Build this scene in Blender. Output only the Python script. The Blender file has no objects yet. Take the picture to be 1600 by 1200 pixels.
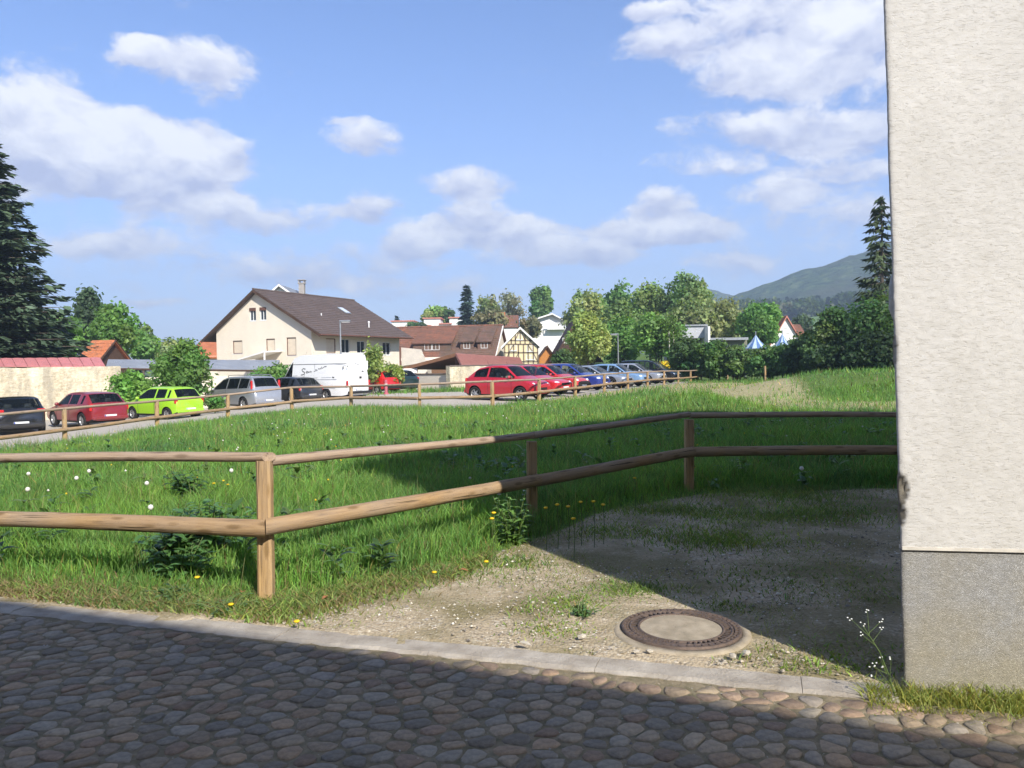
import bpy, bmesh, math, random
import numpy as np
from mathutils import Vector, Matrix, noise as mnoise

random.seed(7); RNG = np.random.default_rng(7)
SC = bpy.context.scene
COL = SC.collection
R = math.radians

# ---------------------------------------------------------------- camera
EYE = 1.6; FPX = 1260.0; PITCH = math.atan(34/1260); ROLL = R(0.9)
cam_d = bpy.data.cameras.new('camera'); cam = bpy.data.objects.new('camera', cam_d); COL.objects.link(cam)
cam_d.sensor_width = 36; cam_d.lens = 36*FPX/1600; cam_d.clip_start = 0.05; cam_d.clip_end = 9000
CF = Vector((0, math.cos(PITCH), -math.sin(PITCH)))
_r0 = Vector((1, 0, 0)); _u0 = _r0.cross(CF)
CR = _r0*math.cos(ROLL) - _u0*math.sin(ROLL)
CU = CR.cross(CF)
cam.matrix_world = Matrix(((CR.x, CU.x, -CF.x, 0), (CR.y, CU.y, -CF.y, 0), (CR.z, CU.z, -CF.z, EYE), (0, 0, 0, 1)))
SC.camera = cam

# ---------------------------------------------------------------- render settings
SC.render.engine = 'CYCLES'
SC.view_settings.view_transform = 'Standard'; SC.view_settings.look = 'None'
SC.view_settings.exposure = 0.60; SC.view_settings.gamma = 1.0
try: SC.view_settings.use_curve_mapping = False
except Exception: pass
try:
    SC.cycles.use_denoising = True; SC.cycles.denoiser = 'OPENIMAGEDENOISE'
except Exception: pass
SC.cycles.use_adaptive_sampling = True; SC.cycles.adaptive_threshold = 0.02; SC.cycles.adaptive_min_samples = 10
SC.cycles.max_bounces = 5; SC.cycles.diffuse_bounces = 3; SC.cycles.glossy_bounces = 3
SC.cycles.transmission_bounces = 4; SC.cycles.transparent_max_bounces = 8; SC.cycles.volume_bounces = 0
SC.cycles.sample_clamp_indirect = 6

# ---------------------------------------------------------------- sun and sky
SUN_EL = R(36.0)
SUN_H = Vector((0.46, -0.888, 0)).normalized()           # horizontal direction towards the sun
SUN_DIR = Vector((SUN_H.x*math.cos(SUN_EL), SUN_H.y*math.cos(SUN_EL), math.sin(SUN_EL)))
sl = bpy.data.lights.new('sun', 'SUN'); sl.energy = 4.9; sl.angle = R(0.53); sl.color = (1.0, 0.945, 0.86)
sun = bpy.data.objects.new('sun', sl); COL.objects.link(sun)
sun.rotation_euler = (-SUN_DIR).to_track_quat('-Z', 'Y').to_euler(); sun.location = (20, -40, 60)

def pixel_dir(px, py):
    return (CF + CR*((px-800)/FPX) - CU*((py-600)/FPX))

SKY_STRENGTH = 0.095
world = bpy.data.worlds.new('World'); SC.world = world; world.use_nodes = True
wt = world.node_tree; wt.nodes.clear()
def wn(t, **kw):
    n = wt.nodes.new(t)
    for k, v in kw.items(): setattr(n, k, v)
    return n
def wmath(op, a, b=None, c=None, clamp=False):
    n = wn('ShaderNodeMath', operation=op); n.use_clamp = clamp
    for i, v in enumerate((a, b, c)):
        if v is None: continue
        if isinstance(v, (int, float)): n.inputs[i].default_value = v
        else: wt.links.new(v, n.inputs[i])
    return n.outputs[0]
def wvec(op, a, b=None, scale=None):
    n = wn('ShaderNodeVectorMath', operation=op)
    for i, v in enumerate((a, b)):
        if v is None: continue
        if isinstance(v, (tuple, list, Vector)): n.inputs[i].default_value = tuple(v)
        else: wt.links.new(v, n.inputs[i])
    if scale is not None: n.inputs['Scale'].default_value = scale
    return n.outputs['Value'] if op in ('DOT_PRODUCT', 'LENGTH') else n.outputs['Vector']
def build_world():
    sky = wn('ShaderNodeTexSky', sky_type='NISHITA'); sky.sun_disc = False
    sky.sun_elevation = SUN_EL; sky.sun_rotation = math.atan2(SUN_H.x, SUN_H.y)
    sky.altitude = 300; sky.air_density = 1.0; sky.dust_density = 0.6; sky.ozone_density = 2.0
    tc = wn('ShaderNodeTexCoord')
    d = wvec('NORMALIZE', tc.outputs['Generated'])
    # billow the cloud outlines
    def fbm(vec, scale, detail, rough):
        n = wn('ShaderNodeTexNoise'); n.inputs['Scale'].default_value = scale
        n.inputs['Detail'].default_value = detail; n.inputs['Roughness'].default_value = rough
        wt.links.new(vec, n.inputs['Vector']); return n
    stretch = wvec('MULTIPLY', d, (1.0, 1.0, 1.7))
    warp = fbm(stretch, 9.0, 4, 0.62)
    w1 = wvec('SCALE', wvec('SUBTRACT', warp.outputs['Color'], (0.5, 0.5, 0.5)), scale=0.042)
    dw = wvec('ADD', d, w1)
    clouds = [(290,92,80,28,.95),(345,128,48,32,.9),(215,78,40,16,.8),
      (30,195,95,75,1.15),(120,220,95,55,1.15),(225,240,100,48,1.15),(315,250,60,45,1.1),(150,285,210,42,.62),(400,338,100,26,1),(290,322,70,20,.8),
      (160,372,85,24,1),(260,392,130,24,.62),(540,186,32,9,.8),(570,218,50,24,1),(572,322,44,21,1.05),
      (740,287,72,17,.95),(745,345,62,30,1.1),(650,370,46,24,1.05),(840,370,46,28,1.1),(760,392,170,26,.46),(880,397,50,16,.9),(955,402,42,18,.9),
      (1032,320,42,22,.95),(1040,352,115,22,.6),(990,366,55,15,.8),(1085,362,42,15,.8),
      (1035,75,52,28,.95),(1120,28,130,46,.58),(1250,25,130,48,.58),(1020,18,42,12,.7),
      (1210,108,98,34,1.15),(1335,60,75,50,1.1),(1300,165,150,50,.6),(1240,207,165,26,.7),(1100,258,65,20,.75),
      (1290,266,105,26,1.0),(1210,306,62,16,.85),(1330,332,115,26,.85),(1150,415,62,18,.85),(500,418,140,26,.6),(330,440,170,20,.5),(700,455,200,18,.5),(1180,380,150,22,.5),(245,467,42,8,.75)]
    # plane in front of the viewer's side of the sky: u across, v up
    sp = wn('ShaderNodeSeparateXYZ'); wt.links.new(dw, sp.inputs[0]); fy = wmath('MAXIMUM', sp.outputs[1], 0.04)
    cb = wn('ShaderNodeCombineXYZ'); vv = wmath('DIVIDE', sp.outputs[2], fy)
    wt.links.new(wmath('DIVIDE', sp.outputs[0], fy), cb.inputs[0]); wt.links.new(vv, cb.inputs[1])
    total = None; s1 = None; s2 = None
    for (px, py, rx, ry, w) in clouds:
        c = pixel_dir(px, py); u0, v0 = c.x/c.y, c.z/c.y; kx, ky = FPX/(rx*1.04), FPX/(ry*1.04)
        ma = wn('ShaderNodeVectorMath', operation='MULTIPLY_ADD'); wt.links.new(cb.outputs[0], ma.inputs[0]); ma.inputs[1].default_value = (kx, ky, 0); ma.inputs[2].default_value = (-u0*kx, -v0*ky, 0)
        r2 = wvec('DOT_PRODUCT', ma.outputs[0], ma.outputs[0])
        f = wmath('MULTIPLY_ADD', r2, -w*0.42, w, clamp=True)
        total = f if total is None else wmath('ADD', total, f)
        s1 = wmath('MULTIPLY', f, ky) if s1 is None else wmath('MULTIPLY_ADD', f, ky, s1)
        s2 = wmath('MULTIPLY', f, v0*ky) if s2 is None else wmath('MULTIPLY_ADD', f, v0*ky, s2)
    lit = wmath('SUBTRACT', wmath('MULTIPLY', vv, s1), s2)   # height inside the cloud: tops catch the sun, bases grey
    # the same broken cumulus goes on around the rest of the sky
    far = fbm(wvec('MULTIPLY', d, (1.0, 1.0, 2.4)), 3.1, 4, 0.55)
    out = wmath('SUBTRACT', 1.0, wmath('MULTIPLY', wmath('SUBTRACT', wvec('DOT_PRODUCT', d, tuple(pixel_dir(800, 250).normalized())), 0.66), 7.0, clamp=True), clamp=True)
    rest = wmath('MULTIPLY', wmath('MULTIPLY', wmath('SUBTRACT', far.outputs['Fac'], 0.44), 5.0, clamp=True), out)
    total = wmath('ADD', total, rest)
    fine = fbm(wvec('MULTIPLY', dw, (1.0, 1.0, 1.6)), 22.0, 6, 0.64)
    dens = wmath('MULTIPLY_ADD', wmath('SUBTRACT', fine.outputs['Fac'], 0.5), 2.1, total)
    mr = wn('ShaderNodeMapRange', interpolation_type='SMOOTHSTEP'); mr.inputs['From Min'].default_value = 0.24; mr.inputs['From Max'].default_value = 0.98
    wt.links.new(dens, mr.inputs['Value'])
    # light on the clouds
    up = fbm(wvec('ADD', wvec('MULTIPLY', dw, (1.0, 1.0, 1.6)), (0.0, 0.0, 0.03)), 22.0, 2, 0.6)
    rel = wmath('SUBTRACT', fine.outputs['Fac'], up.outputs['Fac'])
    lum = wmath('MULTIPLY_ADD', lit, 0.50, wmath('MULTIPLY_ADD', rel, 1.6, wmath('MULTIPLY_ADD', total, 0.26, 0.24)), clamp=True)
    ccol = wn('ShaderNodeMix', data_type='RGBA')
    K = 1.0/SKY_STRENGTH
    ccol.inputs['A'].default_value = (0.43*K, 0.47*K, 0.65*K, 1); ccol.inputs['B'].default_value = (0.86*K, 0.87*K, 0.90*K, 1)
    wt.links.new(lum, ccol.inputs['Factor'])
    tint = wn('ShaderNodeMix', data_type='RGBA', blend_type='MULTIPLY'); tint.inputs['Factor'].default_value = 1.0
    wt.links.new(sky.outputs[0], tint.inputs['A']); tint.inputs['B'].default_value = SKY_TINT
    # pale lavender air towards the horizon
    sep = wn('ShaderNodeSeparateXYZ'); wt.links.new(d, sep.inputs[0])
    hz = wmath('EXPONENT', wmath('MULTIPLY', wmath('ABSOLUTE', sep.outputs[2]), -6.2))
    air = wn('ShaderNodeMix', data_type='RGBA'); air.inputs['B'].default_value = (0.56*K, 0.60*K, 0.82*K, 1)
    wt.links.new(tint.outputs['Result'], air.inputs['A']); wt.links.new(wmath('MULTIPLY', hz, 0.85), air.inputs['Factor'])
    mix = wn('ShaderNodeMix', data_type='RGBA')
    wt.links.new(wmath('MULTIPLY', mr.outputs['Result'], 0.93), mix.inputs['Factor'])
    wt.links.new(air.outputs['Result'], mix.inputs['A']); wt.links.new(ccol.outputs['Result'], mix.inputs['B'])
    bg = wn('ShaderNodeBackground'); bg.inputs['Strength'].default_value = SKY_STRENGTH*0.87
    wt.links.new(mix.outputs['Result'], bg.inputs['Color'])
    wo = wn('ShaderNodeOutputWorld'); wt.links.new(bg.outputs[0], wo.inputs['Surface'])
SKY_TINT = (0.95, 1.2, 1.62, 1)
build_world()
world.cycles.sampling_method = 'NONE'

# ---------------------------------------------------------------- pixel and ground geometry
def horizon(px): return 566 - (px-800)*math.tan(ROLL)
def smooth(a, b, x):
    t = np.clip((np.asarray(x, float)-a)/(b-a), 0, 1); return t*t*(3-2*t)
def gz(x, y):
    """height of the ground"""
    x = np.asarray(x, float); y = np.asarray(y, float)
    z = -0.9*smooth(-3, -21, x)
    z = z - 0.3*smooth(42, 80, y)
    e = np.sqrt(((x-18.5)/9.5)**2 + ((y-37)/6.5)**2)
    z = z + 0.9*(1-smooth(0.3, 1.2, e))
    e2 = np.sqrt(((x-5.4)/2.6)**2 + ((y-24.0)/2.8)**2)
    z = z + 0.55*(1-smooth(0.0, 1.1, e2))
    z = z + 0.03*np.sin(x*0.9+1)*np.sin(y*0.7)*smooth(10, 16, y)
    # far country: gentle rise of the valley side
    z = z + 9.0*smooth(95, 210, y)*(1-smooth(10, 60, np.abs(x+8)))
    z = z + 14*smooth(150, 420, y)*smooth(25, 160, x)
    return z
def gz1(x, y): return float(gz(x, y))
def at(px, d):
    """ground point seen in picture column px at depth d"""
    x = (px-800)/FPX*d
    return Vector((x, d, gz1(x, d)))
def zpix(px, py, d):
    """height of a point seen at pixel (px,py) at depth d"""
    return EYE + (horizon(px)-py)/FPX*d

# ---------------------------------------------------------------- object helpers
def tag(o, label=None, cat=None, group=None, kind=None):
    if label: o['label'] = label
    if cat: o['category'] = cat
    if group: o['group'] = group
    if kind: o['kind'] = kind
    return o
def thing(name, label, cat, loc=(0, 0, 0), rotz=0.0, group=None):
    o = bpy.data.objects.new(name, None); COL.objects.link(o); o.empty_display_size = 0.3
    o.location = loc; o.rotation_euler = (0, 0, rotz)
    return tag(o, label, cat, group)
def link(name, me, parent=None, loc=None, rot=None):
    o = bpy.data.objects.new(name, me); COL.objects.link(o)
    if parent: o.parent = parent
    if loc is not None: o.location = loc
    if rot is not None: o.rotation_euler = rot
    return o
def fast_mesh(name, V, F, mats, col=None, smooth_=False, fmat=None):
    """V (n,3), F (m,k) with k 3 or 4; col (n,3) vertex colour"""
    me = bpy.data.meshes.new(name); V = np.asarray(V, np.float32); F = np.asarray(F, np.int32)
    k = F.shape[1]
    me.vertices.add(len(V)); me.vertices.foreach_set('co', V.ravel())
    me.loops.add(F.size); me.loops.foreach_set('vertex_index', F.ravel())
    me.polygons.add(len(F)); me.polygons.foreach_set('loop_start', np.arange(0, F.size, k, dtype=np.int32))
    if fmat is not None: me.polygons.foreach_set('material_index', np.asarray(fmat, np.int32))
    me.polygons.foreach_set('use_smooth', np.full(len(F), smooth_, dtype=bool))
    if col is not None:
        c = np.ones((len(V), 4), np.float32); c[:, :3] = col
        a = me.color_attributes.new('Col', 'FLOAT_COLOR', 'POINT'); a.data.foreach_set('color', c.ravel())
    me.update(calc_edges=True); me.validate()
    for m in (mats if isinstance(mats, (list, tuple)) else [mats]): me.materials.append(m)
    return me

class MB:
    """collects simple shapes into one mesh"""
    def __init__(s): s.v = []; s.f = []; s.m = []; s.sm = []
    def add(s, vs, fs, mi=0, sm=False):
        b = len(s.v); s.v += [tuple(v) for v in vs]
        for f in fs: s.f.append(tuple(i+b for i in f)); s.m.append(mi); s.sm.append(sm)
        return s
    def box(s, x0, x1, y0, y1, z0, z1, mi=0):
        vs = [(x, y, z) for z in (z0, z1) for y in (y0, y1) for x in (x0, x1)]
        return s.add(vs, [(0, 2, 3, 1), (4, 5, 7, 6), (0, 1, 5, 4), (2, 6, 7, 3), (0, 4, 6, 2), (1, 3, 7, 5)], mi)
    def rbox(s, c, size, bev=0.02, mi=0):
        """box with chamfered edges"""
        hx, hy, hz = (q/2 for q in size); b = min(bev, hx*.9, hy*.9, hz*.9); vs = []; idx = {}
        for sx in (-1, 1):
            for sy in (-1, 1):
                for sz in (-1, 1):
                    for ax in range(3):
                        p = [sx*(hx-b), sy*(hy-b), sz*(hz-b)]; p[ax] = (sx*hx, sy*hy, sz*hz)[ax]
                        idx[(sx, sy, sz, ax)] = len(vs); vs.append((c[0]+p[0], c[1]+p[1], c[2]+p[2]))
        fs = []
        for ax in range(3):
            o1, o2 = [a for a in range(3) if a != ax]
            for sg in (-1, 1):
                q = []
                for a, b2 in ((-1, -1), (1, -1), (1, 1), (-1, 1)):
                    k = [0, 0, 0]; k[ax] = sg; k[o1] = a; k[o2] = b2; q.append(idx[(k[0], k[1], k[2], ax)])
                fs.append(tuple(q))
        for ax in range(3):
            o1, o2 = [a for a in range(3) if a != ax]
            for a in (-1, 1):
                for b2 in (-1, 1):
                    k0 = [0, 0, 0]; k1 = [0, 0, 0]; k0[ax] = -1; k1[ax] = 1
                    for k in (k0, k1): k[o1] = a; k[o2] = b2
                    fs.append((idx[(*k0, o1)], idx[(*k1, o1)], idx[(*k1, o2)], idx[(*k0, o2)]))
        for sx in (-1, 1):
            for sy in (-1, 1):
                for sz in (-1, 1): fs.append(tuple(idx[(sx, sy, sz, a)] for a in range(3)))
        return s.add(vs, fs, mi)
    def tube(s, pts, rad, n=8, mi=0, cap=True, sm=True, squash=1.0):
        """tapered tube along points; rad number or list"""
        pts = [Vector(p) for p in pts]; rad = rad if isinstance(rad, (list, tuple)) else [rad]*len(pts)
        vs = []; fs = []
        t0 = (pts[1]-pts[0]).normalized(); up = Vector((0, 0, 1)) if abs(t0.z) < .9 else Vector((1, 0, 0))
        for i, p in enumerate(pts):
            t = (pts[min(i+1, len(pts)-1)]-pts[max(i-1, 0)]).normalized()
            a = t.cross(up).normalized(); b = a.cross(t)
            for k in range(n):
                w = 2*math.pi*k/n
                vs.append(p + a*(math.cos(w)*rad[i]) + b*(math.sin(w)*rad[i]*squash))
        for i in range(len(pts)-1):
            for k in range(n):
                k2 = (k+1) % n; fs.append((i*n+k, i*n+k2, (i+1)*n+k2, (i+1)*n+k))
        s.add(vs, fs, mi, sm)
        if cap:
            s.add(vs[:n], [tuple(range(n-1, -1, -1))], mi); s.add(vs[-n:], [tuple(range(n))], mi)
        return s
    def lathe(s, prof, n=20, mi=0, sm=True, center=(0, 0, 0), axis='z', close=False):
        """prof list of (r,h)"""
        vs = []; fs = []
        for r, h in prof:
            for k in range(n):
                w = 2*math.pi*k/n; a, b = r*math.cos(w), r*math.sin(w)
                p = (a, b, h) if axis == 'z' else ((a, h, b) if axis == 'y' else (h, a, b))
                vs.append((p[0]+center[0], p[1]+center[1], p[2]+center[2]))
        m = len(prof)
        for i in range(m if close else m-1):
            j = (i+1) % m
            for k in range(n):
                k2 = (k+1) % n; fs.append((i*n+k, i*n+k2, j*n+k2, j*n+k))
        return s.add(vs, fs, mi, sm)
    def prism(s, poly, axis, a, b, mi=0):
        """extrude a 2D polygon along an axis from a to b"""
        n = len(poly)
        def P(u, v, w): return {'x': (w, u, v), 'y': (u, w, v), 'z': (u, v, w)}[axis]
        vs = [P(u, v, a) for u, v in poly] + [P(u, v, b) for u, v in poly]
        fs = [tuple(range(n)), tuple(range(2*n-1, n-1, -1))] + [(i, i+n, (i+1) % n+n, (i+1) % n) for i in range(n)]
        return s.add(vs, fs, mi)
    def mesh(s, name, mats, normals=True):
        me = bpy.data.meshes.new(name); me.from_pydata(s.v, [], s.f)
        for m in (mats if isinstance(mats, (list, tuple)) else [mats]): me.materials.append(m)
        me.polygons.foreach_set('material_index', s.m); me.polygons.foreach_set('use_smooth', s.sm)
        if normals:
            bm = bmesh.new(); bm.from_mesh(me); bmesh.ops.recalc_face_normals(bm, faces=bm.faces); bm.to_mesh(me); bm.free()
        me.update(); return me
    def build(s, name, mats, parent=None, loc=None, rot=None):
        return link(name, s.mesh(name, mats), parent, loc, rot)

def boolean_cut(me, cutter):
    """mesh minus cutter mesh, as a new mesh"""
    a = bpy.data.objects.new('cut_a', me); b = bpy.data.objects.new('cut_b', cutter)
    COL.objects.link(a); COL.objects.link(b)
    md = a.modifiers.new('b', 'BOOLEAN'); md.operation = 'DIFFERENCE'; md.solver = 'EXACT'; md.object = b
    dg = bpy.context.evaluated_depsgraph_get(); dg.update()
    r = bpy.data.meshes.new_from_object(a.evaluated_get(dg))
    bpy.data.objects.remove(a); bpy.data.objects.remove(b)
    return r

# ---------------------------------------------------------------- materials
def mat_nodes(name):
    m = bpy.data.materials.new(name); m.use_nodes = True; nt = m.node_tree; nt.nodes.clear()
    out = nt.nodes.new('ShaderNodeOutputMaterial'); b = nt.nodes.new('ShaderNodeBsdfPrincipled')
    nt.links.new(b.outputs[0], out.inputs[0]); return m, nt, b, out
def setin(nt, sock, v):
    if isinstance(v, bpy.types.NodeSocket): nt.links.new(v, sock)
    elif isinstance(v, (tuple, list)): sock.default_value = tuple(v) + ((1,) if len(v) == 3 and len(sock.default_value) == 4 else ())
    else: sock.default_value = v
def nnoise(nt, scale, detail=4, rough=.55, vec=None, stretch=None, dist=0.0):
    n = nt.nodes.new('ShaderNodeTexNoise'); n.inputs['Scale'].default_value = scale; n.inputs['Detail'].default_value = detail
    n.inputs['Roughness'].default_value = rough; n.inputs['Distortion'].default_value = dist
    if vec is None: vec = ncoord(nt)
    if stretch:
        mp = nt.nodes.new('ShaderNodeMapping'); mp.inputs['Scale'].default_value = stretch; nt.links.new(vec, mp.inputs[0]); vec = mp.outputs[0]
    nt.links.new(vec, n.inputs['Vector']); return n.outputs['Fac']
def ncoord(nt, kind='Object'):
    t = nt.nodes.new('ShaderNodeTexCoord'); return t.outputs[kind]
def nramp(nt, fac, stops):
    r = nt.nodes.new('ShaderNodeValToRGB'); cr = r.color_ramp
    while len(cr.elements) < len(stops): cr.elements.new(0.5)
    for e, (p, c) in zip(cr.elements, stops): e.position = p; e.color = tuple(c) + ((1,) if len(c) == 3 else ())
    nt.links.new(fac, r.inputs[0]); return r.outputs[0]
def nmix(nt, f, a, b, mode='MIX'):
    n = nt.nodes.new('ShaderNodeMix'); n.data_type = 'RGBA'; n.blend_type = mode
    setin(nt, n.inputs['Factor'], f); setin(nt, n.inputs['A'], a); setin(nt, n.inputs['B'], b); return n.outputs['Result']
def nmath(nt, op, a, b=0.0, clamp=False):
    n = nt.nodes.new('ShaderNodeMath'); n.operation = op; n.use_clamp = clamp
    setin(nt, n.inputs[0], a); setin(nt, n.inputs[1], b); return n.outputs[0]
def nattr(nt, name='Col'):
    n = nt.nodes.new('ShaderNodeAttribute'); n.attribute_name = name; return n.outputs['Color']
def nbump(nt, b, h, strength=.5, dist=.01):
    n = nt.nodes.new('ShaderNodeBump'); n.inputs['Strength'].default_value = strength; n.inputs['Distance'].default_value = dist
    nt.links.new(h, n.inputs['Height']); nt.links.new(n.outputs[0], b.inputs['Normal'])
def pm(name, c1, c2=None, scale=4.0, rough=.8, bump=0.0, bscale=None, bdist=.01, stretch=None, detail=5, spec=.3, metal=0.0):
    """a plain surface: two tones of noise and a fine relief"""
    m, nt, b, _ = mat_nodes(name)
    c2 = c2 or tuple(q*.75 for q in c1)
    f = nnoise(nt, scale, detail, .6, stretch=stretch)
    setin(nt, b.inputs['Base Color'], nramp(nt, f, [(.3, c2), (.7, c1)]))
    b.inputs['Roughness'].default_value = rough; b.inputs['Specular IOR Level'].default_value = spec; b.inputs['Metallic'].default_value = metal
    if bump: nbump(nt, b, nnoise(nt, bscale or scale*6, 6, .65, stretch=stretch), bump, bdist)
    return m
def leaf_mat(name, gloss=.45, trans=.35):
    """foliage coloured by its vertex colour, a little light passes through"""
    m, nt, b, out = mat_nodes(name); c = nattr(nt)
    setin(nt, b.inputs['Base Color'], c); b.inputs['Roughness'].default_value = gloss; b.inputs['Specular IOR Level'].default_value = .25
    t = nt.nodes.new('ShaderNodeBsdfTranslucent'); setin(nt, t.inputs[0], nmix(nt, 1.0, c, (1.25, 1.2, .55, 1), 'MULTIPLY'))
    x = nt.nodes.new('ShaderNodeMixShader'); x.inputs[0].default_value = trans
    nt.links.new(b.outputs[0], x.inputs[1]); nt.links.new(t.outputs[0], x.inputs[2]); nt.links.new(x.outputs[0], out.inputs[0])
    return m
def vcol_mat(name, rough=.85, bump=.3, bscale=40, bdist=.004, spec=.25, vary=.25, vscale=14):
    """vertex colour with a little noise on top"""
    m, nt, b, _ = mat_nodes(name)
    f = nnoise(nt, vscale, 6, .65)
    v = nramp(nt, f, [(.25, (1-vary,)*3), (.75, (1+vary,)*3)])
    setin(nt, b.inputs['Base Color'], nmix(nt, 1.0, nattr(nt), v, 'MULTIPLY'))
    b.inputs['Roughness'].default_value = rough; b.inputs['Specular IOR Level'].default_value = spec
    if bump: nbump(nt, b, nnoise(nt, bscale, 6, .7), bump, bdist)
    return m

# ================================================================ GROUND
KA = Vector((0.955, -0.296, 0)).normalized()             # along the kerb
KB = Vector((-KA.y, KA.x, 0))                            # across, towards the field
def kerb_y(x):
    """line of the kerb's field edge"""
    return 4.46 - 0.31*np.asarray(x, float)
GRASS_EDGE = [(-9, 7.2), (-4.2, 5.86), (-3.0, 5.48), (-2.2, 5.24), (-1.55, 5.12), (-1.07, 5.6), (-.48, 6.05), (-.1, 6.74), (.29, 7.33), (1.0, 8.5), (2.27, 9.5), (4.5, 9.6), (9, 9.6)]
FENCE = [(-15.4, 16.0), (-14.0, 19.5), (-12.8, 23.0), (-11.7, 26.5), (-10.6, 30.0), (-8.65, 31.6), (-6.2, 31.0), (-3.3, 28.7), (-.7, 28.5)] + [(-.7+1.79*n, 28.5+4.12*n) for n in range(1, 12)]
FX = np.array([p[0] for p in FENCE]); FY = np.array([p[1] for p in FENCE])
TRACK = np.array([(13, 56), (11.4, 44), (9.4, 34.5), (8.9, 29.5), (10.2, 27.0), (13, 25.2), (20, 24.4), (30, 24.4)], float)
def seg_dist(x, y, P):
    d = np.full(np.shape(x), 1e9)
    for (ax, ay), (bx, by) in zip(P[:-1], P[1:]):
        t = np.clip(((x-ax)*(bx-ax)+(y-ay)*(by-ay))/((bx-ax)**2+(by-ay)**2), 0, 1)
        d = np.minimum(d, np.hypot(x-ax-t*(bx-ax), y-ay-t*(by-ay)))
    return d
def lot_mask(x, y):
    """1 on the car park behind the far fence"""
    fy = np.interp(x, FX[4:], FY[4:])
    left = np.interp(y, [16, 19.5, 23, 26.5, 30], [-15.4, -14, -12.8, -11.7, -10.6])
    inside = np.where(x < -10.6, np.where(y < 30, left-x, 6.0), y-fy)
    m = smooth(-.4, .5, inside)
    m = m*(1-smooth(17, 20, x-0.30*(y-40)))
    m = m*(1-smooth(60, 70, y))
    verge = np.exp(-((x+3.5)/4.5)**2-((y-49)/3.5)**2)      # grass verge along the far wall
    return np.clip(m - 1.5*verge, 0, 1)
def track_mask(x, y): return 1-smooth(1.9, 4.0, seg_dist(x, y, TRACK))
def bank_mask(x, y):
    """dry stony bank in front of the right-hand fence"""
    d = seg_dist(x, y, np.array(FENCE[8:16])); return (1-smooth(.4, 2.6, d))*smooth(-1.5, 1.5, x)
def grass_mask(x, y):
    ge = np.interp(x, [p[0] for p in GRASS_EDGE], [p[1] for p in GRASS_EDGE])
    g = smooth(-.12, .30, y-ge)
    return np.clip(g*(1-lot_mask(x, y)), 0, 1)
def street_side(x, y): return y < kerb_y(x)-.13

def axis(points):
    out = []
    for (a, b, st) in points: out += list(np.arange(a, b, st))
    return np.array(out)
gx = axis([(-1480, -600, 80), (-600, -100, 50), (-100, -26, 4), (-26, -9, .5), (-9, 9, .16), (9, 40, .5), (40, 100, 4), (100, 600, 40), (600, 1481, 80)])
gy = axis([(-44, -4, 4), (-4, 2, .5), (2, 12, .16), (12, 40, .35), (40, 80, 1), (80, 260, 6), (260, 700, 40), (700, 1701, 100)])
X, Y = np.meshgrid(gx, gy); Z = gz(X, Y)
Z = np.where(street_side(X, Y) & (np.abs(X) < 60), -0.09, Z)
near = (Y < 14) & (Y > 3)
Z = Z + np.where(near & ~street_side(X, Y), .012*np.sin(X*3.1+Y*1.7)*np.sin(Y*2.3-X*1.3), 0)
ny, nx = X.shape
idx = np.arange(nx*ny).reshape(ny, nx)
Fq = np.stack([idx[:-1, :-1], idx[:-1, 1:], idx[1:, 1:], idx[1:, :-1]], -1).reshape(-1, 4)
gm = grass_mask(X, Y); lm = lot_mask(X, Y); tm = np.maximum(track_mask(X, Y), bank_mask(X, Y))*.95
gcol = np.stack([gm, lm, tm], -1).reshape(-1, 3)

m_ground, nt, b, _ = mat_nodes('ground_soil_gravel')
co = ncoord(nt, 'Object')
sepn = nt.nodes.new('ShaderNodeSeparateColor'); nt.links.new(nattr(nt), sepn.inputs[0])
n_big = nnoise(nt, .9, 5, .6, co); n_mid = nnoise(nt, 7, 6, .65, co); n_fine = nnoise(nt, 60, 5, .7, co)
vor = nt.nodes.new('ShaderNodeTexVoronoi'); vor.inputs['Scale'].default_value = 55; nt.links.new(co, vor.inputs['Vector'])
vcol = nt.nodes.new('ShaderNodeSeparateColor'); nt.links.new(vor.outputs['Color'], vcol.inputs[0])
grav = nramp(nt, vcol.outputs[0], [(0, (.22, .175, .12)), (.45, (.38, .315, .22)), (.8, (.47, .40, .295)), (1, (.60, .54, .44))])
sand = nramp(nt, n_fine, [(.3, (.31, .245, .16)), (.7, (.47, .39, .275))])
yard = nmix(nt, nramp(nt, n_mid, [(.4, (0, 0, 0)), (.62, (1, 1, 1))]), sand, grav)
moss = nramp(nt, n_fine, [(.3, (.12, .10, .045)), (.7, (.21, .185, .085))])
yard = nmix(nt, nmath(nt, 'MULTIPLY', nramp(nt, n_big, [(.43, (0, 0, 0)), (.58, (1, 1, 1))]), .8), yard, moss)
turf = nramp(nt, n_mid, [(.25, (.065, .10, .027)), (.6, (.105, .165, .04)), (.8, (.15, .19, .058))])
lotc = nmix(nt, nramp(nt, n_big, [(.35, (0, 0, 0)), (.7, (1, 1, 1))]), nramp(nt, n_fine, [(.3, (.36, .32, .26)), (.7, (.48, .44, .38))]), (.43, .385, .32, 1))
dry = nramp(nt, n_mid, [(.3, (.22, .21, .09)), (.55, (.35, .31, .17)), (.75, (.48, .42, .29))])
def edge(ch, lo=.35, hi=.65, amp=.5):
    s = nmath(nt, 'ADD', ch, nmath(nt, 'MULTIPLY', nmath(nt, 'SUBTRACT', n_mid, .5), amp))
    mr = nt.nodes.new('ShaderNodeMapRange'); mr.inputs['From Min'].default_value = lo; mr.inputs['From Max'].default_value = hi; nt.links.new(s, mr.inputs[0]); return mr.outputs[0]
c = nmix(nt, edge(sepn.outputs[0]), yard, turf)
c = nmix(nt, edge(sepn.outputs[2], .3, .8, .8), c, dry)
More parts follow.
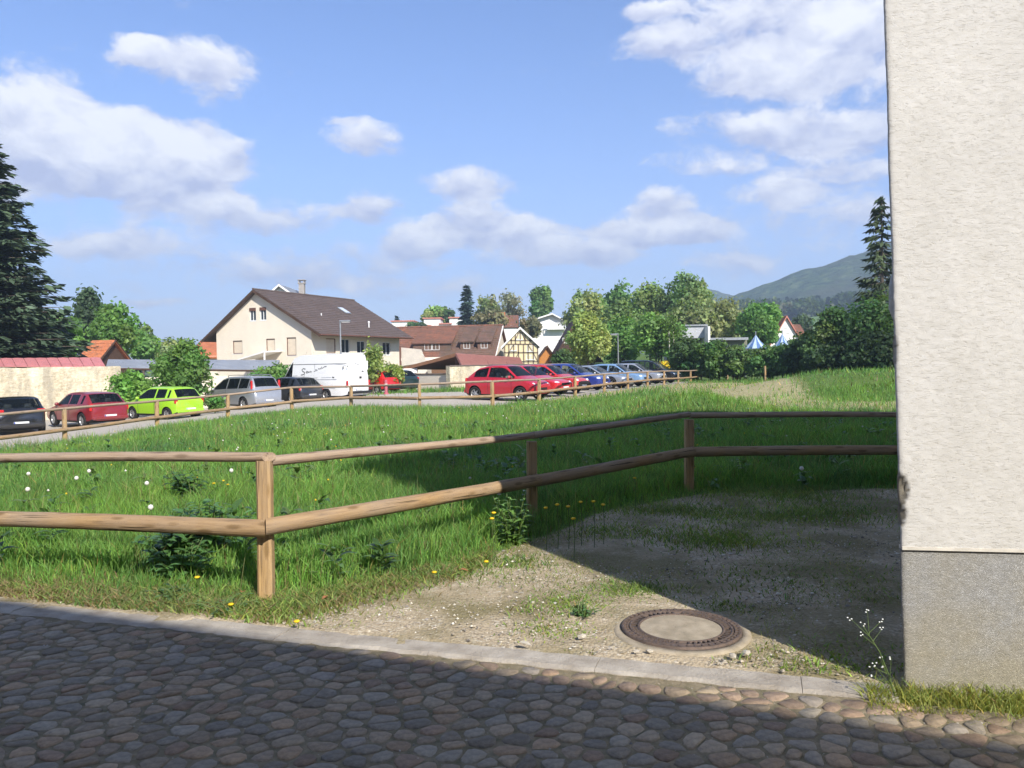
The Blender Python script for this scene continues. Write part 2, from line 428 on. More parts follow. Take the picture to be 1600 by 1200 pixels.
c = nmix(nt, edge(sepn.outputs[1]), c, lotc)
setin(nt, b.inputs['Base Color'], c); b.inputs['Roughness'].default_value = .95; b.inputs['Specular IOR Level'].default_value = .1
hh = nmath(nt, 'ADD', nmath(nt, 'MULTIPLY', vor.outputs['Distance'], -.8), nmath(nt, 'MULTIPLY', n_mid, 1.2))
nbump(nt, b, hh, .8, .012)
ground = link('ground', fast_mesh('ground', np.stack([X, Y, Z], -1).reshape(-1, 3), Fq, m_ground, gcol, True))
tag(ground, 'field of grass, gravel yard and car park reaching to the hills', kind='structure')

# ---------------------------------------------------------------- cobbled street
m_bed = pm('joint_earth', (.27, .215, .14), (.11, .10, .055), 14, .95, .8, 60, .01)
m_cob = vcol_mat('cobble_stone', .72, .9, 42, .006, .3, .38, 26)
def cob_frame(s, t):
    """street coordinates (along the kerb, away from it) to the world"""
    x = 0.05 + s*KA.x - t*KB.x; return x, float(kerb_y(0)) - .25 + s*KA.y - t*KB.y
bed = MB(); sv = np.arange(-9.5, 6.01, .5)
pts = []
for s_ in sv: pts += [cob_frame(s_, -.02) + (-.0052,), cob_frame(s_, 5.6) + (-.0052,)]
bed.add(pts, [(2*i, 2*i+1, 2*i+3, 2*i+2) for i in range(len(sv)-1)])
street = bed.build('cobbled_street', m_bed); tag(street, 'street of worn grey cobbles in front of the field', kind='structure')

def clip_poly(poly, nx_, ny_, c_):
    out = []
    for i in range(len(poly)):
        a = poly[i]; b_ = poly[(i+1) % len(poly)]
        da = a[0]*nx_+a[1]*ny_-c_; db = b_[0]*nx_+b_[1]*ny_-c_
        if da <= 0: out.append(a)
        if (da < 0 < db) or (db < 0 < da):
            k = da/(da-db); out.append((a[0]+(b_[0]-a[0])*k, a[1]+(b_[1]-a[1])*k))
    return out
def make_cobbles():
    rs = random.Random(11); rows = 49; sw = .130; sh = .088
    grid = {}; ph = R(34); cp_, sp_ = math.cos(ph), math.sin(ph)
    for j in range(-95, 118):
        w = sw*(1 + .10*math.sin(j*1.7)); 
        for i in range(-102, 80):
            a = (i + .5*(j % 2) + rs.uniform(-.34, .34))*w; b_ = (j + .5 + rs.uniform(-.32, .32))*sh
            s_, t_ = a*cp_+b_*sp_, -a*sp_+b_*cp_
            if -9.4 < s_ < 5.9 and -.2 < t_ < rows*sh+.2: grid.setdefault((round(s_/.2), round(t_/.2)), []).append((s_, t_))
    for k in range(125):                                    # a straight border row along the kerb
        grid.setdefault((round((-9.3+k*.12)/.2), round(-.06/.2)), []).append((-9.3+k*.12, -.06))
    stones = []
    for (gi, gj), L in list(grid.items()):
        for (s_, t_) in L:
            if t_ < .02 or t_ > rows*sh-.06: continue
            poly = [(s_-.14, t_-.14), (s_+.14, t_-.14), (s_+.14, t_+.14), (s_-.14, t_+.14)]
            for di in (-2, -1, 0, 1, 2):
                for dj in (-2, -1, 0, 1, 2):
                    for (q, p) in grid.get((gi+di, gj+dj), ()):
                        if (q, p) == (s_, t_): continue
                        dx, dy = q-s_, p-t_; r_ = math.hypot(dx, dy)
                        if r_ > .33: continue
                        poly = clip_poly(poly, dx/r_, dy/r_, (dx/r_)*s_+(dy/r_)*t_ + r_/2 - rs.uniform(.002, .0085))
                        if len(poly) < 3: break
            poly = clip_poly(poly, 0, -1, -.004)
            if len(poly) < 3: continue
            # cut the corners round and take ten points
            ch = []
            for i in range(len(poly)):
                a = poly[i]; b_ = poly[(i+1) % len(poly)]
                ch += [(a[0]*.79+b_[0]*.21, a[1]*.79+b_[1]*.21), (a[0]*.21+b_[0]*.79, a[1]*.21+b_[1]*.79)]
            per = [0]
            for i in range(len(ch)): per.append(per[-1]+math.dist(ch[i], ch[(i+1) % len(ch)]))
            ten = []
            for k in range(10):
                d_ = per[-1]*k/10
                for i in range(len(ch)):
                    if per[i] <= d_ <= per[i+1]:
                        f = (d_-per[i])/max(per[i+1]-per[i], 1e-9); a = ch[i]; b_ = ch[(i+1) % len(ch)]
                        ten.append((a[0]+(b_[0]-a[0])*f, a[1]+(b_[1]-a[1])*f)); break
            if len(ten) == 10: stones.append((s_, t_, ten))
    out = []
    tones = [(.155, .132, .108), (.175, .148, .118), (.135, .128, .118), (.15, .115, .092), (.185, .162, .132), (.115, .105, .092), (.19, .148, .11), (.155, .148, .135)]
    for (s_, t_, ten) in stones:
        cx = sum(p[0] for p in ten)/10; cy = sum(p[1] for p in ten)/10
        tone = np.array(rs.choice(tones))*np.array((1.42, 1.28, 1.05))*rs.uniform(.85, 1.3)
        if t_ < .17 and s_ > -1.2 and rs.random() < .75: tone = np.array((.25, .18, .125))*rs.uniform(.75, 1.2)
        if rs.random() < .03: tone = np.array((.25, .215, .17))
        hgt = rs.uniform(-.0025, .003); tx, ty = rs.uniform(-.05, .05), rs.uniform(-.05, .05); V = []
        for (k, z) in ((1.0, -.020), (.97, -.0042), (.88, .0004)):
            for p in ten:
                ls, lt = (p[0]-cx)*k, (p[1]-cy)*k
                V.append((ls, lt, z + hgt + (tx*ls+ty*lt if z > -.03 else 0) + rs.uniform(-.0015, .0015)))
        V.append((0, 0, .0014+hgt))
        Fs = []
        for r_ in range(2):
            for i in range(10):
                a, b_ = r_*10+i, r_*10+(i+1) % 10
                Fs += [(a, b_, b_+10), (a, b_+10, a+10)]
        Fs += [(20+i, 20+(i+1) % 10, 30) for i in range(10)]
        ox, oy = cob_frame(cx, cy)
        W = [(v[0]*KA.x - v[1]*KB.x, v[0]*KA.y - v[1]*KB.y, v[2]) for v in V]
        Fs = [(a, c_, b_) for a, b_, c_ in Fs]
        dist = math.hypot(ox, oy); px = 800+FPX*ox/max(oy, .1); py = 566+FPX*1.6/max(oy, .1)
        vis = (-60 < px < 1640) and py < 1240
        out.append((dist if vis else dist+100, (ox, oy), W, Fs, tone))
    out.sort(key=lambda q: q[0])
    return out
cobs = make_cobbles()
for (d_, o_, W, Fs, tone) in cobs[:300]:
    me = fast_mesh('cobble', W, Fs, m_cob, np.tile(tone, (len(W), 1)), True)
    link('cobble', me, street, (o_[0], o_[1], 0))
V = []; Fa = []; Ca = []; nb = 0
for (d_, o_, W, Fs, tone) in cobs[300:]:
    V.append(np.array(W)+np.array((o_[0], o_[1], 0))); Fa.append(np.array(Fs)+nb); Ca.append(np.tile(tone, (len(W), 1))); nb += len(W)
o = link('cobbles_further_off', fast_mesh('cobbles_further_off', np.concatenate(V), np.concatenate(Fa), m_cob, np.concatenate(Ca), True), street); o['kind'] = 'stuff'

# ---------------------------------------------------------------- kerb of long stones
m_kerb = pm('kerb_concrete', (.45, .405, .34), (.25, .215, .17), 5, .92, .9, 60, .010, detail=10)
kerb = thing('kerb', 'low kerb of long pale stones between cobbles and yard', None); kerb['kind'] = 'structure'
s_ = -9.2; rk = random.Random(3)
while s_ < 1.75:
    ln = rk.uniform(.85, 1.15); e = min(s_+ln, 1.80); mb = MB(); n = max(2, int((e-s_)/.06)); vs = []
    dz = rk.uniform(-.003, .002)
    for i in range(n+1):
        q = s_+.0015+(e-s_-.003)*i/n
        j1, j2 = rk.uniform(-.008, .006), rk.uniform(-.006, .010)
        p = [(-.215+j1*1.6, -.08), (-.215+j1*1.6, -.006), (-.19+j1, .006), (-.03+j2, .008), (0.0+j2*1.5, -.002), (0.0+j2*1.5, -.08)]
        for (t_, z) in p:
            x, y = cob_frame(q, t_ - .012); vs.append((x, y, z+dz+rk.uniform(-.002, .002)))
    fs = [(i*6+k, i*6+k+1, i*6+k+7, i*6+k+6) for i in range(n) for k in range(5)] + [tuple(range(6)), tuple(range(n*6+5, n*6-1, -1))]
    mb.add(vs, fs, 0, False); mb.build('kerbstone', m_kerb, kerb); s_ = e

# ---------------------------------------------------------------- loose gravel
def rocks(n, xs, ys, size, cols, rs, zoff=0.0, flat=.6):
    base = np.array([(1, 0, 0), (-1, 0, 0), (0, 1, 0), (0, -1, 0), (0, 0, 1), (0, 0, -1), (.6, .6, .45), (-.6, .5, .5)], float)
    tri = np.array([(0, 6, 4), (0, 2, 6), (6, 2, 4), (2, 7, 4), (2, 1, 7), (7, 1, 4), (1, 3, 4), (3, 0, 4), (2, 0, 5), (1, 2, 5), (3, 1, 5), (0, 3, 5)])
    V = base[None]*rs.uniform(.55, 1.25, (n, 8, 3))*np.array((1, .8, flat)); a = rs.uniform(0, 6.28, n)
    ca, sa = np.cos(a)[:, None], np.sin(a)[:, None]
    V = np.stack([V[..., 0]*ca-V[..., 1]*sa, V[..., 0]*sa+V[..., 1]*ca, V[..., 2]], -1)*size[:, None, None]
    V += np.stack([xs, ys, gz(xs, ys)+zoff+size*.2], -1)[:, None]
    F = (tri[None]+8*np.arange(n)[:, None, None]).reshape(-1, 3)
    C = np.asarray(cols)[rs.integers(0, len(cols), n)]*rs.uniform(.75, 1.2, (n, 1))
    return V.reshape(-1, 3), F, np.repeat(C, 8, 0)
def in_yard(x, y): return (~street_side(x, y-.16)) & (grass_mask(x, y) < .35) & (y < 12)
rs = np.random.default_rng(5)
xs = rs.uniform(-3.5, 6.0, 70000); ys = rs.uniform(3.4, 10.5, 70000)
clump = np.array([mnoise.noise((a*1.3, b_*1.3, 2.0)) for a, b_ in zip(xs, ys)])
k = in_yard(xs, ys) & (rs.random(70000) < .35+.5*(clump > 0)) & (np.hypot(xs-.974, ys-4.72) > .44); xs, ys = xs[k], ys[k]
sz = np.clip(rs.lognormal(-5.35, .55, len(xs)), .0025, .022)
gcols = [(.40, .35, .27), (.48, .44, .36), (.29, .25, .19), (.56, .53, .47), (.35, .30, .24), (.22, .20, .18)]
V, F, C = rocks(len(xs), xs, ys, sz, gcols, rs)
m_peb = vcol_mat('pebbles', .85, 0, vary=.15)
o = link('gravel', fast_mesh('gravel', V, F, m_peb, C)); tag(o, 'loose pale gravel strewn over the yard', kind='stuff')
# grit in the cobble joints and at the kerb
xs = rs.uniform(-4, 2.2, 9000); tt = np.abs(rs.normal(0, .9, 9000)); ys = kerb_y(xs)-.26-tt
V, F, C = rocks(9000, xs, ys, np.clip(rs.lognormal(-5.9, .45, 9000), .002, .009), gcols, rs, -.006)
o = link('grit', fast_mesh('grit', V, F, m_peb, C*.7)); tag(o, 'small grit caught between the cobbles', 'grit', kind='stuff')
# a few larger stones that can be told apart
m_stone = pm('pale_stone', (.50, .46, .38), (.34, .30, .24), 30, .9, .4, 90, .004)
for (px, py, s_, lab) in [(1010, 1026, .022, 'pale stone lying between the kerb and the manhole ring'), (1163, 1030, .030, 'pale angular stone close to the kerb beside the manhole'), (1142, 1034, .024, 'flat pale stone next to the angular one by the manhole'),
                     (905, 1003, .026, 'small pale stone on the gravel short of the manhole'), (990, 1027, .017, 'tiny stone touching the kerb before the manhole')]:
    d_ = EYE*FPX/(py-horizon(px)); p = at(px, d_)
    bm = bmesh.new(); bmesh.ops.create_icosphere(bm, subdivisions=1, radius=s_)
    for v in bm.verts: v.co = Vector((v.co.x*1.3, v.co.y*.85, v.co.z*.55))*random.uniform(.75, 1.2)
    me = bpy.data.meshes.new('loose_stone'); bm.to_mesh(me); bm.free(); me.materials.append(m_stone)
    tag(link('loose_stone', me, None, (p.x, p.y, .012+s_*.25), (0, 0, random.uniform(0, 6))), lab, 'stone', 'loose stones on the yard')

# ---------------------------------------------------------------- manhole
m_iron = pm('rusty_iron', (.16, .115, .09), (.085, .066, .056), 25, .7, .5, 80, .003, metal=.3)
m_conc = pm('manhole_concrete', (.39, .33, .245), (.22, .185, .13), 9, .92, .6, 120, .004, detail=9)
m_hole = pm('manhole_dark', (.01, .01, .01), (.006, .006, .006), 5, 1)
mh = thing('manhole_cover', 'round manhole with concrete middle in a slotted rusty iron ring', 'manhole', (.974, 4.72, .004)); mh.scale = (.89, .89, .89)
mh.rotation_euler = (0, 0, .3)
ring = MB(); ring.lathe([(.455, -.03), (.45, -.003), (.43, .002), (.395, .008), (.395, -.02)], 48); ring.build('concrete_surround', m_conc, mh)
ir = MB(); ir.lathe([(.393, -.02), (.393, .020), (.385, .024), (.372, .024), (.368, .015), (.362, .015), (.358, .022), (.345, .022), (.343, .010), (.343, -.02)], 64); ir.build('frame_ring', m_iron, mh)
cv = MB(); cv.lathe([(.340, -.02), (.340, .020), (.336, .023), (.325, .023), (.323, .008), (.287, .008), (.285, .022), (.272, .024), (.268, .020), (.268, -.02)], 64)
cov = cv.build('cover_ring', m_iron, mh)
for k in range(56):
    a = 2*math.pi*k/56
    if k % 7 == 3: continue
    mb = MB(); mb.box(.288, .322, -.0065, .0065, .004, .0225); mb.build('tread_bar', m_iron, cov, rot=(0, 0, a))
for k in range(8):
    mb = MB(); mb.rbox((0.305, 0, .0085), (.024, .030, .004), .001); mb.build('vent_hole', m_hole, cov, rot=(0, 0, 2*math.pi*(k*7+3)/56))
for k in range(48):
    mb = MB(); mb.box(.347, .384, -.006, .006, .014, .0262); mb.build('tread_bar', m_iron, mh, rot=(0, 0, 2*math.pi*k/48))
fl = MB(); fl.lathe([(0.0001, .018), (.10, .019), (.20, .0185), (.267, .016)], 48); fl.build('concrete_infill', m_conc, mh)

# ================================================================ NEAR BUILDING ON THE RIGHT
NA = np.array((1.85, 3.80)); NF = np.array((.985, -.172)); NF = NF/np.hypot(*NF); NS = np.array((.492, .871)); NS = NS/np.hypot(*NS)
NN = np.array((NF[1], -NF[0]))                            # outward normal of the lit front
NB_H = 6.45; NB_W = 7.0; NB_L = 12.3; LEAN = .026
bld = thing('plastered_building', 'cream rough plastered house with grey plinth at the picture edge', 'building', (NA[0], NA[1], 0))
m_pl, nt, b, _ = mat_nodes('rough_plaster')
co = ncoord(nt)
n1 = nnoise(nt, 16, 4, .6, co, stretch=(1, 1, 3.2), dist=.6); n2 = nnoise(nt, 3, 5, .6, co); n3 = nnoise(nt, 110, 4, .7, co); n4 = nnoise(nt, 75, 5, .68, co, stretch=(.5, .5, 1.7), dist=.4); n5 = nnoise(nt, 1.1, 6, .7, co, stretch=(1, 1, .5)); sz_ = nt.nodes.new('ShaderNodeSeparateXYZ'); nt.links.new(co, sz_.inputs[0])
pits = nramp(nt, n4, [(.36, (0, 0, 0)), (.46, (1, 1, 1))])
c = nmix(nt, nramp(nt, n2, [(.35, (0, 0, 0)), (.75, (1, 1, 1))]), (.51, .495, .465, 1), (.57, .555, .525, 1))
c = nmix(nt, 1.0, c, nramp(nt, n1, [(.3, (.93, .925, .91)), (.6, (1, 1, 1))]), 'MULTIPLY')
c = nmix(nt, nmath(nt, 'MULTIPLY', nramp(nt, nmath(nt, 'SUBTRACT', n5, nmath(nt, 'MULTIPLY', sz_.outputs[2], .12)), [(.28, (0, 0, 0)), (.52, (1, 1, 1))]), .45), c, nmix(nt, 1.0, c, (.86, .84, .79, 1), 'MULTIPLY'))
c = nmix(nt, nmath(nt, 'SUBTRACT', 1.0, pits), c, nmix(nt, 1.0, c, (.90, .885, .86, 1), 'MULTIPLY'))
c = nmix(nt, 1.0, c, nattr(nt), 'MULTIPLY')
setin(nt, b.inputs['Base Color'], c); b.inputs['Roughness'].default_value = .93; b.inputs['Specular IOR Level'].default_value = .15
h = nmath(nt, 'ADD', nmath(nt, 'MULTIPLY', pits, .55), nmath(nt, 'ADD', nmath(nt, 'MULTIPLY', n3, .55), nmath(nt, 'MULTIPLY', n1, .3)))
nbump(nt, b, h, .5, .0036)
m_plinth, nt, b, _ = mat_nodes('pebbledash_plinth')
co = ncoord(nt); vor = nt.nodes.new('ShaderNodeTexVoronoi'); vor.inputs['Scale'].default_value = 230; nt.links.new(co, vor.inputs['Vector'])
vs_ = nt.nodes.new('ShaderNodeSeparateColor'); nt.links.new(vor.outputs['Color'], vs_.inputs[0])
spk = nramp(nt, vs_.outputs[0], [(0, (.20, .195, .18)), (.5, (.255, .25, .237)), (.85, (.295, .29, .278)), (1, (.38, .38, .37))])
dirt = nnoise(nt, 3.5, 5, .6, co); sepz = nt.nodes.new('ShaderNodeSeparateXYZ'); nt.links.new(co, sepz.inputs[0])
green = nmath(nt, 'MULTIPLY', nramp(nt, nmath(nt, 'SUBTRACT', nmath(nt, 'MULTIPLY', dirt, 1.0), nmath(nt, 'MULTIPLY', sepz.outputs[2], .55)), [(.12, (0, 0, 0)), (.5, (1, 1, 1))]), .6)
c = nmix(nt, green, spk, nmix(nt, 1.0, spk, (.98, .86, .55, 1), 'MULTIPLY'))
setin(nt, b.inputs['Base Color'], c); b.inputs['Roughness'].default_value = .85
nbump(nt, b, nmath(nt, 'SUBTRACT', 1.0, vor.outputs['Distance']), .5, .004)

def wall_sheet(name, z0, z1, recess, mat, chip):
    """rough front wall as a fine sheet near the corner, real relief at its edge, thick back"""
    us = np.concatenate([np.arange(0, .70, .011), np.arange(.70, 1.6, .05), np.arange(1.6, NB_W+.01, .6)])
    zs = np.arange(z0, min(z1, 3.6)+.001, .012)
    if z1 > 3.6: zs = np.concatenate([zs, np.arange(3.9, z1, .5), [z1]])
    V = []; Cc = []
    for z in zs:
        jag = .0016*mnoise.fractal((0.3, 0.7, z*22), 1.0, 2.0, 4) + .0025*mnoise.noise((5, 2, z*3))
        for iu, u in enumerate(us):
            dep = -recess; col = 1.0
            uu = u - LEAN*z
            rel = .0022*mnoise.noise((u*26, 1.1, z*75)) if u < .72 and z < 3.6 else 0
            if u < .10: uu += jag*(1-u/.10); rel -= .008*max(0, 1-u/.02)**2
            if chip:
                e = ((u+.012)/.052)**2 + ((z-.965)/.085)**2 + .55*mnoise.noise((u*40, 3, z*30))
                e2 = ((u+.006)/.030)**2 + ((z-.86)/.075)**2 + .5*mnoise.noise((u*50, 7, z*36))
                e3 = ((u+.01)/.022)**2 + ((z-1.62)/.07)**2 + .6*mnoise.noise((u*50, 9, z*30))
                e = min(e, e2, e3)
                if e < 1: dep -= .020*min(1, (1-e)*3); col = .42
            p = NA + NF*uu + NN*(dep+rel)
            V.append((p[0]-NA[0], p[1]-NA[1], z))
            Cc.append((col, col*.93 if col < 1 else 1, col*.8 if col < 1 else 1))
    nu, nz = len(us), len(zs); i_ = np.arange(nu*nz).reshape(nz, nu)
    F = np.stack([i_[:-1, :-1], i_[:-1, 1:], i_[1:, 1:], i_[1:, :-1]], -1).reshape(-1, 4)
    # turn the corner: a strip of returns going back along the side wall
    n0 = len(V); ret = []
    for j in range(nz):
        p = np.array(V[i_[j, 0]][:2]) + NS*.35
        V.append((p[0]+.004, p[1], zs[j])); Cc.append((1, 1, 1))
    F2 = np.array([(n0+j, i_[j, 0], i_[j+1, 0], n0+j+1) for j in range(nz-1)])
    return link(name, fast_mesh(name, V, np.concatenate([F, F2]), mat, np.array(Cc), True), bld)
wall_sheet('front_wall', .690, NB_H, 0.0, m_pl, True)
pl = wall_sheet('plinth', -.12, .690, .010, m_plinth, False); pl['label'] = 'grey pebbledash plinth with green stain'
lip = MB(); P0 = NA-NA + NF*(-.012); P1 = NF*NB_W
def rel(p, off): return (p[0]+NN[0]*off, p[1]+NN[1]*off)
a0, a1, b1, b0 = rel(P0, .004), rel(P1, .004), rel(P1, -.05), rel(P0, -.05)
lip.prism([a0, a1, b1, b0], 'z', .682, .6965); lip.build('drip_edge', pm('lip_plaster', (.62, .58, .50), (.45, .42, .36), 20, .9), bld)
body = MB(); ca = NF*(.05) + NS*.10 - NN*.06; cb = NF*NB_W-NN*.03; cd = NS*NB_L + NF*.02; cc = NF*NB_W+NS*NB_L
body.add([(ca[0], ca[1], -.3), (cb[0], cb[1], -.3), (cc[0], cc[1], -.3), (cd[0], cd[1], -.3)] + [(q[0]-NF[0]*LEAN*NB_H, q[1]-NF[1]*LEAN*NB_H, NB_H) for q in (ca, cb, cc, cd)],
         [(3, 2, 1, 0), (4, 5, 6, 7), (0, 1, 5, 4), (1, 2, 6, 5), (2, 3, 7, 6), (3, 0, 4, 7)])
body.build('rear_walls', pm('side_plaster', (.70, .66, .57), (.55, .52, .45), 3, .92, .5, 40), bld)
rf = MB(); ov = .06; sh = -NF*LEAN*NB_H
q = [sh-NF*ov+NN*ov-NS*ov, sh+NF*(NB_W+ov)+NN*ov, sh+NF*(NB_W+ov)+NS*(NB_L+ov), sh-NF*ov+NS*(NB_L+ov)]
mid1 = sh+NF*NB_W*.5+NS*3.6; mid2 = sh+NF*NB_W*.5+NS*(NB_L-3.6)
vs = [(p[0], p[1], NB_H+.002) for p in q] + [(p[0], p[1], NB_H+.12) for p in q] + [(mid1[0], mid1[1], NB_H+1.5), (mid2[0], mid2[1], NB_H+1.5)]
rf.add(vs, [(3, 2, 1, 0), (0, 1, 5, 4), (1, 2, 6, 5), (2, 3, 7, 6), (3, 0, 4, 7), (4, 5, 8), (5, 6, 9, 8), (6, 7, 9), (7, 4, 8, 9)])
m_rooftile = pm('old_clay_tile', (.17, .085, .06), (.085, .055, .045), 2.2, .85, .6, 22, .03)
rf.build('roof', m_rooftile, bld)
# rounded plaster boss on the side wall, seen past the corner
bu = MB(); t0 = .26; cx_, cy_ = 1.962-NA[0], NS[1]*t0
def bz(py): return zpix(1388, py, 4.03)
zt = bz(417); zb_ = bz(492)
prof = [(.001, zt), (.035, zt-.012), (.062, zt-.045), (.072, zt-.10), (.073, zb_+.03), (.055, zb_-.02), (.001, zb_-.05)]
bu.lathe(prof, 20, center=(cx_, cy_, 0)); bu.build('stone_boss', pm('boss_plaster', (.50, .49, .47), (.36, .36, .36), 20, .95, .8, 80, .01), bld)

# ================================================================ HOUSE ACROSS THE STREET (behind the camera, it shades the cobbles)
hb = thing('street_house', 'tall plain house across the cobbled street that shades the cobbles', 'building')
HD = np.array((.926, -.378)); HNrm = np.array((.378, .926)); HH = 7.0; SL = HH/math.tan(SUN_EL)
E0 = np.array((0, 4.11)) + np.array((SUN_H.x, SUN_H.y))*SL
def hp(a, b_): p = E0 + HD*a - HNrm*b_; return (p[0], p[1])
wl = MB(); A0, A1 = -16, 14
wl.prism([hp(A0, .4), hp(A1, .4), hp(A1, 8.4), hp(A0, 8.4)], 'z', -.3, HH-.02); wl.build('wall', pm('ochre_render', (.55, .47, .36), (.45, .39, .3), 2, .9, .3, 30), hb)
r_ = MB(); e = [hp(A0-.3, 0), hp(A1+.3, 0), hp(A1+.3, 8.8), hp(A0-.3, 8.8)]; mm = [hp(A0-.3, 4.4), hp(A1+.3, 4.4)]
vs = [(x, y, HH) for x, y in e] + [(x, y, HH-.12) for x, y in e] + [(x, y, HH+2.4) for x, y in mm]
r_.add(vs, [(0, 1, 9, 8), (2, 3, 8, 9), (1, 2, 9), (3, 0, 8), (4, 7, 6, 5), (0, 4, 5, 1), (1, 5, 6, 2), (2, 6, 7, 3), (3, 7, 4, 0)])
r_.build('roof', m_rooftile, hb)
m_glass_far = pm('window_glass', (.05, .06, .07), (.03, .035, .045), 1.5, .08, spec=.6)
m_wframe = pm('white_frame', (.72, .72, .70), (.62, .62, .60), 3, .5)
for a in np.arange(A0+2, A1-1, 3.2):
    for z in (1.0, 4.0):
        w = MB(); w.prism([hp(a-.55, .34), hp(a+.55, .34), hp(a+.55, .42), hp(a-.55, .42)], 'z', z, z+1.5); wo_ = w.build('window', m_wframe, hb)
        for s1, s2 in ((-.47, -.03), (.03, .47)):
            w = MB(); w.prism([hp(a+s1, .325), hp(a+s2, .325), hp(a+s2, .36), hp(a+s1, .36)], 'z', z+.08, z+1.42); w.build('pane', m_glass_far, wo_)

# ================================================================ FENCES
def wood(name, c1, c2, c3):
    m, nt, b, _ = mat_nodes(name); co = ncoord(nt)
    g = nnoise(nt, 34, 6, .62, co, stretch=(.055, 1, 1), dist=1.2); g2 = nnoise(nt, 3.0, 4, .6, co, stretch=(.5, 1, 1)); kn = nt.nodes.new('ShaderNodeTexVoronoi')
    mp = nt.nodes.new('ShaderNodeMapping'); mp.inputs['Scale'].default_value = (3.0, 11, 11); nt.links.new(co, mp.inputs[0]); nt.links.new(mp.outputs[0], kn.inputs['Vector']); kn.inputs['Scale'].default_value = 1.0
    c = nramp(nt, g, [(.30, c3), (.46, c2), (.68, c1)])
    c = nmix(nt, nramp(nt, g2, [(.35, (0, 0, 0)), (.7, (.75, .75, .75))]), c, nmix(nt, .55, c, (.27, .235, .20, 1)))
    c = nmix(nt, nramp(nt, kn.outputs['Distance'], [(.12, (.9, .9, .9)), (.24, (0, 0, 0))]), c, tuple(q*.6 for q in c2)+(1,))
    cr = nnoise(nt, 60, 3, .5, co, stretch=(.02, 1, 1))
    c = nmix(nt, nramp(nt, cr, [(.33, (.9, .9, .9)), (.385, (0, 0, 0))]), c, tuple(q*.25 for q in c3)+(1,))
    setin(nt, b.inputs['Base Color'], c); b.inputs['Roughness'].default_value = .75; b.inputs['Specular IOR Level'].default_value = .25
    nbump(nt, b, nmath(nt, 'ADD', g, nmath(nt, 'MULTIPLY', cr, .8)), .6, .006); return m
m_rail = wood('rail_wood', (.38, .25, .12), (.285, .18, .085), (.155, .098, .052))
m_toprail = wood('top_rail_wood', (.40, .295, .20), (.30, .21, .14), (.18, .125, .085))
m_post = wood('post_wood', (.46, .30, .13), (.36, .225, .095), (.21, .135, .065))
def rail(name, p0, p1, r0, r1, parent, mat, squash=1.0, seed=0, n=14, seg=14, ends=(0, 0), bend=.008):
    """round wooden rail; mesh runs along its own x axis; ends>0 give a pointed cut"""
    p0, p1 = Vector(p0), Vector(p1); L = (p1-p0).length; rr = random.Random(seed); mb = MB(); pts = []; rad = []
    for i in range(seg+1):
        t = i/seg; pts.append((t*L, bend*math.sin(t*7+seed), bend*.8*math.sin(t*5+seed*2))); rad.append((r0+(r1-r0)*t)*(1+rr.uniform(-.025, .025)))
    vs = []; fs = []
    for i, (p, r_) in enumerate(zip(pts, rad)):
        for k in range(n):
            w = 2*math.pi*k/n; yy = math.cos(w)*r_*(1+rr.uniform(-.02, .02)); zz = math.sin(w)*r_*squash
            xx = p[0]
            if i == 0: xx += ends[0]*(yy/r0)
            if i == seg: xx += ends[1]*(yy/r1)
            vs.append((xx, p[1]+yy, p[2]+zz))
    fs = [(i*n+k, i*n+(k+1) % n, (i+1)*n+(k+1) % n, (i+1)*n+k) for i in range(seg) for k in range(n)]
    mb.add(vs, fs, 0, True); mb.add(vs[:n], [tuple(range(n-1, -1, -1))]); mb.add(vs[-n:], [tuple(range(n))])
    d = (p1-p0).normalized(); q = d.to_track_quat('X', 'Z')
    o = mb.build(name, mat, parent); o.rotation_mode = 'QUATERNION'; o.rotation_quaternion = q; o.location = p0
    return o
def post(p, h, w, parent, seed=0, lean=(0, 0), rot=0.0, t=None):
    """squared post; its mesh runs along its own x axis so the grain does too"""
    rr = random.Random(seed); t = t or w; mb = MB(); seg = 8; n = 8; vs = []; b = w*.16
    for i in range(seg+1):
        x = -.25 + (h+.25)*i/seg; k = 1 + rr.uniform(-.02, .02) + .05*(1-i/seg)
        for (yy, zz) in ((-w/2, -t/2+b), (-w/2+b, -t/2), (w/2-b, -t/2), (w/2, -t/2+b), (w/2, t/2-b), (w/2-b, t/2), (-w/2+b, t/2), (-w/2, t/2-b)):
            vs.append((x, yy*k+rr.uniform(-.0015, .0015), zz*k))
    fs = [(i*n+k, i*n+(k+1) % n, (i+1)*n+(k+1) % n, (i+1)*n+k) for i in range(seg) for k in range(n)]
    mb.add(vs, fs, 0, False); mb.add(vs[:n], [tuple(range(n-1, -1, -1))]); mb.add(vs[-n:], [tuple(range(n))])
    d = Vector((lean[0], lean[1], 1)).normalized()
    o = mb.build('post', m_post, parent); o.rotation_mode = 'QUATERNION'
    o.rotation_quaternion = Matrix.Rotation(rot, 3, 'Z').to_quaternion() @ d.to_track_quat('X', 'Y'); o.location = p
    return o
nf = thing('wooden_fence', 'low two-rail wooden fence with round rails around the yard corner', 'fence')
PN = [Vector((-4.57, 6.40, 0)), Vector((-1.71, 5.50, 0)), Vector((.18, 8.10, 0)), Vector((2.14, 9.80, 0)), Vector((5.55, 10.25, 0))]
for i, (p, h, w) in enumerate(zip(PN[:4], (.90, .955, .80, .87), (.10, .098, .10, .105))):
    post((p.x, p.y, 0), h, w, nf, 40+i, ((.008, 0), (.010, 0), (.012, 0), (.012, 0))[i], (.2, -.05, .1, .1)[i], w*.9)
TOP = [.905, .985, .862, .925, .845]; LOW = [.455, .512, .415, .485, .41]
def off(a, b_, k):
    d = (b_-a).normalized(); nrm = Vector((d.y, -d.x, 0)); return nrm*k
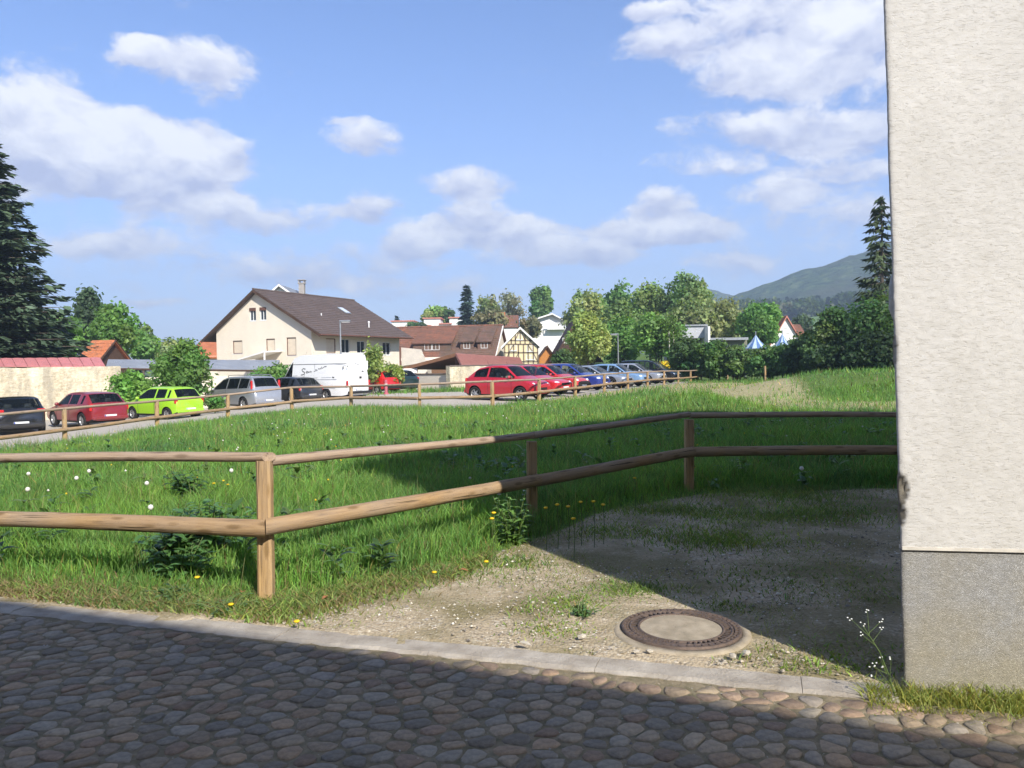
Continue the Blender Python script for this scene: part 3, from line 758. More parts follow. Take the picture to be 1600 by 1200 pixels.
def corner(i, k):
    """where the rails' lines meet in front of post i"""
    if i == 0: return PN[0]+off(PN[0], PN[1], k)
    if i == len(PN)-1: return PN[i]+off(PN[i-1], PN[i], k)
    a, f = PN[i-1], off(PN[i-1], PN[i], k); d0 = (PN[i]-a).normalized(); g = off(PN[i], PN[i+1], k); d1 = (PN[i+1]-PN[i]).normalized()
    w = (PN[i]+g)-(a+f); t = (w.x*d1.y-w.y*d1.x)/(d0.x*d1.y-d0.y*d1.x); return a+f+d0*t
for i in range(4):
    a, b_ = PN[i], PN[i+1]; d = (b_-a).normalized()
    c0, c1 = corner(i, .082), corner(i+1, .082)
    def mit(j):
        if j in (0, len(PN)-1): return 0.0
        d0 = (PN[j]-PN[j-1]).normalized(); d1 = (PN[j+1]-PN[j]).normalized(); return math.tan(math.atan2(d0.x*d1.y-d0.y*d1.x, d0.dot(d1))/2)
    r_ = .061
    rail('lower_rail', c0+Vector((0, 0, LOW[i]))+d*.001, c1+Vector((0, 0, LOW[i+1]))-d*.001, r_, r_, nf, m_rail, .98, 3+i, 16, 18, (mit(i)*r_, -mit(i+1)*r_), .006)
    q0 = a+Vector((0, 0, TOP[i])); q1 = b_+Vector((0, 0, TOP[i+1]))
    if i == 0: q1 = q1+d*.05
    if i == 1: q0 = q0+d*.045+Vector((0, 0, -.045)); q1 = q1 + d*.01
    if i == 2: q0 = q0+d*.015; q1 = q1-d*.01
    if i == 3: q0 = q0+d*.02
    rail('top_rail', q0, q1, .046, .043, nf, m_toprail, .80, 9+i, 12, 16, (0, .028 if i == 0 else 0))

ff = thing('car_park_fence', 'long thin two-rail wooden fence along the edge of the car park', 'fence')
FTOP = [.45, .45, .46, .50, .55, .735, .76, .86, .92] + [.90-.012*n for n in range(1, 12)]
FP = []
for i, (x, y) in enumerate(FENCE):
    g = gz1(x, y); h = max(.62, min(.98, FTOP[i]-g)) if i < 9 else .9
    FP.append(Vector((x, y, g))); post((x, y, g), h, .125, ff, 70+i, (random.uniform(-.015, .015), random.uniform(-.01, .01)), .3, .11)
    FTOP[i] = g+h
for i in range(len(FP)-1):
    a, b_ = FP[i], FP[i+1]; f = off(a, b_, .09 if i < 8 else .09)
    rail('top_rail', (a.x, a.y, FTOP[i]+.01), (b_.x, b_.y, FTOP[i+1]+.01), .05, .046, ff, m_toprail, .85, 20+i, 8, 5)
    lo = .40
    rail('lower_rail', (a.x+f.x, a.y+f.y, a.z+lo+random.uniform(-.02, .02)), (b_.x+f.x, b_.y+f.y, b_.z+lo), .058, .056, ff, m_rail, 1, 50+i, 8, 5)
for i, (px, d_, lab) in enumerate([(1137, 70, 'lone fence post just past the rail end by the hedge'), (1145, 71, 'lone taller fence post second past the rail end'), (1153, 70, 'third lone fence post past the rail end'), (1196, 60, 'single wooden post standing apart on the grass mound before the hedge')]):
    p = at(px, d_); t = thing('fence_post', lab, 'post', p, 0, 'posts without rails'); o = post((0, 0, 0), (1.15, 1.4, 1.2, 1.15)[i], .13, t, 90+i, (random.uniform(-.03, .03), 0), .2)
    cp = MB(); cp.box(-.07, .07, -.07, .07, -.03, .012); cp.build('footing', m_stone, t)

# ================================================================ GRASS
def blades(x, y, h, w, col, rs, seg2=True, bend=.45, z0=None):
    n = len(x); a = rs.uniform(0, 2*np.pi, n); ld = rs.uniform(0, 2*np.pi, n); bd = h*np.abs(rs.normal(bend, .25, n))
    z = gz(x, y) if z0 is None else z0
    ca, sa = np.cos(a)*w/2, np.sin(a)*w/2; lx, ly = np.cos(ld)*bd, np.sin(ld)*bd
    B = np.stack([x, y, z-.01], -1); S = np.stack([ca, sa, np.zeros(n)], -1)
    T = B + np.stack([lx, ly, h], -1)
    if seg2:
        M = B + np.stack([lx*.33, ly*.33, h*.6], -1)
        V = np.stack([B-S, B+S, M+S*.75, M-S*.75, T], 1).reshape(-1, 3)
        b = 5*np.arange(n)[:, None]
        F = np.concatenate([b+np.array([[0, 1, 2]]), b+np.array([[0, 2, 3]]), b+np.array([[3, 2, 4]])], 0); k = 5
        sh = np.array([.75, .75, 1, 1, 1.12])
    else:
        V = np.stack([B-S, B+S, T], 1).reshape(-1, 3); F = 3*np.arange(n)[:, None]+np.array([[0, 1, 2]]); k = 3; sh = np.array([.85, .85, 1.1])
    C = (col[:, None, :]*np.ones((1, k, 1))).reshape(-1, 3)
    return V, F, C
m_grass = leaf_mat('grass_blade', .5, .42)
def gcolour(x, y, n, rs, base=(.150, .285, .066)):
    big = np.array([mnoise.noise((a*.35, b*.35, 0)) for a, b in zip(x, y)]); mid = np.array([mnoise.noise((a*1.6, b*1.6, 5)) for a, b in zip(x, y)])
    c = np.tile(np.array(base), (n, 1))*rs.uniform(.6, 1.4, (n, 1))
    c[:, 0] *= 1+.4*big+.2*mid+.25*rs.normal(0, .5, n); c[:, 1] *= 1+.28*big+.25*mid
    dry = rs.random(n) < (.04+.05*(mid > .2)); c[dry] = np.array((.24, .20, .085))*rs.uniform(.6, 1.2, (dry.sum(), 1))
    lt = rs.random(n) < .10; c[lt] *= np.array((1.7, 1.45, 1.3))
    return np.clip(c, .005, 1)
def patch(name, label, n, x0, x1, y0, y1, hrange, w, seg2, seed, keep, base=(.150, .285, .066), bend=.45, wedge=True):
    rs = np.random.default_rng(seed)
    y = np.sqrt(rs.uniform(y0*y0, y1*y1, n)) if wedge else rs.uniform(y0, y1, n)
    if wedge: x = rs.uniform(-.70, .62, n)*y; x = np.clip(x, x0, x1)
    else: x = rs.uniform(x0, x1, n)
    k = rs.random(n) < keep(x, y); x, y = x[k], y[k]; n = len(x)
    hn = np.array([mnoise.noise((a*.8, b*.8, 9)) for a, b in zip(x, y)])
    h2 = np.array([mnoise.noise((a*2.6, b*2.6, 3)) for a, b in zip(x, y)]); h = rs.uniform(hrange[0], hrange[1], n)*(1+.5*hn+.45*h2)*HSCALE(x, y)
    V, F, C = blades(x, y, h, w*rs.uniform(.6, 1.35, n), gcolour(x, y, n, rs, base), rs, seg2, bend)
    o = link(name, fast_mesh(name, V, F, m_grass, C)); return tag(o, label, 'grass', kind='stuff')
def HSCALE(x, y):
    ge = np.interp(x, [p[0] for p in GRASS_EDGE], [p[1] for p in GRASS_EDGE]); return .30+.70*smooth(.0, .8, y-ge)
keepg = lambda x, y: grass_mask(x, y)*(1-.85*track_mask(x, y))*(1-.75*bank_mask(x, y))*(1-.85*np.exp(-((x+2.72)/.42)**2-((y-6.30)/.34)**2))
patch('meadow_grass', 'lush long grass just behind the near fence', 105000, -9, 9, 4.9, 10.5, (.10, .27), .0075, True, 1, keepg)
patch('meadow_grass', 'green meadow grass in the middle of the field', 115000, -15, 14, 10.0, 19.0, (.11, .26), .013, True, 2, keepg)
patch('meadow_grass', 'meadow grass along the car park fence', 110000, -22, 22, 18.5, 33.0, (.10, .26), .024, False, 3, keepg)
patch('meadow_grass', 'grass on the mound and beyond the car park', 60000, -34, 44, 32.0, 68.0, (.10, .30), .05, False, 4, keepg, (.135, .26, .06))
# dry thin grass and moss on track, bank and yard
patch('dry_grass', 'thin dry grass on the stony bank and track', 26000, -3, 30, 20, 60, (.05, .17), .03, False, 5, lambda x, y: np.maximum(track_mask(x, y), bank_mask(x, y))*(1-lot_mask(x, y))*.6, (.36, .33, .15), .7)
def yard_keep(x, y):
    nz_ = np.array([mnoise.noise((a*1.1+3, b*1.1, 1)) for a, b in zip(x, y)]); nz2 = np.array([mnoise.noise((a*3.3, b*3.3, 4)) for a, b in zip(x, y)])
    inn = (~street_side(x, y-.17)) & (grass_mask(x, y) < .5) & (np.hypot(x-.974, y-4.72) > .46)
    return inn*np.clip((nz_*1.2+nz2*.6-.02+.22*smooth(6, 8, y))*2.2, 0, .9)
def yard_patch(n, seed):
    rs = np.random.default_rng(seed); x = rs.uniform(-3.4, 5.2, n); y = rs.uniform(3.7, 10.2, n)
    k = rs.random(n) < yard_keep(x, y); x, y = x[k], y[k]; n = len(x)
    V, F, C = blades(x, y, rs.uniform(.010, .05, n), .006*rs.uniform(.6, 1.4, n), gcolour(x, y, n, rs, (.20, .25, .07)), rs, False, .9)
    tag(link('yard_weeds', fast_mesh('yard_weeds', V, F, m_grass, C)), 'short sparse grass and moss in the gravel yard', 'grass', kind='stuff')
yard_patch(95000, 8)
def tufts(spots, seed):
    """patches of low weeds rooted in the gravel"""
    rs = np.random.default_rng(seed); X_, Y_, H_ = [], [], []
    for (px, py, r_, n, h) in spots:
        d_ = EYE*FPX/(py-horizon(px)); cx = (px-800)/FPX*d_; x = cx+rs.normal(0, r_, n); y = d_+rs.normal(0, r_*.75, n); X_.append(x); Y_.append(y); H_.append(h*rs.uniform(.35, 1.2, n))
    x, y, h = map(np.concatenate, (X_, Y_, H_)); k = (np.hypot(x-.974, y-4.72) > .44) & (y > kerb_y(x)+.05); x, y, h = x[k], y[k], h[k]; n = len(x)
    V, F, C = blades(x, y, h, .008*rs.uniform(.6, 1.5, n), gcolour(x, y, n, rs, (.17, .255, .065)), rs, True, 1.0)
    tag(link('gravel_weeds', fast_mesh('gravel_weeds', V, F, m_grass, C)), 'patches of low green weeds rooted in the gravel', 'grass', kind='stuff')
tufts([(890, 948, .16, 900, .04), (940, 930, .20, 900, .035), (985, 925, .12, 600, .05), (870, 985, .14, 500, .025), (700, 905, .2, 500, .04), (780, 880, .2, 700, .045), (1110, 845, .35, 1800, .06), (1180, 810, .4, 1800, .06), (1290, 800, .45, 1600, .06), (1020, 800, .35, 1600, .06), (1250, 905, .35, 1100, .04), (1120, 950, .12, 250, .03), (1330, 1040, .25, 700, .04), (1200, 775, .5, 2200, .08), (960, 830, .3, 900, .05)], 31)
# ragged verge of flat weeds and dry stalks between kerb and fence
def verge(n, seed):
    rs = np.random.default_rng(seed); x = rs.uniform(-6, -.2, n); ge = np.interp(x, [p[0] for p in GRASS_EDGE], [p[1] for p in GRASS_EDGE]); y = ge + rs.normal(.10, .22, n)
    k = (y > kerb_y(x)+.03); x, y = x[k], y[k]; n = len(x)
    c = gcolour(x, y, n, rs, (.20, .28, .08)); d = rs.random(n) < .25+.45*smooth(-2.4, -3.6, x); c[d] = np.array((.32, .25, .13))*rs.uniform(.6, 1.2, (d.sum(), 1))
    V, F, C = blades(x, y, rs.uniform(.012, .085, n), .009*rs.uniform(.6, 1.6, n), c, rs, True, 1.1)
    tag(link('verge_weeds', fast_mesh('verge_weeds', V, F, m_grass, C)), 'ragged low weeds between kerb and fence', 'grass', kind='stuff')
verge(26000, 9)
# moss and grass at the foot of the plastered building
rs = np.random.default_rng(12); n = 11000; u = rs.uniform(-.2, 2.6, n); v = np.abs(rs.normal(0, .16, n))+.005
x = NA[0]+NF[0]*u+NN[0]*(v+.0); y = NA[1]+NF[1]*u+NN[1]*(v+.0); hgt = np.clip(rs.uniform(.02, .14, n)*(1-.55*v/.3), .01, .2)
V, F, C = blades(x, y, hgt, .006*rs.uniform(.6, 1.5, n), gcolour(x, y, n, rs, (.22, .26, .075)), rs, True, .7, z0=np.full(n, -.03))
tag(link('wall_foot_grass', fast_mesh('wall_foot_grass', V, F, m_grass, C)), 'mossy grass growing along the foot of the plastered wall', 'grass', kind='stuff')

# seed stalks standing above the meadow
def stalks(n, seed):
    rs = np.random.default_rng(seed); y = np.sqrt(rs.uniform(5.3**2, 26**2, n)); x = rs.uniform(-.68, .6, n)*y; cl = np.array([mnoise.noise((a*.9, b_*.9, 12)) for a, b_ in zip(x, y)])
    k = (rs.random(n) < keepg(x, y)*np.clip(.35+1.3*cl, 0, 1)*smooth(0, .7, y-np.interp(x, [p[0] for p in GRASS_EDGE], [p[1] for p in GRASS_EDGE]))); x, y = x[k], y[k]; n = len(x)
    c = np.array((.30, .30, .13))*rs.uniform(.6, 1.25, (n, 1)); V, F, C = blades(x, y, rs.uniform(.22, .46, n), .0035*(1+y*.11), c, rs, True, .3)
    tag(link('seed_stalks', fast_mesh('seed_stalks', V, F, m_grass, C)), 'pale seed stalks standing above the meadow grass', 'grass', kind='stuff')
stalks(8000, 41)

# ================================================================ PLANTS ONE CAN PICK OUT
m_leafp = leaf_mat('broad_leaf', .4, .3)
m_stem = pm('green_stem', (.10, .15, .04), (.06, .09, .03), 12, .6)
def leaf_geo(p, d, up, L, W, col, V, F, C, curl=.25):
    """pointed leaf of six faces, folded on its midrib and drooping"""
    d = d.normalized(); s = d.cross(up); s = s.normalized() if s.length > 1e-4 else Vector((1, 0, 0)); u = s.cross(d); b = len(V)
    for t, w in ((0, .12), (.3, .95), (.6, .8)):
        c = p + d*(t*L) - Vector((0, 0, curl*L*t*t)); V += [tuple(c-s*(w*W/2)+u*(.12*W*w)), tuple(c), tuple(c+s*(w*W/2)+u*(.12*W*w))]
    V.append(tuple(p+d*L-Vector((0, 0, curl*L))))
    for r_ in range(2):
        q = b+3*r_; F += [(q, q+1, q+4), (q, q+4, q+3), (q+1, q+2, q+5), (q+1, q+5, q+4)]
    q = b+6; F += [(q, q+1, q+3), (q+1, q+2, q+3)]
    C += [col]*10
def leafy_plant(name, label, loc, stems, height, spread, leaf, seed, col=(.045, .095, .022), cat='plant', group=None, fl=None):
    rr = random.Random(seed); t = thing(name, label, cat, loc, 0, group); V, F, C = [], [], []; st = MB(); flo = []
    for k in range(stems):
        a = rr.uniform(0, 6.28); h = height*rr.uniform(.65, 1.05); top = Vector((math.cos(a)*spread*rr.random(), math.sin(a)*spread*rr.random(), h)); b0 = Vector((math.cos(a)*.03, math.sin(a)*.03, -.02))
        st.tube([b0, b0.lerp(top, .5)+Vector((0, 0, .03)), top], [.006, .005, .003], 5, cap=False)
        nl = int(5+h*20); flo.append(top)
        for i in range(nl):
            f = .12+.88*i/nl; p = b0.lerp(top, f); az = a+i*2.4+rr.uniform(-.4, .4); L = leaf*(1.15-.55*f)*rr.uniform(.7, 1.2)
            d = Vector((math.cos(az), math.sin(az), .55-.3*f+rr.uniform(-.2, .25))); k2 = rr.uniform(.7, 1.4)
            leaf_geo(p, d, Vector((0, 0, 1)), L, L*.42, tuple(q*k2*1.5 for q in col), V, F, C, rr.uniform(.15, .5))
    st.build('stem', m_stem, t)
    lo = link('leaves', fast_mesh('leaves', V, F, m_leafp, np.array(C), True), t); lo['kind'] = 'stuff'
    if fl:
        fm = MB()
        for p in flo: fm.lathe([(.001, .012), (.010, .008), (.012, 0), (.001, -.004)], 6, center=tuple(p))
        fm.build('blossom', fl, t)['kind'] = 'stuff'
    return t
def broad_weeds(n, seed):
    """docks and dandelion rosettes all over the meadow"""
    rr = random.Random(seed); V, F, C = [], [], []
    for k in range(n):
        y = math.sqrt(rr.uniform(5.6**2, 20**2)); x = rr.uniform(-.66, .55)*y
        if rr.random() > float(keepg(np.array(x), np.array(y))) or mnoise.noise((x*.6, y*.6, 30)) < -.15: continue
        z = gz1(x, y); col = rr.choice([(.075, .15, .045), (.10, .18, .05), (.06, .12, .04), (.13, .19, .06)]); h = rr.uniform(.10, .30)
        for i in range(rr.randint(7, 14)):
            az = rr.uniform(0, 6.28); L = rr.uniform(.10, .24); k2 = rr.uniform(.7, 1.4)
            leaf_geo(Vector((x, y, z+h*rr.random())), Vector((math.cos(az), math.sin(az), rr.uniform(.3, 1.2))), Vector((0, 0, 1)), L, L*rr.uniform(.25, .45), tuple(q*k2 for q in col), V, F, C, rr.uniform(.2, .6))
    tag(link('broad_leaved_weeds', fast_mesh('broad_leaved_weeds', V, F, m_leafp, np.array(C), True)), 'broad-leaved docks and rosettes scattered through the meadow', 'weeds', kind='stuff')
broad_weeds(420, 17)
def gpix(px, py): 
    d_ = EYE*FPX/(py-horizon(px)); return at(px, d_)
leafy_plant('nettle_clump', 'tall dark leafy weed clump behind the lower fence rail', gpix(255, 885), 13, .50, .52, .22, 1, (.05, .11, .032))
leafy_plant('nettle_clump', 'leafy weed clump rising behind the rail close to the corner post', gpix(318, 880), 12, .54, .46, .19, 2, (.065, .14, .038))
leafy_plant('bramble', 'broad-leaved low plant in front of the nettle clump', gpix(275, 905), 14, .26, .36, .17, 3, (.06, .13, .04))
leafy_plant('bramble', 'leafy bush at the shadow edge beside the middle fence post', gpix(797, 852), 13, .42, .24, .12, 4, (.085, .16, .035))
leafy_plant('weed', 'small leafy weed near the nettles, further into the meadow', at(300, 9.4), 12, .42, .40, .20, 5, (.045, .10, .025))
leafy_plant('weed', 'low green weed tuft on the gravel beside the manhole', gpix(905, 965), 12, .07, .16, .055, 6, (.06, .12, .035))
leafy_plant('weed', 'creeping green weed at the kerb below the corner post', gpix(345, 958), 14, .08, .30, .065, 7, (.075, .135, .05))
leafy_plant('weed', 'flat weed rosette at the gravel edge below the long grass', gpix(535, 908), 12, .09, .26, .085, 8, (.065, .135, .04))
leafy_plant('weed', 'leafy weed at the grass edge below the leaning lower rail', gpix(640, 878), 10, .14, .25, .08, 9, (.065, .14, .035))
leafy_plant('weed', 'leafy weed on the verge under the nettle clump', gpix(275, 938), 10, .11, .25, .075, 10, (.075, .14, .045))
# spindly white-flowered weed at the corner of the building
t = thing('flowering_weed', 'spindly weed with tiny white flowers at the building corner', 'plant', (NA[0]-.07, NA[1]-.06, -.02)); st = MB(); m_white = pm('white_petal', (.75, .75, .70), (.62, .62, .55), 30, .7)
rr = random.Random(4); tips = []
main = [Vector((0, 0, 0)), Vector((-.03, .01, .12)), Vector((-.08, 0, .24)), Vector((-.15, .02, .36))]; st.tube(main, [.004, .0035, .003, .002], 5)
for k in range(11):
    f = rr.uniform(.15, .95); p = main[0].lerp(main[2], f) if f < .7 else main[2].lerp(main[3], (f-.7)/.3); q = p+Vector((rr.uniform(-.11, .09), rr.uniform(-.04, .04), rr.uniform(.03, .12))); st.tube([p, q], [.002, .0013], 4); tips.append(q)
st.build('stem', m_stem, t)
for q in tips+[main[3]]:
    mb = MB()
    for j in range(3): mb.lathe([(.001, .004), (.004, .002), (.0048, 0), (.001, -.002)], 6, center=(q.x+rr.uniform(-.01, .01), q.y+rr.uniform(-.01, .01), q.z+rr.uniform(-.008, .01)))
    mb.build('blossom', m_white, t)
# dandelions: the near ones one by one, the rest of the field as one sheet of flowers
m_yel = pm('dandelion_yellow', (.75, .52, .02), (.60, .38, .01), 40, .7); m_clock = pm('seed_head_white', (.72, .70, .64), (.52, .50, .45), 90, .9, .5, 200, .003)
pos = [(230, 797, 'clock', .32), (115, 745, 'clock', .30), (38, 762, 'clock', .30), (135, 733, 'clock', .28), (358, 738, 'clock', .30), (40, 733, 'clock', .28), (225, 757, 'clock', .28),
       (455, 1035-60, 'flower', .05), (352, 948, 'flower', .05), (300, 905, 'flower', .12), (673, 897, 'flower', .05), (765, 812, 'flower', .36), (768, 803, 'flower', .40), (755, 880, 'flower', .08), (345, 752, 'flower', .25), (352, 758, 'flower', .22), (330, 756, 'flower', .25),
       (850, 795, 'flower', .36), (868, 790, 'flower', .38), (885, 793, 'flower', .36), (905, 786, 'flower', .38), (925, 785, 'flower', .40), (940, 790, 'flower', .35), (893, 812, 'flower', .33), (1215, 705, 'clock', .35), (1252, 735, 'clock', .3), (990, 748, 'flower', .35)]
labs = ['white dandelion clock close above the lower rail beside the nettles', 'white dandelion clock high between the rails on the far-left meadow', 'white dandelion clock near the picture edge between the rails', 'white dandelion clock just right of the pair between the rails', 'white dandelion clock under the top rail near the corner post', 'white dandelion clock under the top rail at the picture edge', 'white dandelion clock between the rails left of the nettles',
  'yellow dandelion at the gravel edge below the corner post', 'yellow dandelion in the verge at the foot of the corner post', 'yellow dandelion in the weeds under the nettles', 'yellow dandelion on the gravel edge under the long rail', 'yellow dandelion rising before the leafy bush at the shadow edge', 'tallest yellow dandelion above the leafy bush at the shadow edge', 'yellow dandelion at the gravel beside the leafy bush', 'yellow dandelion left of two others behind the nettle tops', 'yellow dandelion nearest the corner post behind the nettle tops', 'yellow dandelion apart from its neighbours behind the nettle tops',
  'first dandelion right of the middle post in the shade', 'second dandelion right of the middle post in the shade', 'third dandelion right of the middle post in the shade', 'fourth dandelion right of the middle post in the shade', 'fifth dandelion right of the middle post in the shade', 'last dandelion of the shaded row right of the middle post', 'short dandelion below the shaded row at the middle post', 'pale dandelion clock between the rails of the shaded fence', 'pale dandelion clock under the lower rail of the shaded fence', 'dandelion just below the lower rail in the shade left of the corner']
for i, (px, py, kd, h) in enumerate(pos):
    d_ = (EYE-h)*FPX/(py-horizon(px)); p = at(px, d_)
    t = thing('dandelion', labs[i], 'flower', p, 0, 'dandelions '+('gone to seed' if kd == 'clock' else 'in bloom'))
    mb = MB(); mb.tube([(0, 0, -.02), (.01, .01, h*.5), (0, 0, h)], [.0035, .003, .0028], 5); mb.build('stalk', m_stem, t)
    mb = MB()
    if kd == 'clock': mb.lathe([(.001, -.026), (.016, -.020), (.026, 0), (.018, .019), (.001, .027)], 10, center=(0, 0, h+.02)); mb.build('seed_head', m_clock, t)
    else: mb.lathe([(.001, .000), (.012, -.003), (.021, .006), (.012, .012), (.001, .010)], 10, center=(0, 0, h)); mb.build('flower_head', m_yel, t)
rs = np.random.default_rng(21); n = 260; y = np.sqrt(rs.uniform(8**2, 31**2, n)); x = rs.uniform(-.68, .6, n)*y
k = rs.random(n) < grass_mask(x, y)*(1-track_mask(x, y)); x, y = x[k], y[k]; n = len(x); kind = rs.random(n) < .45
V = []; F = []; C = []
for i in range(n):
    h = rs.uniform(.16, .34); s_ = .020 if kind[i] else .015; z = gz1(x[i], y[i])+h; b = len(V)
    V += [(x[i]+s_*a, y[i]+s_*b_, z+s_*c_) for a, b_, c_ in ((1, 0, 0), (-1, 0, 0), (0, 1, 0), (0, -1, 0), (0, 0, .9), (0, 0, -.9))]
    F += [(b+p_, b+q_, b+r_) for p_, q_, r_ in ((0, 2, 4), (2, 1, 4), (1, 3, 4), (3, 0, 4), (2, 0, 5), (1, 2, 5), (3, 1, 5), (0, 3, 5))]
    C += [(.60, .58, .50) if kind[i] else (.62, .45, .03)]*6
tag(link('meadow_flowers', fast_mesh('meadow_flowers', V, F, vcol_mat('petals', .8, 0, vary=.1), np.array(C), True)), 'scattered dandelion flowers and seed heads across the meadow', 'flowers', kind='stuff')
# dry leaves on the gravel
m_dl = pm('dry_leaf', (.42, .17, .07), (.28, .12, .06), 30, .8)
for i, (px, py, lab) in enumerate([(712, 899, 'reddish dry leaf on the gravel short of the long grass'), (643, 900, 'brown dry leaf at the gravel edge under the rail'), (508, 941, 'rust coloured leaf lying on the verge beside the corner post foot'), (805, 1017, 'pale dry leaf beside the kerb'), (370, 936, 'orange leaf in the weeds left of the corner post')]):
    p = gpix(px, py); V, F, C = [], [], []
    leaf_geo(Vector((0, 0, .02)), Vector((math.cos(i*2), math.sin(i*2), .1)), Vector((0, 0, 1)), .075, .045, (1, 1, 1), V, F, C, .3)
    o = link('dry_leaf', fast_mesh('dry_leaf', V, F, m_dl if i != 3 else m_stone, None, True), None, (p.x, p.y, .015)); tag(o, lab, 'leaf', 'dry leaves on the ground')

# ================================================================ BUILDINGS
m_cream = pm('cream_render', (.72, .645, .52), (.66, .59, .475), 1.2, .9, .25, 30, .004)
m_white = pm('white_render', (.80, .78, .74), (.70, .68, .65), 1.0, .9, .2, 20, .004)
m_wood_d = pm('dark_wood', (.09, .05, .032), (.05, .03, .02), 3, .75, .3, 30)
m_soffit = pm('brown_boards', (.20, .105, .06), (.13, .07, .04), 4, .7, .3, 24, stretch=(8, 1, 8))
m_grey_roof = pm('grey_sheet_roof', (.27, .29, .32), (.20, .215, .24), 1.4, .55, .3, 9, .01)
m_shutter = pm('cream_shutter', (.70, .60, .46), (.60, .51, .39), 3, .7)
m_brown_frame = pm('brown_frame', (.16, .075, .05), (.10, .05, .035), 6, .6)
m_lead = pm('grey_metal', (.38, .39, .40), (.28, .29, .30), 4, .4, metal=.6)
def tile_mat(name, c1, c2, c3, sx=3.2):
    """clay tiles: courses come from the mesh, the joints between tiles and their tone from here"""
    m, nt, b, _ = mat_nodes(name); co = ncoord(nt)
    n1 = nnoise(nt, .9, 5, .65, co); n2 = nnoise(nt, 9, 4, .6, co); n3 = nnoise(nt, 2.2, 4, .6, co, stretch=(1, 1, .25))
    c = nramp(nt, n1, [(.3, c2), (.6, c1)]); c = nmix(nt, nramp(nt, n3, [(.45, (0, 0, 0)), (.7, (.8, .8, .8))]), c, c3+(1,))
    c = nmix(nt, 1.0, c, nramp(nt, n2, [(.25, (.58, .58, .58)), (.75, (1.42, 1.42, 1.42))]), 'MULTIPLY')
    setin(nt, b.inputs['Base Color'], c); b.inputs['Roughness'].default_value = .82; b.inputs['Specular IOR Level'].default_value = .2
    nbump(nt, b, nnoise(nt, 14, 3, .5, co), .5, .02); return m
m_tile_brown = tile_mat('brown_concrete_tile', (.118, .088, .078), (.09, .068, .061), (.108, .088, .082))
m_tile_red = tile_mat('weathered_red_tile', (.235, .105, .068), (.155, .082, .06), (.13, .085, .062))
m_tile_dark = tile_mat('mossy_tile', (.17, .10, .075), (.11, .075, .058), (.12, .09, .065))
m_tile_orange = tile_mat('orange_clay_tile', (.48, .17, .075), (.38, .13, .06), (.33, .14, .08))
m_pink = pm('pink_painted_roof', (.52, .19, .185), (.40, .15, .145), 2.0, .7, .3, 14)
m_pinkedge = pm('pink_tile_edge', (.55, .22, .17), (.42, .17, .13), 3, .8)
m_pane = pm('dark_pane', (.035, .042, .05), (.02, .025, .03), .8, .06, spec=.7)

def courses(mb, a0, a1, b0, b1, row=.33, lift=.022, th=.10, mi=0):
    """tiled slope as stepped courses: a0-a1 eave line, b0-b1 ridge line"""
    a0, a1, b0, b1 = map(Vector, (a0, a1, b0, b1)); n = max(2, int(((b0-a0).length+(b1-a1).length)/2/row))
    up = (a1-a0).cross(b0-a0).normalized()
    if up.z < 0: up = -up
    for i in range(n):
        f0, f1 = i/n, min(1, (i+1.12)/n)
        p, q, r_, s_ = a0.lerp(b0, f0), a1.lerp(b1, f0), a1.lerp(b1, f1), a0.lerp(b0, f1)
        vs = [p-up*.012, q-up*.012, q+up*lift, p+up*lift, r_+up*.002, s_+up*.002]
        mb.add(vs, [(0, 1, 2, 3), (3, 2, 4, 5)], mi)
    vs = [a0-up*.013, a1-up*.013, b1-up*.013, b0-up*.013, a0-up*th, a1-up*th, b1-up*th, b0-up*th]
    mb.add(vs, [(0, 3, 2, 1), (4, 5, 6, 7), (0, 1, 5, 4), (1, 2, 6, 5), (2, 3, 7, 6), (3, 0, 4, 7)], mi)
def window(parent, c, w, h, face, depth=.06, frame=m_wframe, pane=m_pane, mull=True, shutter=None, sill=True):
    """window set in a wall: frame ring, panes; face is the outward unit vector, c its centre on the wall face"""
    face = Vector(face).normalized(); side = Vector((0, 0, 1)).cross(face).normalized(); c = Vector(c)
    fr = MB(); t = .055
    def slab(mb, u0, u1, z0, z1, d0, d1):
        vs = [c+side*u+Vector((0, 0, z))+face*d for d in (d0, d1) for z in (z0, z1) for u in (u0, u1)]
        mb.add(vs, [(0, 2, 3, 1), (4, 5, 7, 6), (0, 1, 5, 4), (2, 6, 7, 3), (0, 4, 6, 2), (1, 3, 7, 5)])
    for (u0, u1, z0, z1) in ((-w/2, w/2, h/2-t, h/2), (-w/2, w/2, -h/2, -h/2+t), (-w/2, -w/2+t, -h/2+t, h/2-t), (w/2-t, w/2, -h/2+t, h/2-t)): slab(fr, u0, u1, z0, z1, -depth, .02)
    if mull and not shutter: slab(fr, -t*.4, t*.4, -h/2+t, h/2-t, -depth, .015)
    o = fr.build('window', frame, parent)
    if shutter:
        n = 9
        for i in range(n):
            pn = MB(); z0 = -h/2+t+(h-2*t)*i/n; slab(pn, -w/2+t, w/2-t, z0+.004, z0+(h-2*t)/n-.004, -depth, -.02+.004*(i % 2)); pn.build('shutter_slat', shutter, o)
    else:
        for (u0, u1) in (((-w/2+t, -t*.4), (t*.4, w/2-t)) if mull else ((-w/2+t, w/2-t),)):
            pn = MB(); slab(pn, u0, u1, -h/2+t, h/2-t, -depth, -depth+.02); pn.build('pane', pane, o)
    if sill:
        sl_ = MB(); slab(sl_, -w/2-.06, w/2+.06, -h/2-.05, -h/2-.004, -.04, .09); sl_.build('sill', m_wframe, o)
    return o
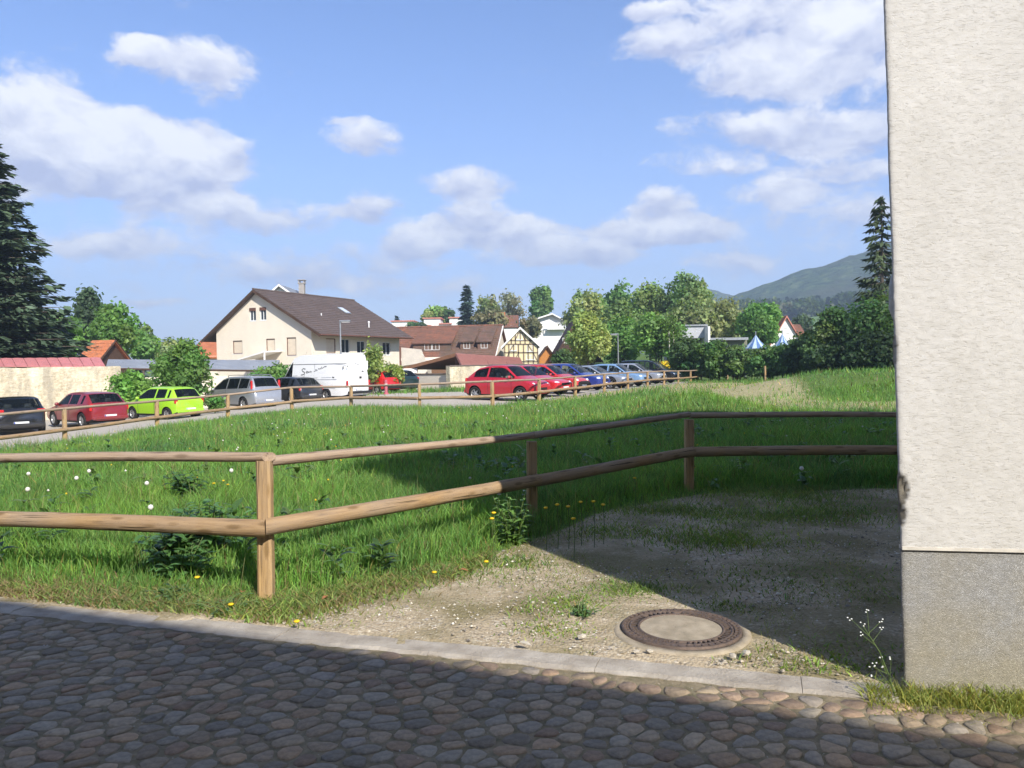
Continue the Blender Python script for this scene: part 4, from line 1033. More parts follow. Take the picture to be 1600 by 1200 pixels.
def cut_walls(poly_mesh, holes):
    """recess the window openings into a solid wall block; holes: centre, half side, half height, face"""
    cm = MB()
    for (c, w, h, face) in holes:
        face = Vector(face).normalized(); side = Vector((0, 0, 1)).cross(face).normalized(); c = Vector(c)
        vs = [c+side*u+Vector((0, 0, z))+face*d for d in (-.14, .3) for z in (-h/2, h/2) for u in (-w/2, w/2)]
        cm.add(vs, [(0, 2, 3, 1), (4, 5, 7, 6), (0, 1, 5, 4), (2, 6, 7, 3), (0, 4, 6, 2), (1, 3, 7, 5)])
    return boolean_cut(poly_mesh, cm.mesh('cutter', m_cream))

# ---------------------------------------------------------------- big cream house
HC = Vector((-15.6, 63.0, 0)); HXV = Vector((.916, -.401, 0)); HYV = Vector((.401, .916, 0)); HW = 9.62; HL = 13.0
HO = HC - HXV*HW
house = thing('cream_house', 'large cream house with steep brown tiled roof behind the white van', 'house', (HO.x, HO.y, 0), math.atan2(HXV.y, HXV.x))
def gab(px, py):
    k = (px-800)/FPX; t = (k*HO.y-HO.x)/(HXV.x-k*HXV.y); Yd = HO.y+HXV.y*t; return t, zpix(px, py, Yd)
def lng(px, py):
    k = (px-800)/FPX; t = (k*HC.y-HC.x)/(HYV.x-k*HYV.y); Yd = HC.y+HYV.y*t; return t, zpix(px, py, Yd)
AX = 4.35; AZ = 7.75; ER = (HW+1.15, 4.02); EL = (-1.2, 3.82)
def roof_z(x): return AZ-(AZ-ER[1])*(x-AX)/(ER[0]-AX) if x > AX else AZ-(AZ-EL[1])*(AX-x)/(AX-EL[0])
wm = MB(); wm.prism([(0, -1), (HW, -1), (HW, roof_z(HW)-.16), (AX, AZ-.17), (0, roof_z(0)-.16)], 'y', 0, HL)
wmesh = wm.mesh('wall', m_cream); holes = []; wins = []
for (x0, x1, y0, y1, kd) in [(392.5, 402.5, 481, 502, 'g'), (408.5, 418.5, 480, 501, 'g'), (365, 380, 532, 553, 's'), (417, 431, 529, 551, 's'), (449, 464, 527, 556, 's')]:
    a, za = gab(x0, y1); b_, zb = gab(x1, y0); c = ((a+b_)/2, 0, (za+zb)/2); w, h = b_-a, zb-za; holes.append((c, w, h, (0, -1, 0))); wins.append((c, w, h, (0, -1, 0), kd))
for (x0, x1, y0, y1, kd) in [(511, 526, 529, 552, 's'), (535, 548, 530, 552, 'w'), (559, 572, 533, 552, 'w'), (599, 611.5, 535, 555, 'w')]:
    a, za = lng(x0, y1); b_, zb = lng(x1, y0); c = (HW, (a+b_)/2, (za+zb)/2); w, h = b_-a, zb-za; holes.append((c, w, h, (1, 0, 0))); wins.append((c, w, h, (1, 0, 0), kd))
link('wall', cut_walls(wmesh, holes), house)
for (c, w, h, fc, kd) in wins:
    cc = Vector(c)-Vector(fc)*.075
    if kd == 's':
        o = window(house, cc, w-.02, h-.02, fc, .05, m_brown_frame, m_pane, True, m_shutter)
    else:
        o = window(house, cc, w-.02, h-.02, fc, .05, m_wframe, m_pane, True)
        if kd == 'g':
            bx = MB(); bx.box(c[0]-w/2, c[0]+w/2, -.03, .02, c[2]+h/2-.26, c[2]+h/2-.01); bx.build('shutter_box', m_brown_frame, o)
rf = MB(); y0, y1 = -.45, HL+.5
courses(rf, (ER[0], y0, ER[1]), (ER[0], y1, ER[1]), (AX, y0, AZ), (AX, y1, AZ), .34, .03, .16)
courses(rf, (EL[0], y0, EL[1]), (EL[0], y1, EL[1]), (AX, y0, AZ), (AX, y1, AZ), .34, .03, .16)
roof = rf.build('roof', m_tile_brown, house)
mb = MB(); mb.tube([(AX, y0-.02, AZ+.03), (AX, y1+.02, AZ+.03)], .09, 10); mb.build('ridge_tiles', m_tile_brown, roof)
for (x_, z_) in (ER, EL):
    s_ = 1 if x_ > AX else -1
    mb = MB(); mb.add([(AX, y0-.03, AZ-.02), (x_, y0-.03, z_-.02), (x_, y0-.03, z_-.22), (AX, y0-.03, AZ-.22), (AX, y0+.01, AZ-.02), (x_, y0+.01, z_-.02), (x_, y0+.01, z_-.22), (AX, y0+.01, AZ-.22)], [(0, 1, 2, 3), (7, 6, 5, 4), (0, 4, 5, 1), (1, 5, 6, 2), (2, 6, 7, 3), (3, 7, 4, 0)]); mb.build('barge_board', m_wood_d, roof)
    mb = MB(); mb.tube([(x_+s_*.06, y0, z_-.06), (x_+s_*.06, y1, z_-.06)], .065, 8); mb.build('gutter', m_brown_frame, roof)
# skylight and vent pipe on the near slope
def on_slope(px, py):
    best = None
    for t in np.linspace(0, HL, 120):
        for x_ in np.linspace(AX, ER[0], 60):
            w_ = HO+HXV*x_+HYV*t; z_ = roof_z(x_); dx = 800+FPX*w_.x/w_.y-px; dy = horizon(px)-(z_-EYE)*FPX/w_.y-py; e = dx*dx+dy*dy
            if best is None or e < best[0]: best = (e, x_, t, z_)
    return best[1:]
sx, sy, sz = on_slope(539, 487); sl_a = math.atan2(AZ-ER[1], ER[0]-AX)
sk = MB(); sk.rbox((0, 0, .08), (1.15, .8, .10), .02); so = sk.build('skylight', m_lead, roof, (sx, sy, sz), (0, sl_a, 0))
mb = MB(); mb.rbox((0, 0, .137), (.95, .62, .01), .003); mb.build('pane', pm('bright_pane', (.62, .66, .72), (.5, .55, .6), 1, .1), so)
sx, sy, sz = on_slope(578, 512); mb = MB(); mb.tube([(0, 0, -.1), (0, 0, .45)], .06, 10); mb.lathe([(.10, .42), (.10, .5), (.02, .56)], 10); mb.build('vent_pipe', m_wframe, roof, (sx, sy, sz))
sx, sy, sz = on_slope(505, 493); mb = MB(); mb.tube([(0, 0, -.1), (0, 0, .2)], .05, 8); mb.build('vent_pipe', m_wframe, roof, (sx, sy, sz))
# lean-to canopy at the gable, its white edge slants
a, za = gab(402, 563); b_, zb = gab(443, 551); ct = MB()
ct.add([(a, -2.2, za), (b_, -2.2, zb), (b_, 0, zb+.1), (a, 0, za+.1), (a, -2.2, za+.10), (b_, -2.2, zb+.10), (b_, 0, zb+.2), (a, 0, za+.2)], [(3, 2, 1, 0), (4, 5, 6, 7), (0, 1, 5, 4), (1, 2, 6, 5), (2, 3, 7, 6), (3, 0, 4, 7)]); ct.build('canopy', m_white, house)
mb = MB(); mb.box(b_-.10, b_, -2.15, -2.05, -1, zb); mb.build('canopy_post', m_white, house)

def frontal_house(name, label, d, left, right, apex, eave_l, eave_r, bottom, depth, wall, roofm, wins=(), over=.35, cat='house', turn=0.0, edge=None, row=.4):
    """gable facing the viewer, measured in picture pixels at depth d; real depth behind it"""
    pc = (left+right)/2; x0 = (pc-800)/FPX*d; t = thing(name, label, cat, (x0, d, 0), turn)
    X = lambda px: (px-pc)*d/FPX
    Zp = lambda px, py: zpix(px, py, d)
    xl, xr, xa = X(left), X(right), X(apex[0]); zl, zr, za = Zp(left, eave_l), Zp(right, eave_r), Zp(*apex); zb = min(Zp(pc, bottom), gz1(x0, d)) - .3
    k1 = (za-zl)/(xa-xl); k2 = (za-zr)/(xr-xa)
    m = MB(); m.prism([(xl, zb), (xr, zb), (xr, zr-.12), (xa, za-.13), (xl, zl-.12)], 'y', 0, depth); m.build('wall', wall, t)
    r_ = MB(); y0, y1 = -over, depth+over
    courses(r_, (xl-over, y0, zl-k1*over), (xl-over, y1, zl-k1*over), (xa, y0, za), (xa, y1, za), row, .02, .12)
    courses(r_, (xr+over, y0, zr-k2*over), (xr+over, y1, zr-k2*over), (xa, y0, za), (xa, y1, za), row, .02, .12)
    ro = r_.build('roof', roofm, t)
    for (x_, z_) in ((xl-over, zl-k1*over), (xr+over, zr-k2*over)):
        mb = MB(); vs = [(xa, y, za-q) for y in (y0-.04, y0+.01) for q in (-.02, .22)] + [(x_, y, z_-q) for y in (y0-.04, y0+.01) for q in (-.02, .22)]
        mb.add(vs, [(0, 1, 5, 4), (2, 6, 7, 3), (0, 4, 6, 2), (1, 3, 7, 5), (0, 2, 3, 1), (4, 5, 7, 6)]); mb.build('barge_board', edge or m_wood_d, ro)
    for (a, b_, c, e) in wins:
        window(t, ((X(a)+X(b_))/2, -.0, (Zp(a, c)+Zp(a, e))/2), X(b_)-X(a), Zp(a, c)-Zp(a, e), (0, -1, 0), .03, m_wframe, m_pane)
    return t, X, Zp
# white gable peeping over the cream house with its chimney
t, X, Zp = frontal_house('white_house', 'white gable and chimney peeping over the brown roof', 92, 425, 476, (441, 445), 459, 470, 560, 12, m_white, m_grey_roof, [], .5, edge=m_white)
m_chim = pm('chimney_block', (.36, .33, .30), (.26, .24, .22), 4, .9, .4, 20)
c = MB(); cx = X(460); z0, z1 = Zp(460, 462), Zp(460, 438); c.box(cx-.32, cx+.32, 4, 4.64, z0-1.5, z1); co_ = c.build('chimney', m_chim, t)
mb = MB(); mb.rbox((cx, 4.32, z1+.02), (.8, .8, .12), .02); mb.rbox((cx, 4.32, z1+.42), (.86, .86, .09), .02)
for sx_ in (-.3, .3):
    for sy_ in (-.3, .3): mb.box(cx+sx_-.05, cx+sx_+.05, 4.32+sy_-.05, 4.32+sy_+.05, z1+.05, z1+.40)
mb.build('chimney_cap', m_chim, co_)

# ---------------------------------------------------------------- long tiled house with dormers
LO = Vector((-1.15, 92.0, 0)); LY = Vector((-.985, .172, 0)).normalized(); LX = Vector((LY.y, -LY.x, 0))
lh = thing('long_tiled_house', 'long low house with weathered red tile roof and white dormers', 'house', LO, math.atan2(LX.y, LX.x))
RZ = 5.8; LW = 5.6; EZ = 1.9; LL = 24
m = MB(); m.prism([(-LW+.4, -1), (LW-.4, -1), (LW-.4, EZ+.05), (0, RZ-.25), (-LW+.4, EZ+.05)], 'y', .1, LL); m.build('wall', m_cream, lh)
rf = MB()
courses(rf, (-LW, -.2, EZ-.3), (-LW, 6.2, EZ-.3), (0, -.2, RZ), (0, 6.2, RZ), .36, .03, .14, 1)
courses(rf, (-LW, 6.2, EZ-.3), (-LW, LL, EZ-.3), (0, 6.2, RZ), (0, LL, RZ), .36, .03, .14, 0)
courses(rf, (LW, -.2, EZ-.3), (LW, LL, EZ-.3), (0, -.2, RZ), (0, LL, RZ), .5, .03, .14, 0)
lroof = rf.build('roof', [m_tile_red, m_tile_dark], lh)
mb = MB(); mb.tube([(0, -.25, RZ+.04), (0, LL, RZ+.04)], .12, 8); mb.build('ridge_tiles', m_tile_red, lroof)
mb = MB(); mb.add([(0, -.28, RZ+.02), (-LW, -.28, EZ-.28), (-LW, -.28, EZ-.55), (0, -.28, RZ-.25), (0, -.2, RZ+.02), (-LW, -.2, EZ-.28), (-LW, -.2, EZ-.55), (0, -.2, RZ-.25)], [(0, 1, 2, 3), (7, 6, 5, 4), (0, 4, 5, 1), (1, 5, 6, 2), (2, 6, 7, 3), (3, 7, 4, 0)]); mb.build('verge_board', m_white, lroof)
def ldorm(px0, px1, py0, py1, wide):
    """shed dormer whose window shows between these pixels"""
    def hit(px, py):
        k = (px-800)/FPX; best = None
        for u in np.linspace(-LW+.2, -.4, 80):
            # stand the dormer face on the slope at distance u
            t_ = (k*(LO.y+LX.y*u)-LO.x-LX.x*u)/(LY.x-k*LY.y); Yd = LO.y+LX.y*u+LY.y*t_; z_ = zpix(px, py, Yd); sl_ = RZ+(RZ-EZ+.3)/LW*u
            e = abs(z_-sl_-.12)
            if best is None or e < best[0]: best = (e, u, t_, z_)
        return best[1:]
    u, tA, zb = hit(px0, py1); _, tB, _ = hit(px1, py1); Yd = LO.y+LX.y*u+LY.y*tA; hgt = (py1-py0)*Yd/FPX
    y0_, y1_ = min(tA, tB)-wide, max(tA, tB)+wide; zt = zb+hgt+.12
    us = -max(.25, (RZ-.15-zt)/((RZ-zt)/max(.1, -u)) * .12)
    d = MB(); zs = RZ+(RZ-EZ+.3)/LW*u
    d.add([(u, y0_, zs-.2), (u, y1_, zs-.2), (u, y1_, zt), (u, y0_, zt), (-.25, y0_, RZ-.2), (-.25, y1_, RZ-.2), (-.25, y0_, RZ-1.2), (-.25, y1_, RZ-1.2)], [(0, 1, 2, 3), (3, 2, 5, 4), (0, 3, 4, 6), (1, 7, 5, 2), (4, 5, 7, 6), (0, 6, 7, 1)])
    do = d.build('dormer', m_tile_dark, lh)
    r2 = MB(); courses(r2, (u-.25, y0_-.12, zt-.02), (u-.25, y1_+.12, zt-.02), (-.12, y0_-.12, RZ-.02), (-.12, y1_+.12, RZ-.02), .36, .03, .10); r2.build('dormer_roof', m_tile_red if wide > 1 else m_tile_dark, do)
    n = 2 if wide > 1 else 1; ww = abs(tB-tA)/n
    for i in range(n): window(do, (u, min(tA, tB)+ww*(i+.5), zb+hgt/2+.05), ww-.04, hgt, (-1, 0, 0), .04, m_wframe, m_pane, True, None, False)
ldorm(664, 688, 538, 548, 1.3); ldorm(725, 735.5, 535.5, 545.5, .35); ldorm(752, 763, 535.5, 545, .35)
# ---------------------------------------------------------------- half-timbered yellow house
m_yelw = pm('yellow_plaster', (.70, .60, .36), (.62, .53, .32), 2, .9)
t, X, Zp = frontal_house('half_timbered_house', 'yellow half-timbered gable at the end of the tiled roof', 84.5, 788, 842, (814, 511), 538, 537, 575, 7, m_yelw, m_tile_dark, [(808, 817.5, 523, 531), (798, 808, 540, 548), (824, 833, 540, 549), (823, 836, 555, 562)], .3, edge=m_white)
def timber(x0, y0, x1, y1, w=.13):
    a = Vector((X(x0), -.045, Zp(x0, y0))); b_ = Vector((X(x1), -.045, Zp(x1, y1))); d_ = (b_-a).normalized(); s_ = Vector((d_.z, 0, -d_.x))*w/2
    mb = MB(); vs = [a-s_, a+s_, b_+s_, b_-s_]; vs = [Vector((v.x, y, v.z)) for y in (-.035, .03) for v in vs]
    mb.add(vs, [(0, 1, 2, 3), (7, 6, 5, 4), (0, 4, 5, 1), (1, 5, 6, 2), (2, 6, 7, 3), (3, 7, 4, 0)]); mb.build('timber', m_tim, t)
m_tim = pm('grey_timber', (.24, .185, .125), (.15, .115, .085), 5, .8)
for y in (520, 532, 538, 551, 565): 
    hw = 26 if y > 537 else 26*(y-511)/27
    timber(815-hw, y, 815+hw, y)
for x in (789.5, 796, 803.5, 811, 819, 826, 834, 841): timber(x, 538, x, 572)
for x in (800, 806.5, 814, 821.5, 829): timber(x, 520 if 803 < x < 825 else 528, x, 538)
for (a, b_, c, e) in ((796, 551, 803, 539), (834, 551, 826, 539), (790, 565, 796, 552), (841, 565, 834, 552), (803, 565, 811, 552), (806, 532, 811, 521), (822, 532, 817, 521)): timber(a, b_, c, e, .10)
frontal_house('orange_shed', 'small orange shed with red roof beside the half-timbered house', 92, 843, 868, (856, 540), 557, 557, 575, 6, pm('orange_boards', (.50, .22, .06), (.40, .17, .05), 3, .8), m_tile_red, [], .3)
# ---------------------------------------------------------------- open shed (carport) with walls in front
cp = thing('carport', 'open timber carport with brown verge and red tiled roof', 'shed')
def wp(px, py, d): return Vector(((px-800)/FPX*d, d, zpix(px, py, d)))
r0, r1 = wp(713, 552, 57), wp(813, 558.5, 74); e0, e1 = wp(624, 575.5, 60), wp(735, 576, 77); f0, f1 = wp(722, 571, 54), wp(818, 569.5, 70)
def slab_quad(mb, a, b_, c, d_, th, mi=0):
    up = Vector((0, 0, th)); vs = [a, b_, c, d_, a-up, b_-up, c-up, d_-up]
    mb.add(vs, [(0, 1, 2, 3), (7, 6, 5, 4), (0, 4, 5, 1), (1, 5, 6, 2), (2, 6, 7, 3), (3, 7, 4, 0)], mi)
mb = MB(); courses(mb, f0, f1, r0, r1, .34, .025, .12); mb.build('roof', pm('pinkish_tile', (.36, .16, .125), (.27, .115, .09), 3, .8, .4, 20, .02), cp)
mb = MB(); slab_quad(mb, e0, e1, r1, r0, .10); mb.build('roof_boards', m_soffit, cp)
mb = MB(); dv = Vector((-.02, -.06, 0)); slab_quad(mb, e0+dv, e0, r0, r0+dv, .24); mb.build('verge_board', pm('verge_wood', (.27, .135, .07), (.2, .10, .055), 4, .7), cp)
for (p, q) in ((e0, .9), (r0, .95), (e1, .95), (f1, .95), (f0, .98)):
    mb = MB(); z_ = gz1(p.x, p.y); mb.box(p.x-.08, p.x+.08, p.y+.15, p.y+.31, z_-.2, p.z-.11); mb.build('post', m_soffit, cp)
mb = MB(); bk0, bk1 = wp(640, 566, 78), wp(800, 566, 78); mb.box(bk0.x, bk1.x, 78, 78.2, -1, 1.55); mb.build('back_wall', m_soffit, cp)
mb = MB(); a, b_ = wp(629, 576, 59.2), wp(652, 583, 59.2); mb.rbox(((a.x+b_.x)/2, 59.5, (a.z+b_.z)/2), (b_.x-a.x, .5, a.z-b_.z), .02); mb.rbox(((a.x+b_.x)/2, 59.5, (b_.z-.6)/2), (b_.x-a.x-.2, .4, b_.z+.6), .02)
tag(mb.build('white_cabinet', m_white), 'white cabinet standing under the carport verge', 'cabinet')
tr = thing('terrace_parapet', 'beige concrete terrace parapet between cream house and carport', 'wall', (0, 0, 0)); mb = MB()
P = [wp(628, 543, 66), wp(659, 546, 66), wp(667, 566, 66), wp(628, 572, 66)]; mb.prism([(p.x, p.z) for p in P], 'y', 66, 66.25); mb.build('panel', pm('beige_concrete', (.55, .50, .42), (.45, .41, .35), 2, .9, .3, 20), tr)
mb = MB(); a = wp(627, 541, 65.8); mb.box(a.x-.10, a.x+.02, 65.7, 65.85, -.6, a.z); mb.build('rain_pipe', m_brown_frame, tr)
mb = MB(); a, b_ = wp(628, 572, 66), wp(667, 590, 66); mb.box(a.x, b_.x, 66.3, 70, -.6, wp(628, 568, 66).z); mb.build('base', m_cream, tr)

def rough_wall(name, label, p0, p1, z0, z1, th, mat, seed, cop=None, jit=.03, step=.25, topjit=.05):
    """old wall: gridded face with real unevenness, optional coping slabs"""
    p0, p1 = Vector(p0), Vector(p1); L = (p1-p0).length; d = (p1-p0).normalized(); nrm = Vector((d.y, -d.x, 0)); t = thing(name, label, 'wall', p0)
    nu = max(2, int(L/step)); nz_ = max(2, int((z1-z0)/step)); V = []; F = []
    for sd in (0, 1):
        for j in range(nz_+1):
            for i in range(nu+1):
                u = L*i/nu; z = z0+(z1-z0)*j/nz_
                if j == nz_: z += topjit*mnoise.noise((u*.9, seed, 3))
                o_ = jit*mnoise.noise((u*1.7, z*1.7, seed+sd*9)) + (th/2 if sd == 0 else -th/2)
                p = d*u+nrm*o_; V.append((p.x, p.y, z))
    n1 = (nu+1)*(nz_+1); ix = lambda s_, i, j: s_*n1+j*(nu+1)+i
    for j in range(nz_):
        for i in range(nu): F.append((ix(0, i, j), ix(0, i+1, j), ix(0, i+1, j+1), ix(0, i, j+1))); F.append((ix(1, i, j), ix(1, i, j+1), ix(1, i+1, j+1), ix(1, i+1, j)))
    for i in range(nu): F.append((ix(0, i, nz_), ix(0, i+1, nz_), ix(1, i+1, nz_), ix(1, i, nz_)))
    for j in range(nz_): F.append((ix(0, 0, j), ix(0, 0, j+1), ix(1, 0, j+1), ix(1, 0, j))); F.append((ix(0, nu, j), ix(1, nu, j), ix(1, nu, j+1), ix(0, nu, j+1)))
    link('masonry', fast_mesh('masonry', V, F, mat), t)
    if cop:
        n = max(1, int(L/1.2)); ang = math.atan2(d.y, d.x)
        for i in range(n):
            mb = MB(); mb.rbox((L/n/2, 0, .03), (L/n-.015, th+.12, .07), .012); q = d*(L*i/n); mb.build('coping_slab', cop, t, (q.x, q.y, z1+random.uniform(0, .015)), (0, 0, ang))
    return t
# rubble-and-plaster wall materials
m_rub, nt, b, _ = mat_nodes('old_rubble_plaster'); co = ncoord(nt)
v_ = nt.nodes.new('ShaderNodeTexVoronoi'); v_.feature = 'DISTANCE_TO_EDGE'; mp = nt.nodes.new('ShaderNodeMapping'); mp.inputs['Scale'].default_value = (3.2, 3.2, 6.5); nt.links.new(co, mp.inputs[0]); nt.links.new(mp.outputs[0], v_.inputs['Vector']); v_.inputs['Scale'].default_value = 1
n1 = nnoise(nt, .55, 5, .6, co, stretch=(1, 1, .6)); n2 = nnoise(nt, 5, 6, .65, co); n3 = nnoise(nt, .9, 4, .6, co, stretch=(1.6, 1.6, .35))
st_ = nramp(nt, n2, [(.3, (.30, .25, .17)), (.5, (.50, .43, .30)), (.72, (.66, .58, .43))])
st_ = nmix(nt, nramp(nt, v_.outputs['Distance'], [(.0, (.75, .75, .75)), (.08, (0, 0, 0))]), st_, (.42, .37, .27, 1))
pla = nramp(nt, n2, [(.3, (.52, .46, .33)), (.7, (.70, .62, .46))])
c = nmix(nt, nramp(nt, n1, [(.42, (0, 0, 0)), (.52, (1, 1, 1))]), st_, pla)
c = nmix(nt, nramp(nt, n3, [(.44, (0, 0, 0)), (.62, (.8, .8, .8))]), c, (.30, .265, .20, 1))
setin(nt, b.inputs['Base Color'], c); b.inputs['Roughness'].default_value = .95
nbump(nt, b, nmath(nt, 'ADD', v_.outputs['Distance'], n2), .7, .05)
m_cop = pm('dark_coping', (.16, .125, .11), (.10, .08, .07), 3, .9, .4, 12)
def wline(px0, d0, px1, d1): return Vector(((px0-800)/FPX*d0, d0, 0)), Vector(((px1-800)/FPX*d1, d1, 0))
a, b_ = wline(-260, 36, 188, 42.5); rough_wall('stone_wall', 'old stained rubble and plaster wall under the pink roof', a, b_, -1.3, 1.72, .5, m_rub, 1, None, .05)
a, b_ = wline(176, 45.5, 430, 53); rough_wall('garage_wall', 'plain cream garage wall below the grey sheet roof', a, b_, -1.2, 1.05, .3, m_cream, 2, None, .008, 1.0, 0)
a, b_ = wline(620, 57, 706, 53.5); rough_wall('boundary_wall', 'low whitish wall with brown coping behind the grass verge', a, b_, -.6, .86, .3, pm('whitish_render', (.66, .60, .50), (.54, .48, .40), 2, .9, .3, 15, .01, stretch=(.3, .3, 4)), 3, m_cop, .008, .6, 0)
a, b_ = wline(700, 52.8, 885, 60); rough_wall('boundary_wall', 'yellowish rough stone wall behind the red parked car', a, b_, -.6, 1.40, .4, m_rub, 4, m_cop, .04)
# pink roof behind the rubble wall, grey roof over the garages
pr = thing('pink_roof_shed', 'shed with faded pink sheet roof looking over the rubble wall', 'shed'); mb = MB(); n = 22
A0, A1 = wp(-260, 571, 36.6), wp(166, 572, 42.9); B0, B1 = wp(-260, 562, 38.6), wp(158, 558.5, 44.9)
for i in range(n):
    f0_, f1_ = i/n, (i+1)/n-.002; p = A0.lerp(A1, f0_); q = A0.lerp(A1, f1_); r_ = B0.lerp(B1, f1_); s_ = B0.lerp(B1, f0_); pn = MB(); up = Vector((0, 0, .05)); mid = Vector((0, 0, .018))
    pn.add([p, q, r_, s_, p-up, q-up, r_-up, s_-up, p.lerp(q, .5)+mid, s_.lerp(r_, .5)+mid], [(0, 8, 9, 3), (8, 1, 2, 9), (7, 6, 5, 4), (0, 4, 5, 1, 8), (1, 5, 6, 2), (2, 6, 7, 3, 9), (3, 7, 4, 0)]); pn.build('roof_sheet', m_pink, pr)
mb = MB(); mb.add([(A0.x, A0.y+.4, -1), (A1.x-.2, A1.y+.4, -1), (B1.x-.2, B1.y, -1), (B0.x, B0.y, -1), (A0.x, A0.y+.4, A0.z-.05), (A1.x-.2, A1.y+.4, A1.z-.05), (B1.x-.2, B1.y, B1.z-.08), (B0.x, B0.y, B0.z-.08)], [(3, 2, 1, 0), (4, 5, 6, 7), (0, 1, 5, 4), (1, 2, 6, 5), (2, 3, 7, 6), (3, 0, 4, 7)]); mb.build('wall', m_cream, pr)
gr = thing('garage_roof', 'low grey sheet roof over the row of garages', 'roof'); A0, A1 = wp(166, 574, 45.0), wp(434, 578, 52.6); B0, B1 = wp(170, 561.5, 48), wp(438, 562.5, 56)
mb = MB(); slab_quad(mb, A0, A1, B1, B0, .14); mb.build('roof_sheet', m_grey_roof, gr)
mb = MB(); mb.tube([A0+Vector((0, -.06, -.08)), A1+Vector((0, -.06, -.08))], .06, 8); mb.build('gutter', m_wood_d, gr)
# orange roofed houses behind
def side_house(name, label, d, x0, x1, ridge_y, eave_y, depth, roofm, wall, turn=0.0):
    """house whose ridge runs across the view"""
    pc = (x0+x1)/2; xx = (pc-800)/FPX*d; t = thing(name, label, 'house', (xx, d, 0), turn); w = (x1-x0)*d/FPX/2; zr, ze = zpix(pc, ridge_y, d+depth/2), zpix(pc, eave_y, d); g = gz1(xx, d)-.5
    m = MB(); m.prism([(0, g), (depth, g), (depth, ze-.05), (depth/2, zr-.16), (0, ze-.05)], 'x', -w+.25, w-.25); m.build('wall', wall, t)
    r_ = MB(); courses(r_, (-w, -.3, ze-.2), (w, -.3, ze-.2), (-w, depth/2, zr), (w, depth/2, zr), .36, .025, .12); courses(r_, (-w, depth+.3, ze-.2), (w, depth+.3, ze-.2), (-w, depth/2, zr), (w, depth/2, zr), .36, .025, .12); r_.build('roof', roofm, t)
    for s_ in (-1, 1):
        mb = MB(); mb.tube([(s_*w, -.3, ze-.22), (s_*w, depth/2, zr-.05), (s_*w, depth+.3, ze-.22)], .07, 6); mb.build('verge_board', m_wood_d, t)
    return t
side_house('orange_roof_house', 'orange tiled roof with dark gable rising behind the pink roof', 55, 116, 158, 532, 566, 3.6, m_tile_orange, m_wood_d, -.16)
side_house('orange_roof_house', 'sliver of orange roof behind the big spruce', 66, -40, 32, 536, 556, 8, m_tile_orange, m_cream, 0)
side_house('orange_roof_house', 'orange roof between the large bush and the cream house', 88, 292, 352, 531, 556, 9, m_tile_orange, m_cream, 0)
# ---------------------------------------------------------------- hillside houses
def flat_house(name, label, boxes, d, edge, wall=m_white, cat='house'):
    t = thing(name, label, cat, at((boxes[0][0]+boxes[0][1])/2, d)); o0 = t.location.copy()
    for (x0, x1, y0, y1, wn_) in boxes:
        a = wp(x0, y0, d); b_ = wp(x1, y1, d); mb = MB(); mb.box(a.x-o0.x, b_.x-o0.x, 0, 7, min(b_.z, gz1(a.x, d))-o0.z-1.5, a.z-o0.z); mb.build('wall', wall, t)
        mb = MB(); mb.box(a.x-o0.x-.25, b_.x-o0.x+.25, -.3, 7.3, a.z-o0.z, a.z-o0.z+.28); mb.build('roof_edge', edge, t)
        for (u0, u1, v0, v1) in wn_:
            p, q = wp(u0, v0, d), wp(u1, v1, d); window(t, ((p.x+q.x)/2-o0.x, 0, (p.z+q.z)/2-o0.z), q.x-p.x, p.z-q.z, (0, -1, 0), .05, m_wframe, m_pane, True, None, False)
    return t
flat_house('terrace_house', 'white flat house with pink roof line at the low end of the hillside', [(614, 648, 503, 515, [(630, 640, 506, 511)])], 178, m_pinkedge)
flat_house('terrace_house', 'white stepped flat house in the middle of the hillside row', [(664, 690, 498.5, 511, [(676, 684, 501, 506)]), (652, 674, 510, 516, [])], 182, m_pinkedge)
flat_house('terrace_house', 'tallest white block of the hillside row beside the dark spruce', [(704, 724, 497.5, 514, [(708, 713, 502, 507)]), (689, 706, 507, 514, [])], 180, m_pinkedge)
side_house('red_roof_house', 'red roofed house with orange chimney on the hillside', 150, 766, 812, 493, 510, 8, m_tile_red, m_white)
c = MB(); p = wp(787, 489, 153); c.box(-.5, .5, -.4, .4, -2.4, .1); ch = tag(c.build('chimney', m_tile_orange, None, (p.x, 153, p.z)), None); 
ch.parent = bpy.data.objects['red_roof_house']; ch.location = (p.x-ch.parent.location.x, 153-ch.parent.location.y, p.z)
t, X, Zp = frontal_house('white_gable_house', 'white gabled villa with balcony on the hillside', 138, 832, 885, (864, 490), 500, 501, 545, 12, m_white, m_tile_dark, [(862, 879, 506, 513), (866, 878, 524, 531), (845, 852, 509, 516)], .9, edge=m_white)
mb = MB(); a, b_ = X(856), X(884); z_ = Zp(870, 514); mb.box(a, b_, -1.3, -.02, z_-.15, z_); bo = mb.build('balcony', m_white, t)
for i in range(9):
    mb = MB(); xx = a+(b_-a)*i/8; mb.box(xx-.05, xx+.05, -1.3, -1.2, z_, z_+.9); mb.build('baluster', m_white, bo)
mb = MB(); mb.box(a, b_, -1.32, -1.18, z_+.902, z_+1.0); mb.build('handrail', m_white, bo)
t, X, Zp = frontal_house('dark_timber_house', 'dark boarded house with steep dark roof behind the yellow-green tree', 84, 874, 930, (902, 497), 545, 545, 580, 10, m_wood_d, m_tile_dark, [(880, 886, 528, 536)], .8)
